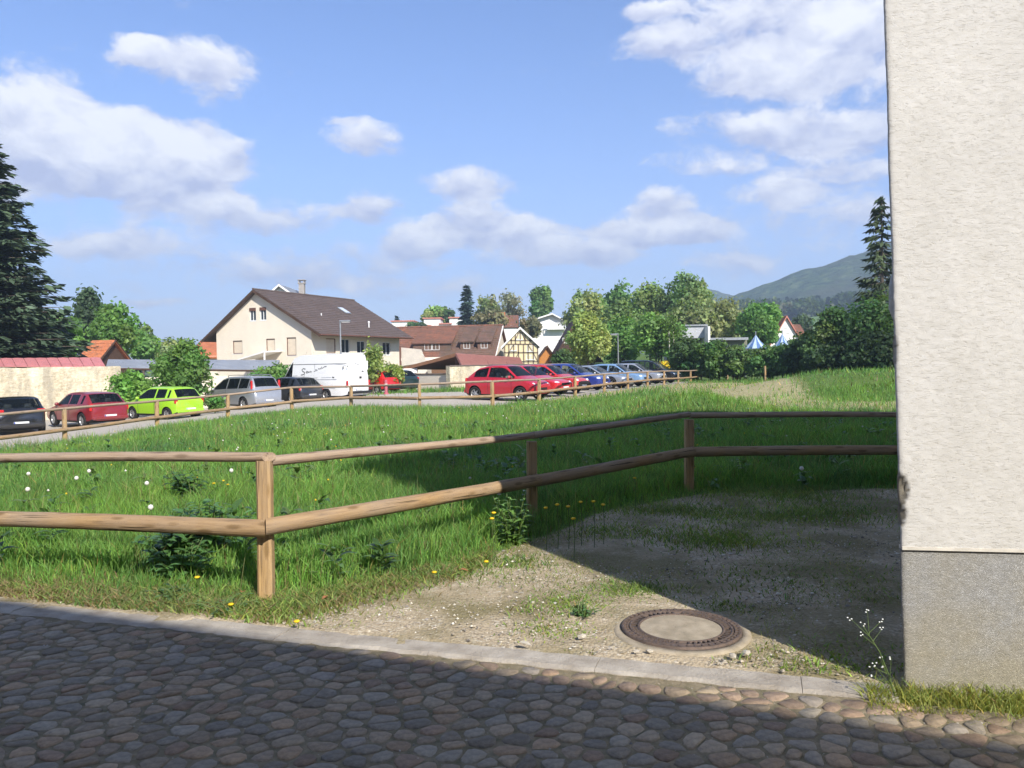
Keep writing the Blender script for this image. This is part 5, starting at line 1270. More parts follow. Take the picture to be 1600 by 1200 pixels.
# ---------------------------------------------------------------- modern block, small white house, steep gable, tents
mo = thing('modern_hall', 'modern grey and white flat-roofed hall behind the trees', 'building', at(1088, 84)); o0 = mo.location.copy()
def pbox(name, x0, x1, y0, y1, d0, d1, mat, par, o0):
    a, b_ = wp(x0, y0, d0), wp(x1, y1, d0); mb = MB(); mb.box(a.x-o0.x, b_.x-o0.x, d0-o0.y, d1-o0.y, b_.z-o0.z, a.z-o0.z); return mb.build(name, mat, par)
m_greyw = pm('grey_render', (.42, .43, .45), (.36, .37, .39), 1, .9)
pbox('upper_storey', 1064, 1107, 509, 528, 84, 96, m_greyw, mo, o0); pbox('white_fin', 1107.2, 1110.5, 510, 545, 82.5, 96, m_white, mo, o0)
pbox('ground_storey', 1066, 1106.5, 528.1, 575, 85, 95, m_greyw, mo, o0)
for x in (1073, 1081, 1089):
    pbox('window', x, x+7, 530, 545, 84.9, 85.1, m_pane, mo, o0)
pbox('roof_edge', 1063, 1107, 507.6, 509, 83.8, 96.2, m_lead, mo, o0)
pbox('low_wing', 1111, 1168, 531, 575, 88, 97, pm('olive_wall', (.20, .20, .15), (.15, .15, .11), 1, .9), mo, o0); pbox('low_roof', 1110.7, 1170, 528, 530.9, 87, 98, m_lead, mo, o0)
frontal_house('white_cottage', 'tiny white gabled cottage just left of the bright green tree', 150, 1143, 1158, (1150, 514), 522, 522, 545, 9, m_white, m_tile_dark, [(1146, 1149, 523, 527), (1152, 1155, 523, 527)], .5, edge=m_white)
t, X, Zp = frontal_house('steep_gable_house', 'steep white gable with pink verge rising above the hedge', 108, 1204, 1253, (1229, 493.5), 536, 534, 575, 11, m_white, m_tile_orange, [(1226.5, 1230, 506, 512), (1235, 1246, 527, 533), (1230, 1233, 517, 520)], .35, edge=m_pinkedge)
side_house('red_roof_house', 'red tiled roof right beside the steep white gable', 116, 1240, 1266, 507, 532, 8, m_tile_red, m_white)
m_blue = pm('blue_canvas', (.10, .18, .36), (.07, .13, .28), 3, .6); m_bluep = pm('pale_canvas', (.42, .52, .62), (.34, .43, .53), 3, .6)
def tent(label, x0, x1, apex, bottom, d):
    pc = (x0+x1)/2; p = at(pc, d); t = thing('pavilion_roof', label, 'pavilion', (p.x, d, 0), .2); r_ = (x1-x0)*d/FPX/2; zt, zb = zpix(pc, apex, d), zpix(pc, bottom, d); n = 16
    for k in range(n):
        a0_, a1_ = 2*math.pi*k/n, 2*math.pi*(k+1)/n; mb = MB(); c0 = Vector((math.cos(a0_)*r_, math.sin(a0_)*r_, zb)); c1 = Vector((math.cos(a1_)*r_, math.sin(a1_)*r_, zb)); tp = Vector((0, 0, zt)); mc = (c0+c1)*.5*.45; mc.z = zb+(zt-zb)*.45
        m0 = Vector((c0.x*.45, c0.y*.45, mc.z)); m1 = Vector((c1.x*.45, c1.y*.45, mc.z)); dn = Vector((0, 0, -.06))
        mb.add([c0, c1, m1, m0, tp, c0+dn, c1+dn, m1+dn, m0+dn, tp+dn], [(0, 1, 2, 3), (3, 2, 4), (5, 8, 7, 6), (8, 9, 7), (0, 5, 6, 1), (1, 6, 7, 2), (2, 7, 9, 4), (4, 9, 8, 3), (3, 8, 5, 0)]); mb.build('canvas_panel', m_blue if k % 2 else m_bluep, t)
    mb = MB(); mb.tube([(0, 0, -.5), (0, 0, zt+.35)], .05, 6); mb.build('mast', m_lead, t)
    for k in range(8):
        a_ = math.pi*k/4; mb = MB(); mb.tube([(math.cos(a_)*r_*.95, math.sin(a_)*r_*.95, -.6), (math.cos(a_)*r_*.95, math.sin(a_)*r_*.95, zb-.03)], .05, 6); mb.build('pole', m_lead, t)
tent('blue striped conical pavilion roof left of the steep gable', 1163, 1200, 523, 544, 84); tent('blue and pale conical pavilion roof in front of the steep gable', 1208, 1238, 521, 542, 86)
# ---------------------------------------------------------------- street lamps
def lamp(label, px, d, top, side):
    p = at(px, d); t = thing('street_lamp', label, 'street lamp', p, 0, 'street lamps'); zt = zpix(px, top, d)-p.z
    mb = MB(); mb.tube([(0, 0, 0), (0, 0, zt*.5), (0, 0, zt)], [.075, .06, .045], 10); mb.build('pole', m_lead, t)
    mb = MB(); mb.rbox((side*.30, 0, zt+.04), (.72, .26, .12), .04); h_ = mb.build('lamp_head', m_lead, t)
    mb = MB(); mb.rbox((side*.36, 0, zt-.03), (.5, .2, .03), .01); mb.build('lamp_glass', pm('lamp_glass', (.7, .7, .68), (.6, .6, .6), 2, .3), h_)
    mb = MB(); mb.lathe([(.13, -.05), (.13, .6), (.08, .66)], 10); mb.build('base_sleeve', m_lead, t)
lamp('grey street lamp in front of the cream house', 533.5, 52, 503, 1); lamp('grey street lamp among the green trees behind the cars', 966.5, 70, 523, -1)

# ================================================================ TREES AND SHRUBS
m_bark = pm('bark', (.13, .105, .08), (.07, .055, .045), 6, .95, .8, 26, .03, stretch=(1, 1, .3))
m_leaf = leaf_mat('tree_leaf', .5, .45); m_needle = leaf_mat('spruce_needle', .55, .08)
def quads(P, A, B, col):
    """rhombic leaves at P spanned by half axes A and B"""
    n = len(P); V = np.stack([P-A, P-B, P+A, P+B], 1).reshape(-1, 3); F = 4*np.arange(n)[:, None]+np.arange(4)[None]
    return V, F, np.repeat(col, 4, 0)
def unit(v): return v/np.maximum(np.linalg.norm(v, axis=-1, keepdims=True), 1e-9)
def tree(name, label, d, left, right, top, bottom, col, seed, n=5000, leaf=.16, lobes=26, limbs=True, trunk=.16, group=None, cat='tree', fill=.75, tonevar=.28, stems=1, flat=1.0, shape='round', base_d=None):
    """broad-leaved tree or shrub; the crown fills the given picture box at depth d"""
    rs = np.random.default_rng(seed); px = (left+right)/2; p = at(px, d); t = thing(name, label, cat, p, 0, group)
    zt, zb = zpix(px, top, d)-p.z, zpix(px, bottom, d)-p.z; zb = max(zb, .05); rx = (right-left)*d/FPX/2*1.14; cz = (zt+zb)/2; rz = (zt-zb)/2; ry = rx*flat
    # lobes spread through the crown volume
    L = []
    while len(L) < lobes:
        q = rs.uniform(-1, 1, 3)
        if np.linalg.norm(q) > 1: continue
        if shape == 'oval': q[:2] *= 1-.35*max(0, q[2])
        if shape == 'dome' and q[2] < -.2: q[:2] *= 1.1
        L.append(q)
    L = np.array(L); lr = rs.uniform(.24, .42, lobes)*(26/lobes)**.25
    L *= (1-lr*.75)[:, None]
    C0 = L*np.array((rx, ry, rz))+np.array((0, 0, cz)); R0 = lr[:, None]*np.array((rx, ry, rz))*rs.uniform(.8, 1.2, (lobes, 3))
    per = np.maximum(8, (n*(lr**2)/np.sum(lr**2)).astype(int)); Ps, Ns, Cs = [], [], []
    base = np.array(col)*FOL
    for c, r_, m in zip(C0, R0, per):
        u = unit(rs.normal(0, 1, (m, 3))); rad = rs.uniform(fill, 1.08, (m, 1))**.6
        q = c+u*r_*rad; q = q+rs.normal(0, 1, (m, 3))*np.array((rx, ry, rz))*np.where(rs.random((m, 1)) < .3, .11, .03); tone = base*rs.uniform(1-tonevar, 1+tonevar)*np.array((1+rs.normal(0, .10), 1, 1+rs.normal(0, .08)))
        Ps.append(q); Ns.append(u); Cs.append(tone[None]*rs.uniform(.7, 1.35, (m, 1)))
    P = np.concatenate(Ps); N = np.concatenate(Ns); C = np.concatenate(Cs); m = len(P)
    k = P[:, 2] > .03; P, N, C = P[k], N[k], C[k]; m = len(P)
    N = unit(N+rs.normal(0, .75, (m, 3))+np.array((0, 0, .35))); A = unit(np.cross(N, rs.normal(0, 1, (m, 3)))); B = np.cross(N, A); s_ = leaf*rs.uniform(.55, 1.3, (m, 1))
    V, F, Cc = quads(P, A*s_, B*s_*.62, np.clip(C, .004, .9))
    cr = link('crown', fast_mesh('crown', V, F, m_leaf, Cc), t); cr['kind'] = 'stuff'
    mb = MB(); tops = []
    for s in range(stems):
        bx, by = (0, 0) if stems == 1 else (rs.uniform(-.3, .3)*rx, rs.uniform(-.2, .2)*ry)
        lean = rs.normal(0, .06*rx, 2); tp = Vector((bx+lean[0], by+lean[1], zb+(zt-zb)*.62)); r0_ = trunk/(stems**.5)
        mb.tube([(bx, by, -.25), (bx+lean[0]*.2, by+lean[1]*.2, tp.z*.35), (bx+lean[0]*.7, by+lean[1]*.7, tp.z*.7), tp], [r0_*1.25, r0_*.9, r0_*.6, r0_*.2], 8); tops.append((Vector((bx, by, 0)), tp))
    mb.build('trunk', m_bark, t)
    if limbs:
        lm = MB(); order = np.argsort(-lr)[:min(lobes, 14)]
        for i in order:
            b0, tp = tops[i % len(tops)]; e = Vector(C0[i]); f = min(.9, max(.25, (e.z*.6)/max(tp.z, .1))); s0 = b0.lerp(tp, f); mid = s0.lerp(e, .55)+Vector((0, 0, .06*rz))
            lm.tube([s0, mid, e], [trunk*.33, trunk*.2, trunk*.06], 5, cap=False)
        o = lm.build('limbs', m_bark, t); o['kind'] = 'stuff'
    return t
def spruce(name, label, px, d, top, rad_px, base_py, col, seed, whorls=34, per=9, sprays=26, leaf=.22, droop=.35, sparse=0.0, crown_from=.06, power=.8, twig=1.0):
    """conifer with whorled, drooping branches that carry flat needle sprays"""
    rs = np.random.default_rng(seed); p = at(px, d); t = thing(name, label, 'tree', p); H = zpix(px, top, d)-p.z; Rm = rad_px*d/FPX
    mb = MB(); mb.tube([(0, 0, -.3), (0, 0, H*.5), (0, 0, H)], [H*.014+.05, H*.009+.03, .02], 8); mb.build('trunk', m_bark, t)
    Ps, As, Bs, Cs = [], [], [], []; br = MB()
    for w in range(whorls):
        f = crown_from+(1-crown_from)*((w+.5)/whorls); z = H*f; R_ = Rm*((1-f)/(1-crown_from))**power*rs.uniform(.8, 1.12)+.12
        nb_ = max(4, int(per*(.6+.4*(1-f))))
        for k in range(nb_):
            if rs.random() < sparse: continue
            a = 2*math.pi*(k+rs.uniform(-.3, .3))/nb_+w*1.3; R2 = R_*rs.uniform(.72, 1.1); dr = np.array((math.cos(a), math.sin(a), 0)); sd = np.array((-dr[1], dr[0], 0)); z1 = z+rs.uniform(-.15, .15)
            def bp(s): return dr[None]*(s[:, None]*R2)+np.array((0, 0, 1))[None]*(z1-droop*R2*(s**1.2)[:, None]+droop*.55*R2*(s**3)[:, None])
            pts = bp(np.array([0, .35, .7, 1.0])); br.tube([tuple(q) for q in pts], [.03+.012*R2, .02+.008*R2, .012+.003*R2, .006], 4, cap=False)
            m = max(6, int(sprays*R2/Rm+4)); s = rs.uniform(.12, 1.03, m)**.8; s = np.clip(s, 0, 1.03); c = bp(s); wv = rs.uniform(-1, 1, m)*(.34*(1-s)+.10)*R2*.9
            c = c+sd[None]*wv[:, None]+np.array((0, 0, 1))[None]*(-np.abs(wv)*.35-rs.uniform(0, .12, m))[:, None]
            ax = unit(dr[None]*rs.uniform(.5, 1.0, (m, 1))+sd[None]*(np.sign(wv)*rs.uniform(.2, .9, m))[:, None]+np.array((0, 0, 1))[None]*rs.uniform(-.55*twig, .15, m)[:, None])
            bx = unit(np.cross(ax, np.array((0, 0, 1))[None]+rs.normal(0, .45, (m, 3)))); l_ = leaf*rs.uniform(.6, 1.35, (m, 1))
            Ps.append(c); As.append(ax*l_); Bs.append(bx*l_*.32); Cs.append(np.array(col)[None]*1.5*rs.uniform(.6, 1.5, (m, 1))*rs.uniform(.8, 1.25))
    br.build('branches', m_bark, t)['kind'] = 'stuff'
    V, F, C = quads(np.concatenate(Ps), np.concatenate(As), np.concatenate(Bs), np.clip(np.concatenate(Cs), .003, .9))
    o = link('needles', fast_mesh('needles', V, F, m_needle, C), t); o['kind'] = 'stuff'; return t
FOL = 2.3
# colours of foliage
G_DARK = (.035, .065, .022); G_MID = (.06, .115, .028); G_BRIGHT = (.08, .145, .038); G_YELLOW = (.125, .165, .048); G_PALE = (.125, .155, .06); G_BROWN = (.100, .122, .05); G_FIR = (.022, .042, .028)
spruce('blue_spruce', 'huge dark spruce at the picture edge behind the rubble wall', -38, 46, 165, 172, 580, (.036, .056, .032), 1, 60, 13, 96, .36, .16, 0, .03, .70)
tree('garden_shrub', 'bright green maple bush behind the pink roof', 50, 28, 128, 488, 566, G_BRIGHT, 2, 7000, .17, 34, group='trees behind the wall')
tree('garden_tree', 'loose mid-green tree beside the dark pine behind the wall', 64, 146, 216, 474, 572, G_MID, 3, 6500, .18, 34, group='trees behind the wall')
tree('pine', 'dark bushy pine top behind the pink roof shed', 70, 112, 176, 454, 575, (.036, .06, .032), 4, 7000, .22, 40, group='trees behind the wall', shape='oval')
tree('garden_tree', 'smaller green tree between the pine and the cream house', 82, 203, 246, 503, 572, G_BRIGHT, 5, 3500, .2, 22, group='trees behind the wall')
spruce('fir', 'thin dark fir tip behind the smaller green tree', 218, 90, 498, 14, 575, G_FIR, 6, 16, 7, 10, .4, .2)
tree('garden_tree', 'pale distant tree low on the skyline near the cream house', 110, 240, 300, 527, 572, G_PALE, 7, 2600, .26, 20, group='trees behind the wall')
tree('garden_shrub', 'round leafy shrub against the wall above the lime car', 39.5, 168, 234, 577, 640, (.075, .14, .03), 8, 5200, .10, 30, cat='shrub', trunk=.05, group='shrubs along the wall')
tree('garden_shrub', 'large dense bush covering the garage wall corner', 41.5, 238, 328, 531, 635, G_MID, 9, 11000, .11, 46, cat='shrub', trunk=.08, group='shrubs along the wall')
tree('garden_shrub', 'low shrub on the wall behind the silver people carrier', 50, 392, 462, 563, 615, G_MID, 10, 3600, .12, 24, cat='shrub', trunk=.05, group='shrubs along the wall')
tree('young_tree', 'young loose-leaved tree standing beside the back of the van', 50, 563, 603, 532, 600, G_YELLOW, 11, 1900, .11, 26, trunk=.05, fill=.2, group='young trees by the cream house')
tree('young_tree', 'small shrub of sparse leaves right of the van', 51, 592, 632, 566, 603, (.12, .15, .04), 12, 1100, .11, 18, trunk=.04, fill=.2, cat='shrub', group='young trees by the cream house')
tree('verge_shrub', 'low green plant by the front of the silver people carrier', 37.5, 318, 352, 618, 642, G_MID, 13, 900, .08, 12, limbs=False, cat='shrub', trunk=.03)
# hillside
spruce('spruce', 'single dark spruce standing out on the hillside skyline', 731, 150, 446, 19, 512, (.028, .048, .034), 14, 24, 9, 24, .75, .15, 0, .05, .75)
tree('hill_tree', 'pale yellow-green trees behind the white terrace houses', 196, 662, 702, 477, 512, G_YELLOW, 15, 2600, .5, 22, group='hillside trees')
tree('hill_tree', 'small dark tree beside the tallest white block', 190, 697, 712, 480, 512, G_DARK, 16, 900, .45, 12, group='hillside trees')
spruce('fir', 'thin dark fir left of the terrace houses', 622, 185, 494, 6, 515, G_FIR, 17, 12, 6, 8, .7, .15)
tree('hill_tree', 'round dark bush among the terrace houses', 176, 640, 668, 503, 519, G_DARK, 18, 1200, .4, 14, group='hillside trees')
tree('hill_tree', 'greyish budding tree right of the dark spruce', 152, 746, 778, 458, 515, G_BROWN, 19, 1500, .38, 24, fill=.1, group='hillside trees')
tree('hill_tree', 'wide bare greyish tree spreading on the skyline', 158, 768, 824, 456, 505, (.13, .13, .085), 20, 1300, .34, 30, fill=.1, group='hillside trees')
tree('hill_tree', 'brownish scrub below the dark spruce', 140, 738, 792, 484, 518, (.11, .10, .055), 21, 2200, .36, 22, group='hillside trees')
tree('hill_tree', 'round bright tree standing alone above the red roof', 165, 829, 869, 447, 500, (.075, .135, .045), 22, 4200, .42, 30, group='hillside trees')
tree('hill_tree', 'brown scrub beside the white villa', 128, 812, 846, 493, 530, (.10, .095, .05), 23, 1500, .3, 18, fill=.3, group='hillside trees')
# trees behind the right-hand cars
tree('park_tree', 'tall pale tree at the left end of the park trees', 112, 882, 948, 444, 545, G_PALE, 24, 7000, .30, 40, fill=.3, group='park trees')
tree('park_tree', 'dark green treetop between the pale park trees', 118, 942, 996, 446, 540, (.05, .10, .03), 25, 5200, .32, 32, group='park trees')
tree('park_tree', 'pale budding tree in the middle of the park trees', 108, 984, 1050, 438, 545, (.10, .145, .045), 26, 6500, .28, 38, fill=.3, group='park trees')
tree('park_tree', 'tallest airy tree of the park with gaps in its crown', 104, 1040, 1114, 424, 530, (.10, .135, .05), 27, 6000, .27, 40, fill=.2, trunk=.3, group='park trees')
tree('park_tree', 'broad brownish-green tree above the modern hall', 98, 1052, 1160, 458, 545, G_BROWN, 28, 9000, .26, 46, fill=.35, group='park trees')
tree('park_tree', 'yellow-green round tree behind the blue car', 66, 888, 952, 488, 572, G_YELLOW, 29, 9000, .15, 44, group='park trees')
tree('park_tree', 'fresh green tree next to the street lamp', 78, 946, 1004, 488, 572, (.065, .125, .028), 30, 7000, .18, 38, group='park trees')
tree('park_tree', 'fresh green tree with several thin trunks', 72, 994, 1070, 486, 560, (.078, .138, .036), 31, 9000, .17, 46, stems=4, trunk=.16, group='park trees')
tree('park_tree', 'dark green filler tree low behind the dark timber house', 78, 862, 900, 545, 580, G_DARK, 32, 2600, .18, 22, group='park trees')
tree('park_tree', 'bright maple right of the modern hall', 92, 1156, 1222, 470, 548, (.072, .142, .036), 33, 8500, .22, 42, group='park trees')
tree('park_tree', 'pale filler tree between the tall airy tree and the maple', 112, 1090, 1170, 486, 560, (.10, .12, .045), 35, 6000, .28, 36, fill=.4, group='park trees')
tree('park_tree', 'dense green tree behind the thin-trunked one', 92, 936, 1010, 466, 560, (.085, .125, .04), 36, 6500, .24, 38, fill=.5, group='park trees')
tree('forsythia', 'small yellow flowering bush behind the black people carrier', 66, 1030, 1046, 562, 580, (.42, .28, .03), 34, 500, .12, 10, limbs=False, cat='shrub', trunk=.03)
for i, (px, d_) in enumerate(((1046, 67), (1053, 67.5))):
    p = at(px, d_); t = thing('birch_stem', 'thin pale birch trunk '+('nearest the black people carrier' if i == 0 else 'standing a little right of its twin'), 'tree', p); mb = MB(); mb.tube([(0, 0, -.2), (.05, 0, 2.2), (0, 0, 4.2)], [.07, .055, .03], 7); mb.build('trunk', pm('birch_bark', (.62, .58, .50), (.40, .37, .32), 5, .8), t)
    rs = np.random.default_rng(60+i); P = rs.normal(0, 1, (260, 3))*np.array((.5, .5, .9))+np.array((0, 0, 4.2)); A = unit(rs.normal(0, 1, (260, 3))); B = unit(np.cross(A, rs.normal(0, 1, (260, 3)))); V, F, C = quads(P, A*.13, B*.08, np.array((.09, .15, .035))[None]*rs.uniform(.7, 1.3, (260, 1))); link('crown', fast_mesh('crown', V, F, m_leaf, C), t)['kind'] = 'stuff'
# hedge of separate bushes on the right
hb_ = [(1052, 1100, 528, 66, G_DARK, 'dark bush at the car end of the hedge'), (1090, 1142, 532, 64, (.045, .085, .025), 'rounded hedge bush below the modern hall'), (1134, 1180, 540, 63, (.05, .085, .025), 'lower hedge bush left of the first pavilion'),
       (1172, 1214, 540, 62, (.06, .10, .03), 'olive hedge bush below the first pavilion'), (1205, 1252, 538, 61, (.045, .085, .024), 'hedge bush below the steep gable'), (1236, 1290, 522, 60, (.04, .07, .022), 'taller hedge bush right of the steep gable'),
       (1268, 1345, 486, 57, (.038, .066, .020), 'big rounded bush where the hedge rises'), (1268, 1330, 540, 55, (.022, .04, .015), 'dark low bush in front of the rising hedge'), (1318, 1425, 458, 55, (.032, .060, .018), 'tall bush under the right-hand spruce'), (1335, 1440, 520, 52, (.018, .033, .013), 'darkest bush beside the plastered building')]
for i, (l, r_, tp, d_, c, lab) in enumerate(hb_):
    tree('hedge_bush', lab, d_, l-6, r_+6, tp, 590, c, 100+i, 8500, .15, 44, cat='bush', trunk=.10, stems=3, group='bushes of the hedge', tonevar=.35)
spruce('spruce', 'ragged tall spruce just left of the plastered building', 1379, 62, 309, 56, 585, (.040, .056, .026), 50, 26, 8, 24, .40, .28, .24, .02, .60, 2.2)
tree('field_weed', 'yellow-green weed bush at the mound end by the building', 46, 1352, 1402, 576, 592, (.10, .17, .03), 51, 1200, .11, 12, limbs=False, cat='shrub', trunk=.03)
# ---------------------------------------------------------------- hills
m_for, nt, b, _ = mat_nodes('far_forest'); co = ncoord(nt)
n1 = nnoise(nt, .075, 6, .7, co, stretch=(1, 1, 2)); n2 = nnoise(nt, .012, 4, .6, co)
c = nramp(nt, n1, [(.35, (.016, .036, .018)), (.52, (.055, .10, .04)), (.68, (.15, .19, .07))]); c = nmix(nt, nramp(nt, n2, [(.45, (0, 0, 0)), (.62, (.8, .8, .8))]), c, (.075, .085, .05, 1))
setin(nt, b.inputs['Base Color'], c); b.inputs['Roughness'].default_value = 1; b.inputs['Specular IOR Level'].default_value = 0; nbump(nt, b, n1, 1.0, 8)
def hill(name, label, d, ridge, depth, seed, mat, rough=5):
    """ridge given by picture points at depth d; slopes down towards and away from the viewer"""
    px = np.array([q[0] for q in ridge], float); py = np.array([q[1] for q in ridge], float); u = np.linspace(px[0], px[-1], 180); zy = np.array([zpix(a, b_, d) for a, b_ in zip(u, np.interp(u, px, py))]); xs = (u-800)/FPX*d
    V = []; rows = np.concatenate([np.linspace(-1, 0, 46), np.linspace(.08, 1, 12)])
    for f in rows:
        for x_, z_ in zip(xs, zy):
            k = (math.cos(f*math.pi)+1)/2; z = z_*k**.8 - 8*(1-k); z += rough*mnoise.fractal((x_*.02, f*14, seed), 1, 2, 5)*min(1, k*3)
            V.append((x_, d+f*depth, z))
    nx_ = len(u); i_ = np.arange(len(V)).reshape(len(rows), nx_); F = np.stack([i_[:-1, :-1], i_[:-1, 1:], i_[1:, 1:], i_[1:, :-1]], -1).reshape(-1, 4)
    o = link(name, fast_mesh(name, V, F, mat, None, True)); return tag(o, label, kind='structure')
hill('wooded_hill', 'long wooded hill rising to the right in blue haze', 950, [(700, 560), (1000, 520), (1130, 476), (1150, 465), (1200, 445), (1250, 428), (1300, 412), (1342, 398), (1400, 376), (1480, 352), (1600, 330), (1760, 345), (1900, 400)], 420, 3, m_for, 5)
hill('distant_ridge', 'lower distant wooded ridge left of the hill', 1350, [(600, 548), (850, 510), (1000, 470), (1085, 452), (1110, 455), (1150, 466), (1250, 480), (1500, 500)], 300, 8, m_for, 4)
# wood on the lower slope and a meadow
m_meadow = pm('far_meadow', (.12, .20, .05), (.09, .15, .04), .02, .95)
hill('meadow_slope', 'sloping green meadow in front of the wood', 400, [(1080, 548), (1200, 508), (1260, 497), (1320, 489), (1400, 480), (1600, 470)], 150, 5, m_meadow, .5)
rs = np.random.default_rng(77); V = []; F = []; C = []; nb = 0
for i in range(330):
    px = rs.uniform(1120, 1500); d_ = rs.uniform(470, 640); zt = zpix(px, np.interp(px, [1120, 1165, 1260, 1330, 1400, 1500], [478, 464, 464, 456, 444, 440])+rs.uniform(0, 22), d_); x_ = (px-800)/FPX*d_; h = rs.uniform(11, 18); r_ = rs.uniform(4, 7); m = 90
    con = rs.random() < .25; q = unit(rs.normal(0, 1, (m, 3)))*rs.uniform(.7, 1.05, (m, 1)); P = q*np.array((r_*(.55 if con else 1), r_*(.55 if con else 1), h/2*(1.2 if con else 1)))
    if con: P[:, :2] *= (1-.45*(q[:, 2:3]+1)/1)
    P = P+np.array((x_, d_, zt-h/2)); A = unit(rs.normal(0, 1, (m, 3))); B = unit(np.cross(A, rs.normal(0, 1, (m, 3)))); tone = np.array((.022, .045, .022) if con else [(.06, .105, .03), (.085, .125, .035), (.05, .085, .03), (.11, .12, .05)][rs.integers(0, 4)])*rs.uniform(.8, 1.2)
    v, f, c_ = quads(P, A*1.7, B*1.3, tone[None]*rs.uniform(.7, 1.3, (m, 1))); V.append(v); F.append(f+nb); C.append(c_); nb += len(v)
tag(link('far_wood', fast_mesh('far_wood', np.concatenate(V), np.concatenate(F), m_leaf, np.concatenate(C))), 'mixed wood on the slope below the hill', 'wood', kind='stuff')
for i, (px, d_, tp, w) in enumerate(((1246, 150, 494, 9), (1262, 155, 492, 10))):
    tree('meadow_bush', 'dark bush on the meadow '+('above the steep gable' if i == 0 else 'right of its twin above the red roof'), d_, px-w, px+w, tp, 520, (.04, .06, .03), 150+i, 900, .35, 12, cat='bush')

# ================================================================ PARKED CARS
def paint(name, c, rough=.28, metal=0.0, dirt=.035):
    m, nt, b, _ = mat_nodes(name); f = nnoise(nt, 1.6, 5, .6); sepz = nt.nodes.new('ShaderNodeSeparateXYZ'); nt.links.new(ncoord(nt), sepz.inputs[0])
    g = nmath(nt, 'MULTIPLY', nramp(nt, nmath(nt, 'SUBTRACT', f, nmath(nt, 'MULTIPLY', sepz.outputs[2], .5)), [(.1, (0, 0, 0)), (.5, (1, 1, 1))]), dirt*2.2)
    setin(nt, b.inputs['Base Color'], nmix(nt, g, c+(1,), (.24, .21, .17, 1))); b.inputs['Roughness'].default_value = rough; b.inputs['Metallic'].default_value = metal
    b.inputs['Coat Weight'].default_value = .5; b.inputs['Coat Roughness'].default_value = .08; return m
m_cglass, nt, b, out = mat_nodes('car_glass'); b.inputs['Base Color'].default_value = (.02, .027, .03, 1); b.inputs['Roughness'].default_value = .04; b.inputs['Specular IOR Level'].default_value = .7
tr_ = nt.nodes.new('ShaderNodeBsdfTransparent'); tr_.inputs[0].default_value = (.68, .74, .72, 1); ms = nt.nodes.new('ShaderNodeMixShader'); ms.inputs[0].default_value = .38
fr_ = nt.nodes.new('ShaderNodeFresnel'); fr_.inputs[0].default_value = 1.5; nt.links.new(nmath(nt, 'ADD', nmath(nt, 'MULTIPLY', fr_.outputs[0], 1.0), .20, True), ms.inputs[0])
nt.links.new(tr_.outputs[0], ms.inputs[1]); nt.links.new(b.outputs[0], ms.inputs[2]); nt.links.new(ms.outputs[0], out.inputs[0])
m_trim = pm('black_trim', (.022, .022, .023), (.016, .016, .017), 8, .6); m_tyre = pm('tyre_rubber', (.025, .024, .023), (.018, .017, .016), 12, .85); m_rim = pm('alloy_rim', (.50, .50, .50), (.40, .40, .40), 8, .35, metal=.7)
m_tail = pm('tail_lamp_red', (.55, .02, .02), (.42, .015, .015), 6, .2, spec=.6); m_head = pm('head_lamp', (.72, .74, .76), (.5, .52, .55), 14, .12, spec=.8); m_plate = pm('number_plate', (.72, .72, .70), (.66, .66, .64), 6, .5); m_pblue = pm('plate_band', (.02, .06, .35), (.02, .05, .3), 6, .5)
m_seat = pm('seat_cloth', (.07, .07, .075), (.05, .05, .055), 8, .9); m_seat_l = pm('pale_seat', (.45, .43, .38), (.38, .36, .32), 8, .9); m_under = pm('underbody', (.012, .012, .012), (.01, .01, .01), 5, .95)
m_orange = pm('indicator', (.65, .20, .02), (.5, .15, .02), 8, .25)
WHEELS = {}
def wheel_mesh(r, w):
    k = (r, w)
    if k in WHEELS: return WHEELS[k]
    ty = MB(); ri = r*.66; ty.lathe([(ri, -w/2), (r*.93, -w/2), (r*.985, -w/2+.02), (r, -w*.28), (r, w*.28), (r*.985, w/2-.02), (r*.93, w/2), (ri, w/2)], 22, axis='y', close=True)
    rm = MB(); rm.lathe([(ri*1.01, -w*.40), (ri*.93, -w*.34), (ri*.90, w*.1), (ri*1.01, w*.3)], 22, axis='y'); rm.lathe([(.001, -w*.32), (ri*.24, -w*.33), (ri*.26, -w*.22)], 12, axis='y')
    for s in range(6):
        a = 2*math.pi*s/6; ca, sa = math.cos(a), math.sin(a); vs = []
        for (q, h, y) in ((ri*.12, .035, -w*.31), (ri*.95, .024, -w*.34), (ri*.95, .024, -w*.20), (ri*.12, .035, -w*.20)):
            for sg in (-1, 1): vs.append((q*ca-sg*h*sa, y, q*sa+sg*h*ca))
        rm.add(vs, [(0, 1, 3, 2), (2, 3, 5, 4), (4, 5, 7, 6), (6, 7, 1, 0), (0, 2, 4, 6), (1, 7, 5, 3)])
    dk = MB(); dk.lathe([(.001, -w*.08), (ri*.92, -w*.08)], 18, axis='y')
    WHEELS[k] = (ty.mesh('tyre', m_tyre), rm.mesh('rim', m_rim), dk.mesh('brake_disc', m_under)); return WHEELS[k]
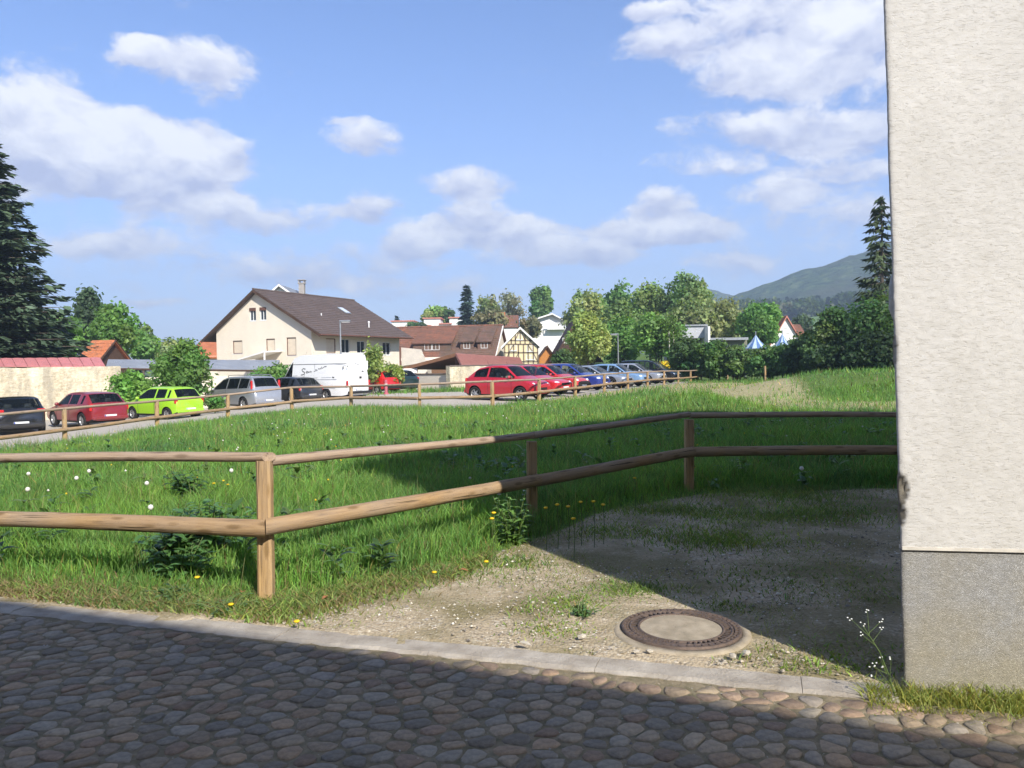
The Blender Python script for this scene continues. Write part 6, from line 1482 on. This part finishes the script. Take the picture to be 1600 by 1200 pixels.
def car(name, label, spec, paintm, pos, heading, group, cat='car', trimrub=False, darkbump=False, plate_front=True, seats=m_seat, tail=None, headl=None, extra=None, rails=False, whw=None):
    """parked car lofted from its side profile; local x forward, y left; windows, lamps, wheels are parts"""
    L, W, H = spec['L'], spec['W'], spec['H']; wr = spec.get('wr', .30); top = spec['top']; cowl, rf_, rr_, rb = spec['cowl'], spec['rf'], spec['rr'], spec['rb']; bf, bb = spec['belt']; tum = spec.get('tum', .36); fax, rax = spec['axles']
    t = thing(name, label, cat, pos, heading, group)
    tx = [q[0] for q in top]; tz = [q[1] for q in top]
    stn = sorted(set([round(v, 4) for v in list(np.linspace(0, 1, 25)) + [.008, .02, cowl, cowl+.02, rf_, rr_, rb, .98, .992] + tx + [p_ for b_ in spec['pillars'] for p_ in (b_[0], b_[1])]]))
    stn = [s for i, s in enumerate(stn) if i == 0 or s-stn[i-1] > .004]
    def ztop(x):
        w_ = .018; return float(np.mean([np.interp(min(1, max(0, x+o_)), tx, tz) for o_ in (-w_, -w_/2, 0, w_/2, w_)]))
    def belt(x): return bf+(bb-bf)*x
    rings = []
    for x in stn:
        e = max(0, abs(x-.5)*2-.55)/.45; plan = 1-.05*e-.10*e**4-(.07*max(0, (e-.93)/.07) if e > .93 else 0); w = W/2*plan; zt = ztop(x); zb = .20+(.10*max(0, (e-.7)/.3)); zl = min(belt(x), zt-.05); h = zt-zl
        wr_ = w*.985-tum*max(0, h-.05)-.05; ww = w*.985
        lerp = lambda f: (ww+(wr_-ww)*f, zl+(zt-.035-zl)*f)
        rings.append([(0, zb), (w*.86, zb), (w*.975, zb+.09), (w, zb+(zl-zb)*.5), (ww, zl), lerp(.07), lerp(.90), lerp(1.0), (max(.02, wr_*.88), zt-.004), (max(.01, wr_*.5), zt+.012), (0, zt+.016)])
    nr = len(rings[0]); V = []; full = []
    for x, r_ in zip(stn, rings):
        X_ = L/2-x*L; ring = [(X_, y, z) for y, z in r_] + [(X_, -y, z) for y, z in r_[1:-1][::-1]]; full.append(len(V)); V += ring
    n = 2*nr-2; F = []; Mi = []
    def inpil(xm): return any(a <= xm <= b_ for a, b_ in spec['pillars'])
    for i in range(len(stn)-1):
        xm = (stn[i]+stn[i+1])/2
        for k in range(n):
            k2 = (k+1) % n; F.append((full[i]+k, full[i]+k2, full[i+1]+k2, full[i+1]+k)); kk = k if k < nr-1 else n-1-k; mi = 0
            if kk == 0: mi = 2
            elif kk == 1 and spec.get('sill', True): mi = 1
            elif kk in (8, 9):
                if cowl+.012 < xm < rf_: mi = 3
                elif rr_ < xm < rb-.01 and spec.get('rearglass', True): mi = 4
            elif kk == 5 and spec['side'][0] < xm < spec['side'][1] and not inpil(xm): mi = 5 if k < nr else 6
            elif kk in (2,) and darkbump and (xm < .035 or xm > .965): mi = 1
            Mi.append(mi)
    F.append(tuple(range(n-1, -1, -1))); Mi.append(1 if darkbump else 0); F.append(tuple(full[-1]+k for k in range(n))); Mi.append(0)
    me = bpy.data.meshes.new('body'); me.from_pydata(V, [], F); me.polygons.foreach_set('material_index', Mi)
    mats = [paintm, m_trim, m_under, m_cglass, m_cglass, m_cglass, m_cglass]
    for m_ in mats: me.materials.append(m_)
    bm = bmesh.new(); bm.from_mesh(me); bmesh.ops.recalc_face_normals(bm, faces=bm.faces); bm.to_mesh(me); bm.free()
    cut = MB(); axs = [L/2-fax*L, L/2-rax*L]
    for ax in axs:
        for s in (-1, 1): cut.lathe([(.001, s*(W/2-.26)), (wr*1.17, s*(W/2-.26)), (wr*1.17, s*(W/2+.3)), (.001, s*(W/2+.3))], 22, center=(ax, 0, wr*1.03), axis='y')
    cme = cut.mesh('cutter', m_under); bme = boolean_cut(me, cme)
    if len(bme.polygons) < len(me.polygons)*.6: bme = me
    # sort the faces out into body and panes
    groups_ = {'windscreen': 3, 'rear_window': 4, 'side_window': 5, 'side_window_far': 6}
    bm = bmesh.new(); bm.from_mesh(bme)
    for gname, gi in groups_.items():
        fs = [f for f in bm.faces if f.material_index == gi]
        if not fs: continue
        # each connected pane becomes a part of its own
        left = set(fs)
        while left:
            st = [left.pop()]; comp = list(st)
            while st:
                f = st.pop()
                for e in f.edges:
                    for g in e.link_faces:
                        if g in left: left.discard(g); st.append(g); comp.append(g)
            vid = {}; vs = []; ff_ = []
            for f in comp:
                q = []
                for v in f.verts:
                    if v not in vid: vid[v] = len(vs); vs.append(v.co-v.normal*.006)
                    q.append(vid[v])
                ff_.append(tuple(q))
            mb = MB(); mb.add(vs, ff_, 0, True); link(gname.replace('_far', ''), mb.mesh('pane', m_cglass, False), t)
    bmesh.ops.delete(bm, geom=[f for f in bm.faces if f.material_index >= 3], context='FACES')
    for e in bm.edges: e.smooth = not (len(e.link_faces) != 2 or e.calc_face_angle(0) > R(38) or e.link_faces[0].material_index != e.link_faces[1].material_index)
    for f in bm.faces: f.smooth = True
    bm.to_mesh(bme); bm.free(); bme.name = 'body'; body = link('body', bme, t)
    ty, rm, dk = wheel_mesh(wr, .19)
    for ax in axs:
        for s in (1, -1):
            wo = bpy.data.objects.new('wheel', None); COL.objects.link(wo); wo.parent = t; wo.location = (ax, s*(W/2-.115), wr); wo.rotation_euler = (0, random.uniform(0, 1), math.pi if s > 0 else 0)
            link('tyre', ty, wo); link('rim', rm, wo); link('brake_disc', dk, wo)
    def prt(nm, c, sz, mat, bev=.03, par=t, rot=None):
        mb = MB(); mb.rbox((0, 0, 0), sz, bev); return mb.build(nm, mat, par, c, rot)
    zh, hw_ = headl or (.66, .30)
    for s in (1, -1):
        mb = MB(); mb.lathe([(.001, .07), (.06, .055), (.10, .02), (.105, -.02), (.09, -.08)], 12, axis='x'); o = mb.build('headlight', m_head, t, (L/2-.10-spec.get('hset', .03), s*(W/2-.27), zh), (0, -.35, s*.38)); o.scale = (1.0, hw_/.2, .85)
        tw, th, tz_ = tail or (.20, .26, .84)
        xr = L/2-np.interp(tz_, [spec['tailx'][0][1], spec['tailx'][1][1]], [spec['tailx'][0][0], spec['tailx'][1][0]])*L
        prt('taillight', (xr+.045, s*(W/2-.055-tw/2), tz_), (.11, tw, th), m_tail, .03, rot=(0, 0, -s*.22))
        ml = MB(); ml.lathe([(.001, -.06), (.07, -.055), (.10, -.01), (.09, .035), (.001, .05)], 10, axis='x'); o = ml.build('mirror', spec.get('mirror', paintm), t, (L/2-(cowl+.075)*L, s*(W/2+.045), belt(cowl)+.07)); o.scale = (1, 1.0, .75)
        for hx in spec.get('handles', ()): prt('door_handle', (L/2-hx*L, s*(W/2-.008), belt(hx)-.10), (.18, .035, .03), m_trim if trimrub else paintm, .012)
        if trimrub: prt('rubbing_strip', (L/2-(fax+rax)/2*L, s*(W/2-.004), .50), ((rax-fax)*L-2.5*wr, .03, .07), m_trim, .01)
        if not spec.get('nose'):
            for dx in [cowl+.05] + [q[0]+.01 for q in spec['pillars'][:2]]:
                i_ = min(range(len(stn)), key=lambda k_: abs(stn[k_]-dx)); r_ = rings[i_]; X_ = L/2-stn[i_]*L
                if dx > rax-.11: continue
                mb = MB(); mb.tube([(X_, s*(r_[k_][0]+.001), r_[k_][1]) for k_ in (2, 3, 4)], .007, 5); mb.build('door_seam', m_trim, t)
    for (xx, sg, z_) in ((L/2, 1, .38), (-L/2, -1, spec.get('plate_z', .48))):
        p_ = prt('number_plate', (xx+sg*.012, 0, z_), (.02, .50, .11), m_plate, .004); prt('plate_band', (sg*.0115, sg*-.225, 0), (.004, .04, .10), m_pblue, .001, p_)
        if sg > 0:
            prt('grille', (xx+.004, 0, spec.get('grille_z', .55)), (.03, W*.42, .10), m_trim, .01)
        else: prt('bumper', (xx-.005, 0, .40 if spec.get('plate_z', .48) < .6 else .44), (.09, W*.86, .16), m_trim if darkbump else paintm, .04)
    if spec.get('rearglass', True) or True:
        for (sx, sy) in ((.48, .36), (.48, -.36), (.72, .34), (.72, -.34)):
            if sx > .6 and spec.get('nose'): continue
            X_ = L/2-(sx if not spec.get('nose') else .26)*L; mb = MB(); mb.rbox((0, 0, .42), (.5, .46, .16), .05); mb.rbox((-.24, 0, .72), (.15, .46, .62), .05); mb.rbox((-.27, 0, min(H-.22, 1.10)), (.10, .26, .17), .04); mb.build('seat', seats, t, (X_, sy, 0))
    if not spec.get('nose'):
        mb = MB(); mb.lathe([(.17, -.012), (.185, 0), (.17, .012)], 16, axis='x', close=True); mb.build('steering_wheel', m_trim, t, (L/2-(cowl+.14)*L, .36, .86), (0, .4, 0))
    if rails:
        for s in (1, -1):
            mb = MB(); x0, x1 = L/2-(rf_+.06)*L, L/2-(rr_-.04)*L; yy = s*(W/2-.30); mb.tube([(x0, yy, H-.03), (x0-.1, yy, H+.05), ((x0+x1)/2, yy, H+.07), (x1+.1, yy, H+.05), (x1, yy, H-.04)], .022, 6); mb.build('roof_rail', m_rim, t)
    if extra: extra(t, L, W, H, prt, rings, stn)
    mb = MB(); mb.tube([(0, 0, 0), (-.12, 0, .20)], .006, 5); mb.build('aerial', m_trim, t, (L/2-(rf_+.05)*L if spec.get('aer') else L/2-(rr_-.03)*L, 0, H-.01))
    return t
def S(**k): return k
HATCH = S(L=4.15, W=1.74, H=1.45, wr=.31, top=[(0, .58), (.012, .66), (.05, .73), (.24, .90), (.27, .95), (.44, 1.40), (.50, 1.45), (.72, 1.45), (.84, 1.40), (.955, 1.02), (.985, .94), (1, .78)], cowl=.26, rf=.45, rr=.845, rb=.965, belt=(.86, .98), side=(.29, .84), pillars=[(.545, .565), (.735, .80)], axles=(.20, .815), tailx=((1.0, .70), (.965, 1.02)), handles=(.52, .70))
SMALL = S(L=3.55, W=1.64, H=1.46, wr=.28, top=[(0, .58), (.012, .68), (.05, .76), (.20, .92), (.24, .98), (.42, 1.42), (.48, 1.46), (.78, 1.45), (.875, 1.40), (.965, 1.02), (.985, .90), (1, .78)], cowl=.23, rf=.43, rr=.885, rb=.972, belt=(.88, .98), side=(.27, .865), pillars=[(.60, .625), (.80, .84)], axles=(.17, .83), tailx=((1.0, .70), (.97, 1.0)), handles=(.56,))
RETRO = S(L=3.55, W=1.63, H=1.49, wr=.30, top=[(0, .60), (.012, .70), (.05, .79), (.19, .95), (.24, 1.02), (.40, 1.43), (.47, 1.49), (.66, 1.48), (.80, 1.38), (.94, 1.02), (.975, .90), (1, .76)], cowl=.23, rf=.41, rr=.79, rb=.945, belt=(.90, 1.0), side=(.27, .83), pillars=[(.62, .645)], axles=(.175, .825), tailx=((1.0, .70), (.96, .95)), handles=(.56,), tum=.42, grille_z=.50)
MPV = S(L=4.66, W=1.86, H=1.72, wr=.33, top=[(0, .60), (.012, .70), (.04, .80), (.16, 1.0), (.19, 1.05), (.37, 1.60), (.46, 1.70), (.75, 1.72), (.90, 1.68), (.965, 1.20), (.985, 1.0), (1, .80)], cowl=.18, rf=.38, rr=.905, rb=.972, belt=(.96, 1.10), side=(.22, .90), pillars=[(.48, .50), (.70, .715), (.875, .89)], axles=(.185, .80), tailx=((.985, .9), (.925, 1.55)), handles=(.46, .66), tum=.30)
SEDAN = S(L=4.35, W=1.76, H=1.40, wr=.32, top=[(0, .56), (.012, .64), (.05, .70), (.28, .88), (.31, .92), (.47, 1.36), (.53, 1.40), (.68, 1.39), (.79, 1.30), (.90, 1.02), (.975, .98), (1, .80)], cowl=.30, rf=.475, rr=.785, rb=.905, belt=(.84, .96), side=(.33, .79), pillars=[(.575, .595), (.755, .77)], axles=(.19, .80), tailx=((1.0, .70), (.99, .95)), handles=(.55, .72))
COUPE = S(L=4.45, W=1.78, H=1.37, wr=.33, top=[(0, .54), (.012, .62), (.05, .69), (.30, .87), (.33, .91), (.49, 1.32), (.55, 1.37), (.68, 1.35), (.84, 1.18), (.94, .98), (.985, .94), (1, .78)], cowl=.32, rf=.495, rr=.72, rb=.925, belt=(.82, .94), side=(.35, .80), pillars=[(.66, .675)], axles=(.19, .80), tailx=((1.0, .70), (.985, .92)), handles=(.60,))
VAN = S(L=5.75, W=1.93, H=2.58, wr=.34, top=[(0, .70), (.008, .90), (.025, 1.02), (.095, 1.20), (.12, 1.28), (.215, 2.10), (.26, 2.44), (.34, 2.56), (.9, 2.60), (.985, 2.58), (.995, 2.45), (1, 2.2)], cowl=.115, rf=.225, rr=.992, rb=.9925, belt=(1.10, 1.12), side=(.125, .255), pillars=[(.262, .30)], axles=(.17, .72), tailx=((1.0, .5), (1.0, 1.2)), handles=(.27,), tum=.10, rearglass=False, nose=True, plate_z=.62, mirror=m_trim, grille_z=.75, aer=True)
def hd(fx, fy): return math.atan2(fy, fx)
def put(px, d_): p = at(px, d_); return (p.x, p.y, p.z+.005)
GL = 'cars parked along the rubble wall'; GR = 'cars parked nose to the fence'
car('parked_car', 'black hatchback with lit red rear lamps at the picture edge', dict(HATCH, W=1.78, H=1.46), paint('black_paint', (.012, .013, .016), .2), put(20, 32.2), hd(-.62, .78), GL, tail=(.30, .17, .92))
car('parked_car', 'dark red hatchback between the black car and the lime car', HATCH, paint('dark_red_paint', (.20, .012, .018), .3), put(134, 34.8), hd(-.80, .60), GL, tail=(.17, .30, .84))
car('parked_car', 'small lime green hatchback with round rear bumper', SMALL, paint('lime_paint', (.30, .56, .02), .35), put(256, 36.5), hd(-.87, .49), GL, tail=(.16, .26, .86))
car('parked_car', 'silver people carrier with roof rails facing the bushes', MPV, paint('silver_paint', (.40, .41, .43), .35, .6), put(378, 42.5), hd(-.79, .61), GL, tail=(.10, .46, 1.28), rails=True)
car('parked_car', 'black hatchback half hidden between silver carrier and van', dict(HATCH, L=3.95, H=1.40), paint('charcoal_paint', (.016, .018, .022), .3), put(452, 45.0), hd(-.80, .60), GL)
def van_marks(t, L, W, H, prt, rings, stn):
    m_ink = pm('van_lettering', (.015, .015, .016), (.01, .01, .01), 10, .5); m_ink2 = pm('van_small_print', (.35, .36, .38), (.30, .31, .33), 10, .5); m_seam = pm('panel_seam', (.10, .10, .10), (.07, .07, .07), 10, .6)
    Xf, Zf, Yf = [], [], []
    def side_y(z): 
        r_ = rings[len(rings)//2]; zz = [q[1] for q in r_[2:9]]; yy = [q[0] for q in r_[2:9]]; return float(np.interp(z, zz, yy))
    PX0, PX1 = 447.0, 548.0                          # picture columns of the van's long side
    def sp(zx, zy):
        """a point of the enlarged lettering to the van's left side"""
        px = 430+zx/7.62; py = 530+zy/7.62; f = (px-PX0)/(PX1-PX0); x = L/2-.02-f*(L-.05); zt = 551.2+(563.2-551.2)*(1-f)*.85; zbm = 620.5+2.6*(1-f); z = 2.56-(py-zt)/(zbm-zt)*2.56
        return x, z
    def stroke(pts, w, mat, name):
        P = [sp(*q) for q in pts]; vs = []; fs = []
        for i, (x, z) in enumerate(P):
            x0, z0 = P[max(0, i-1)]; x1, z1 = P[min(len(P)-1, i+1)]; dx, dz = x1-x0, z1-z0; l_ = math.hypot(dx, dz) or 1; nx_, nz_ = -dz/l_*w/2, dx/l_*w/2
            for sg in (1, -1): zz = z+sg*nz_; vs.append((x+sg*nx_, side_y(zz)+.004, zz)); vs.append((x+sg*nx_, side_y(zz)+.009, zz))
        for i in range(len(P)-1):
            a, b_ = 4*i, 4*i+4; fs += [(a+1, a+3, b_+3, b_+1), (a, b_, b_+2, a+2), (a, a+1, b_+1, b_), (a+2, b_+2, b_+3, a+3)]
        mb = MB(); mb.add(vs, fs); mb.build(name, mat, t)
    stroke([(462, 358), (440, 352), (424, 368), (436, 384), (456, 392), (458, 408), (440, 420), (418, 424)], .045, m_ink, 'lettering')
    stroke([(470, 392), (482, 378), (494, 386), (484, 400), (474, 394)], .038, m_ink, 'lettering'); stroke([(496, 380), (500, 394), (510, 386), (518, 374), (522, 388), (534, 378)], .036, m_ink, 'lettering')
    stroke([(556, 380), (572, 368), (566, 358), (584, 352), (576, 368), (594, 362)], .034, m_ink, 'lettering'); stroke([(600, 352), (606, 338), (614, 350), (620, 336), (628, 346), (634, 318), (640, 340), (650, 330), (662, 318), (684, 316)], .032, m_ink, 'lettering')
    stroke([(668, 310), (676, 318), (684, 308)], .03, m_ink, 'lettering')
    for (a, b_, y0, y1) in ((492, 600, 452, 444), (640, 740, 440, 430), (500, 720, 470, 456), (330, 380, 440, 434), (640, 800, 462, 448)): stroke([(a, y0), ((a+b_)/2, (y0+y1)/2), (b_, y1)], .028, m_ink2, 'small_print')
    stroke([(752, 424), (764, 432), (774, 424)], .05, m_ink, 'emblem'); stroke([(856, 298), (860, 330)], .06, m_trim, 'door_latch')
    stroke([(200, 330), (430, 308), (660, 288), (890, 265)], .03, m_seam, 'roof_seam'); stroke([(300, 420), (298, 600)], .018, m_seam, 'door_seam'); stroke([(560, 300), (566, 560)], .018, m_seam, 'door_seam')
    for yy in (-.005,): prt('rear_door_seam', (-L/2-.012, 0, 1.45), (.012, .018, 1.75), m_seam, .002)
    for s in (1, -1):
        prt('rear_hinge', (-L/2-.01, s*.86, 1.9), (.03, .05, .10), m_trim, .008); prt('rear_hinge', (-L/2-.01, s*.86, .95), (.03, .05, .10), m_trim, .008)
        prt('door_rib', (-L/2-.006, s*.43, 1.95), (.012, .60, .5), paint_white, .004); prt('door_rib', (-L/2-.006, s*.43, 1.1), (.012, .60, .6), paint_white, .004)
    prt('rear_handle', (-L/2-.02, -.12, 1.28), (.03, .16, .12), m_trim, .01); prt('rear_step', (-L/2-.06, 0, .47), (.16, 1.75, .14), m_trim, .02)
    prt('side_rubbing_strip', (-.2, W/2-.005, .72), (3.6, .02, .07), pm('grey_strip', (.5, .5, .5), (.42, .42, .42), 5, .6), .006)
    # script mark on the rear doors
    for (y0, z0, y1, z1) in ((.5, 1.98, .28, 2.06), (.28, 2.06, .05, 2.0), (-.25, 1.66, -.38, 1.58), (-.30, 1.58, -.20, 1.60)):
        mb = MB(); mb.tube([(-L/2-.014, y0, z0), (-L/2-.014, y1, z1)], .016, 6); mb.build('rear_mark', m_ink2 if z0 > 1.8 else m_ink, t)
paint_white = paint('white_paint', (.74, .74, .72), .4, dirt=.06)
car('delivery_van', 'tall white panel van with handwritten black lettering on its side', VAN, paint_white, put(503, 46.2), hd(-.84, .54), GL, cat='van', tail=(.10, .34, .95), extra=van_marks, darkbump=False, headl=(.86, .26))
car('parked_car', 'small bright red car showing behind the back of the van', dict(SMALL, L=3.8, H=1.40), paint('red_paint', (.52, .015, .018), .3), put(582, 51.5), hd(-.80, .60), GL, darkbump=True)
car('parked_car', 'dark green hatchback last in the row beside the low wall', dict(HATCH, L=4.0), paint('dark_green_paint', (.012, .028, .026), .3), put(610, 54.0), hd(-.78, .62), GL, tail=(.2, .2, .86))
def nose(px, d_, L, hx, hy):
    n_ = math.hypot(hx, hy); p = at(px, d_); x = p.x-hx/n_*L/2; y = p.y-hy/n_*L/2; return (x, y, gz1(x, y)+.005)
HX, HY = .86, -.51
row = [('small round red car nearest of the row by the fence', RETRO, ('bright_red_paint', (.40, .010, .022), .28), 848, 33.4, dict(seats=m_seat_l, headl=(.68, .24)), .83, -.56),
       ('red saloon with long bonnet second in the row', dict(SEDAN, L=4.1), ('scarlet_paint', (.50, .018, .028), .32), 884, 36.6, dict(headl=(.60, .36)), .84, -.54),
       ('red hatchback between red saloon and blue car', HATCH, ('tomato_paint', (.46, .02, .02), .35), 913, 39.8, dict(darkbump=True), HX, HY),
       ('dark blue estate fourth in the row', dict(HATCH, H=1.43), ('blue_paint', (.018, .035, .20), .3), 946, 43.4, {}, HX, HY),
       ('silver coupe with large alloy wheels in the row', dict(COUPE, wr=.34), ('silver_coupe_paint', (.42, .44, .47), .35, .6), 984, 46.5, dict(headl=(.60, .34)), HX, HY),
       ('pale blue car between silver coupe and silver hatchback', dict(HATCH, H=1.42), ('pale_blue_paint', (.22, .36, .55), .35, .3), 1010, 51.0, {}, HX, HY),
       ('silver hatchback next to the black people carrier', HATCH, ('light_silver_paint', (.46, .47, .49), .35, .6), 1037, 55.0, {}, HX, HY),
       ('large black people carrier at the far end of the row', MPV, ('gloss_black_paint', (.010, .011, .013), .18), 1060, 59.0, {}, HX, HY)]
for (lab, sp_, pa, px, d_, kw, hx, hy) in row:
    pos_ = nose(px, d_, sp_['L'], hx, hy); car('parked_car', lab, sp_, paint(*pa), pos_, hd(hx, hy), GR, **kw)
tw_ = thing('reddish_post', 'reddish banded post by the fence behind the van', 'bollard', at(603, 46)); mb = MB(); mb.lathe([(.16, 0), (.16, .06), (.09, .09), (.085, .75), (.07, .82), (.001, .85)], 14); mb.build('body', pm('dull_red', (.40, .10, .12), (.30, .08, .10), 5, .6), tw_); mb = MB(); mb.lathe([(.089, .5), (.089, .6)], 14); mb.build('band', m_white, tw_)  # plain reddish post with a white band, for the pinkish spot by the red car

# ================================================================ AIR
hz = MB(); hz.box(-1500, 1500, -46, 1720, -17, 200); ho = hz.build('haze', None); ho.data.materials.clear()
mh_ = bpy.data.materials.new('haze_air'); mh_.use_nodes = True; nt = mh_.node_tree; nt.nodes.clear(); out = nt.nodes.new('ShaderNodeOutputMaterial'); pv = nt.nodes.new('ShaderNodeVolumePrincipled')
pv.inputs['Color'].default_value = (.62, .78, 1.0, 1); pv.inputs['Density'].default_value = .0006; pv.inputs['Anisotropy'].default_value = .1; nt.links.new(pv.outputs[0], out.inputs['Volume'])
ho.data.materials.append(mh_); ho['kind'] = 'stuff'; ho['label'] = 'thin blue summer haze over the valley'
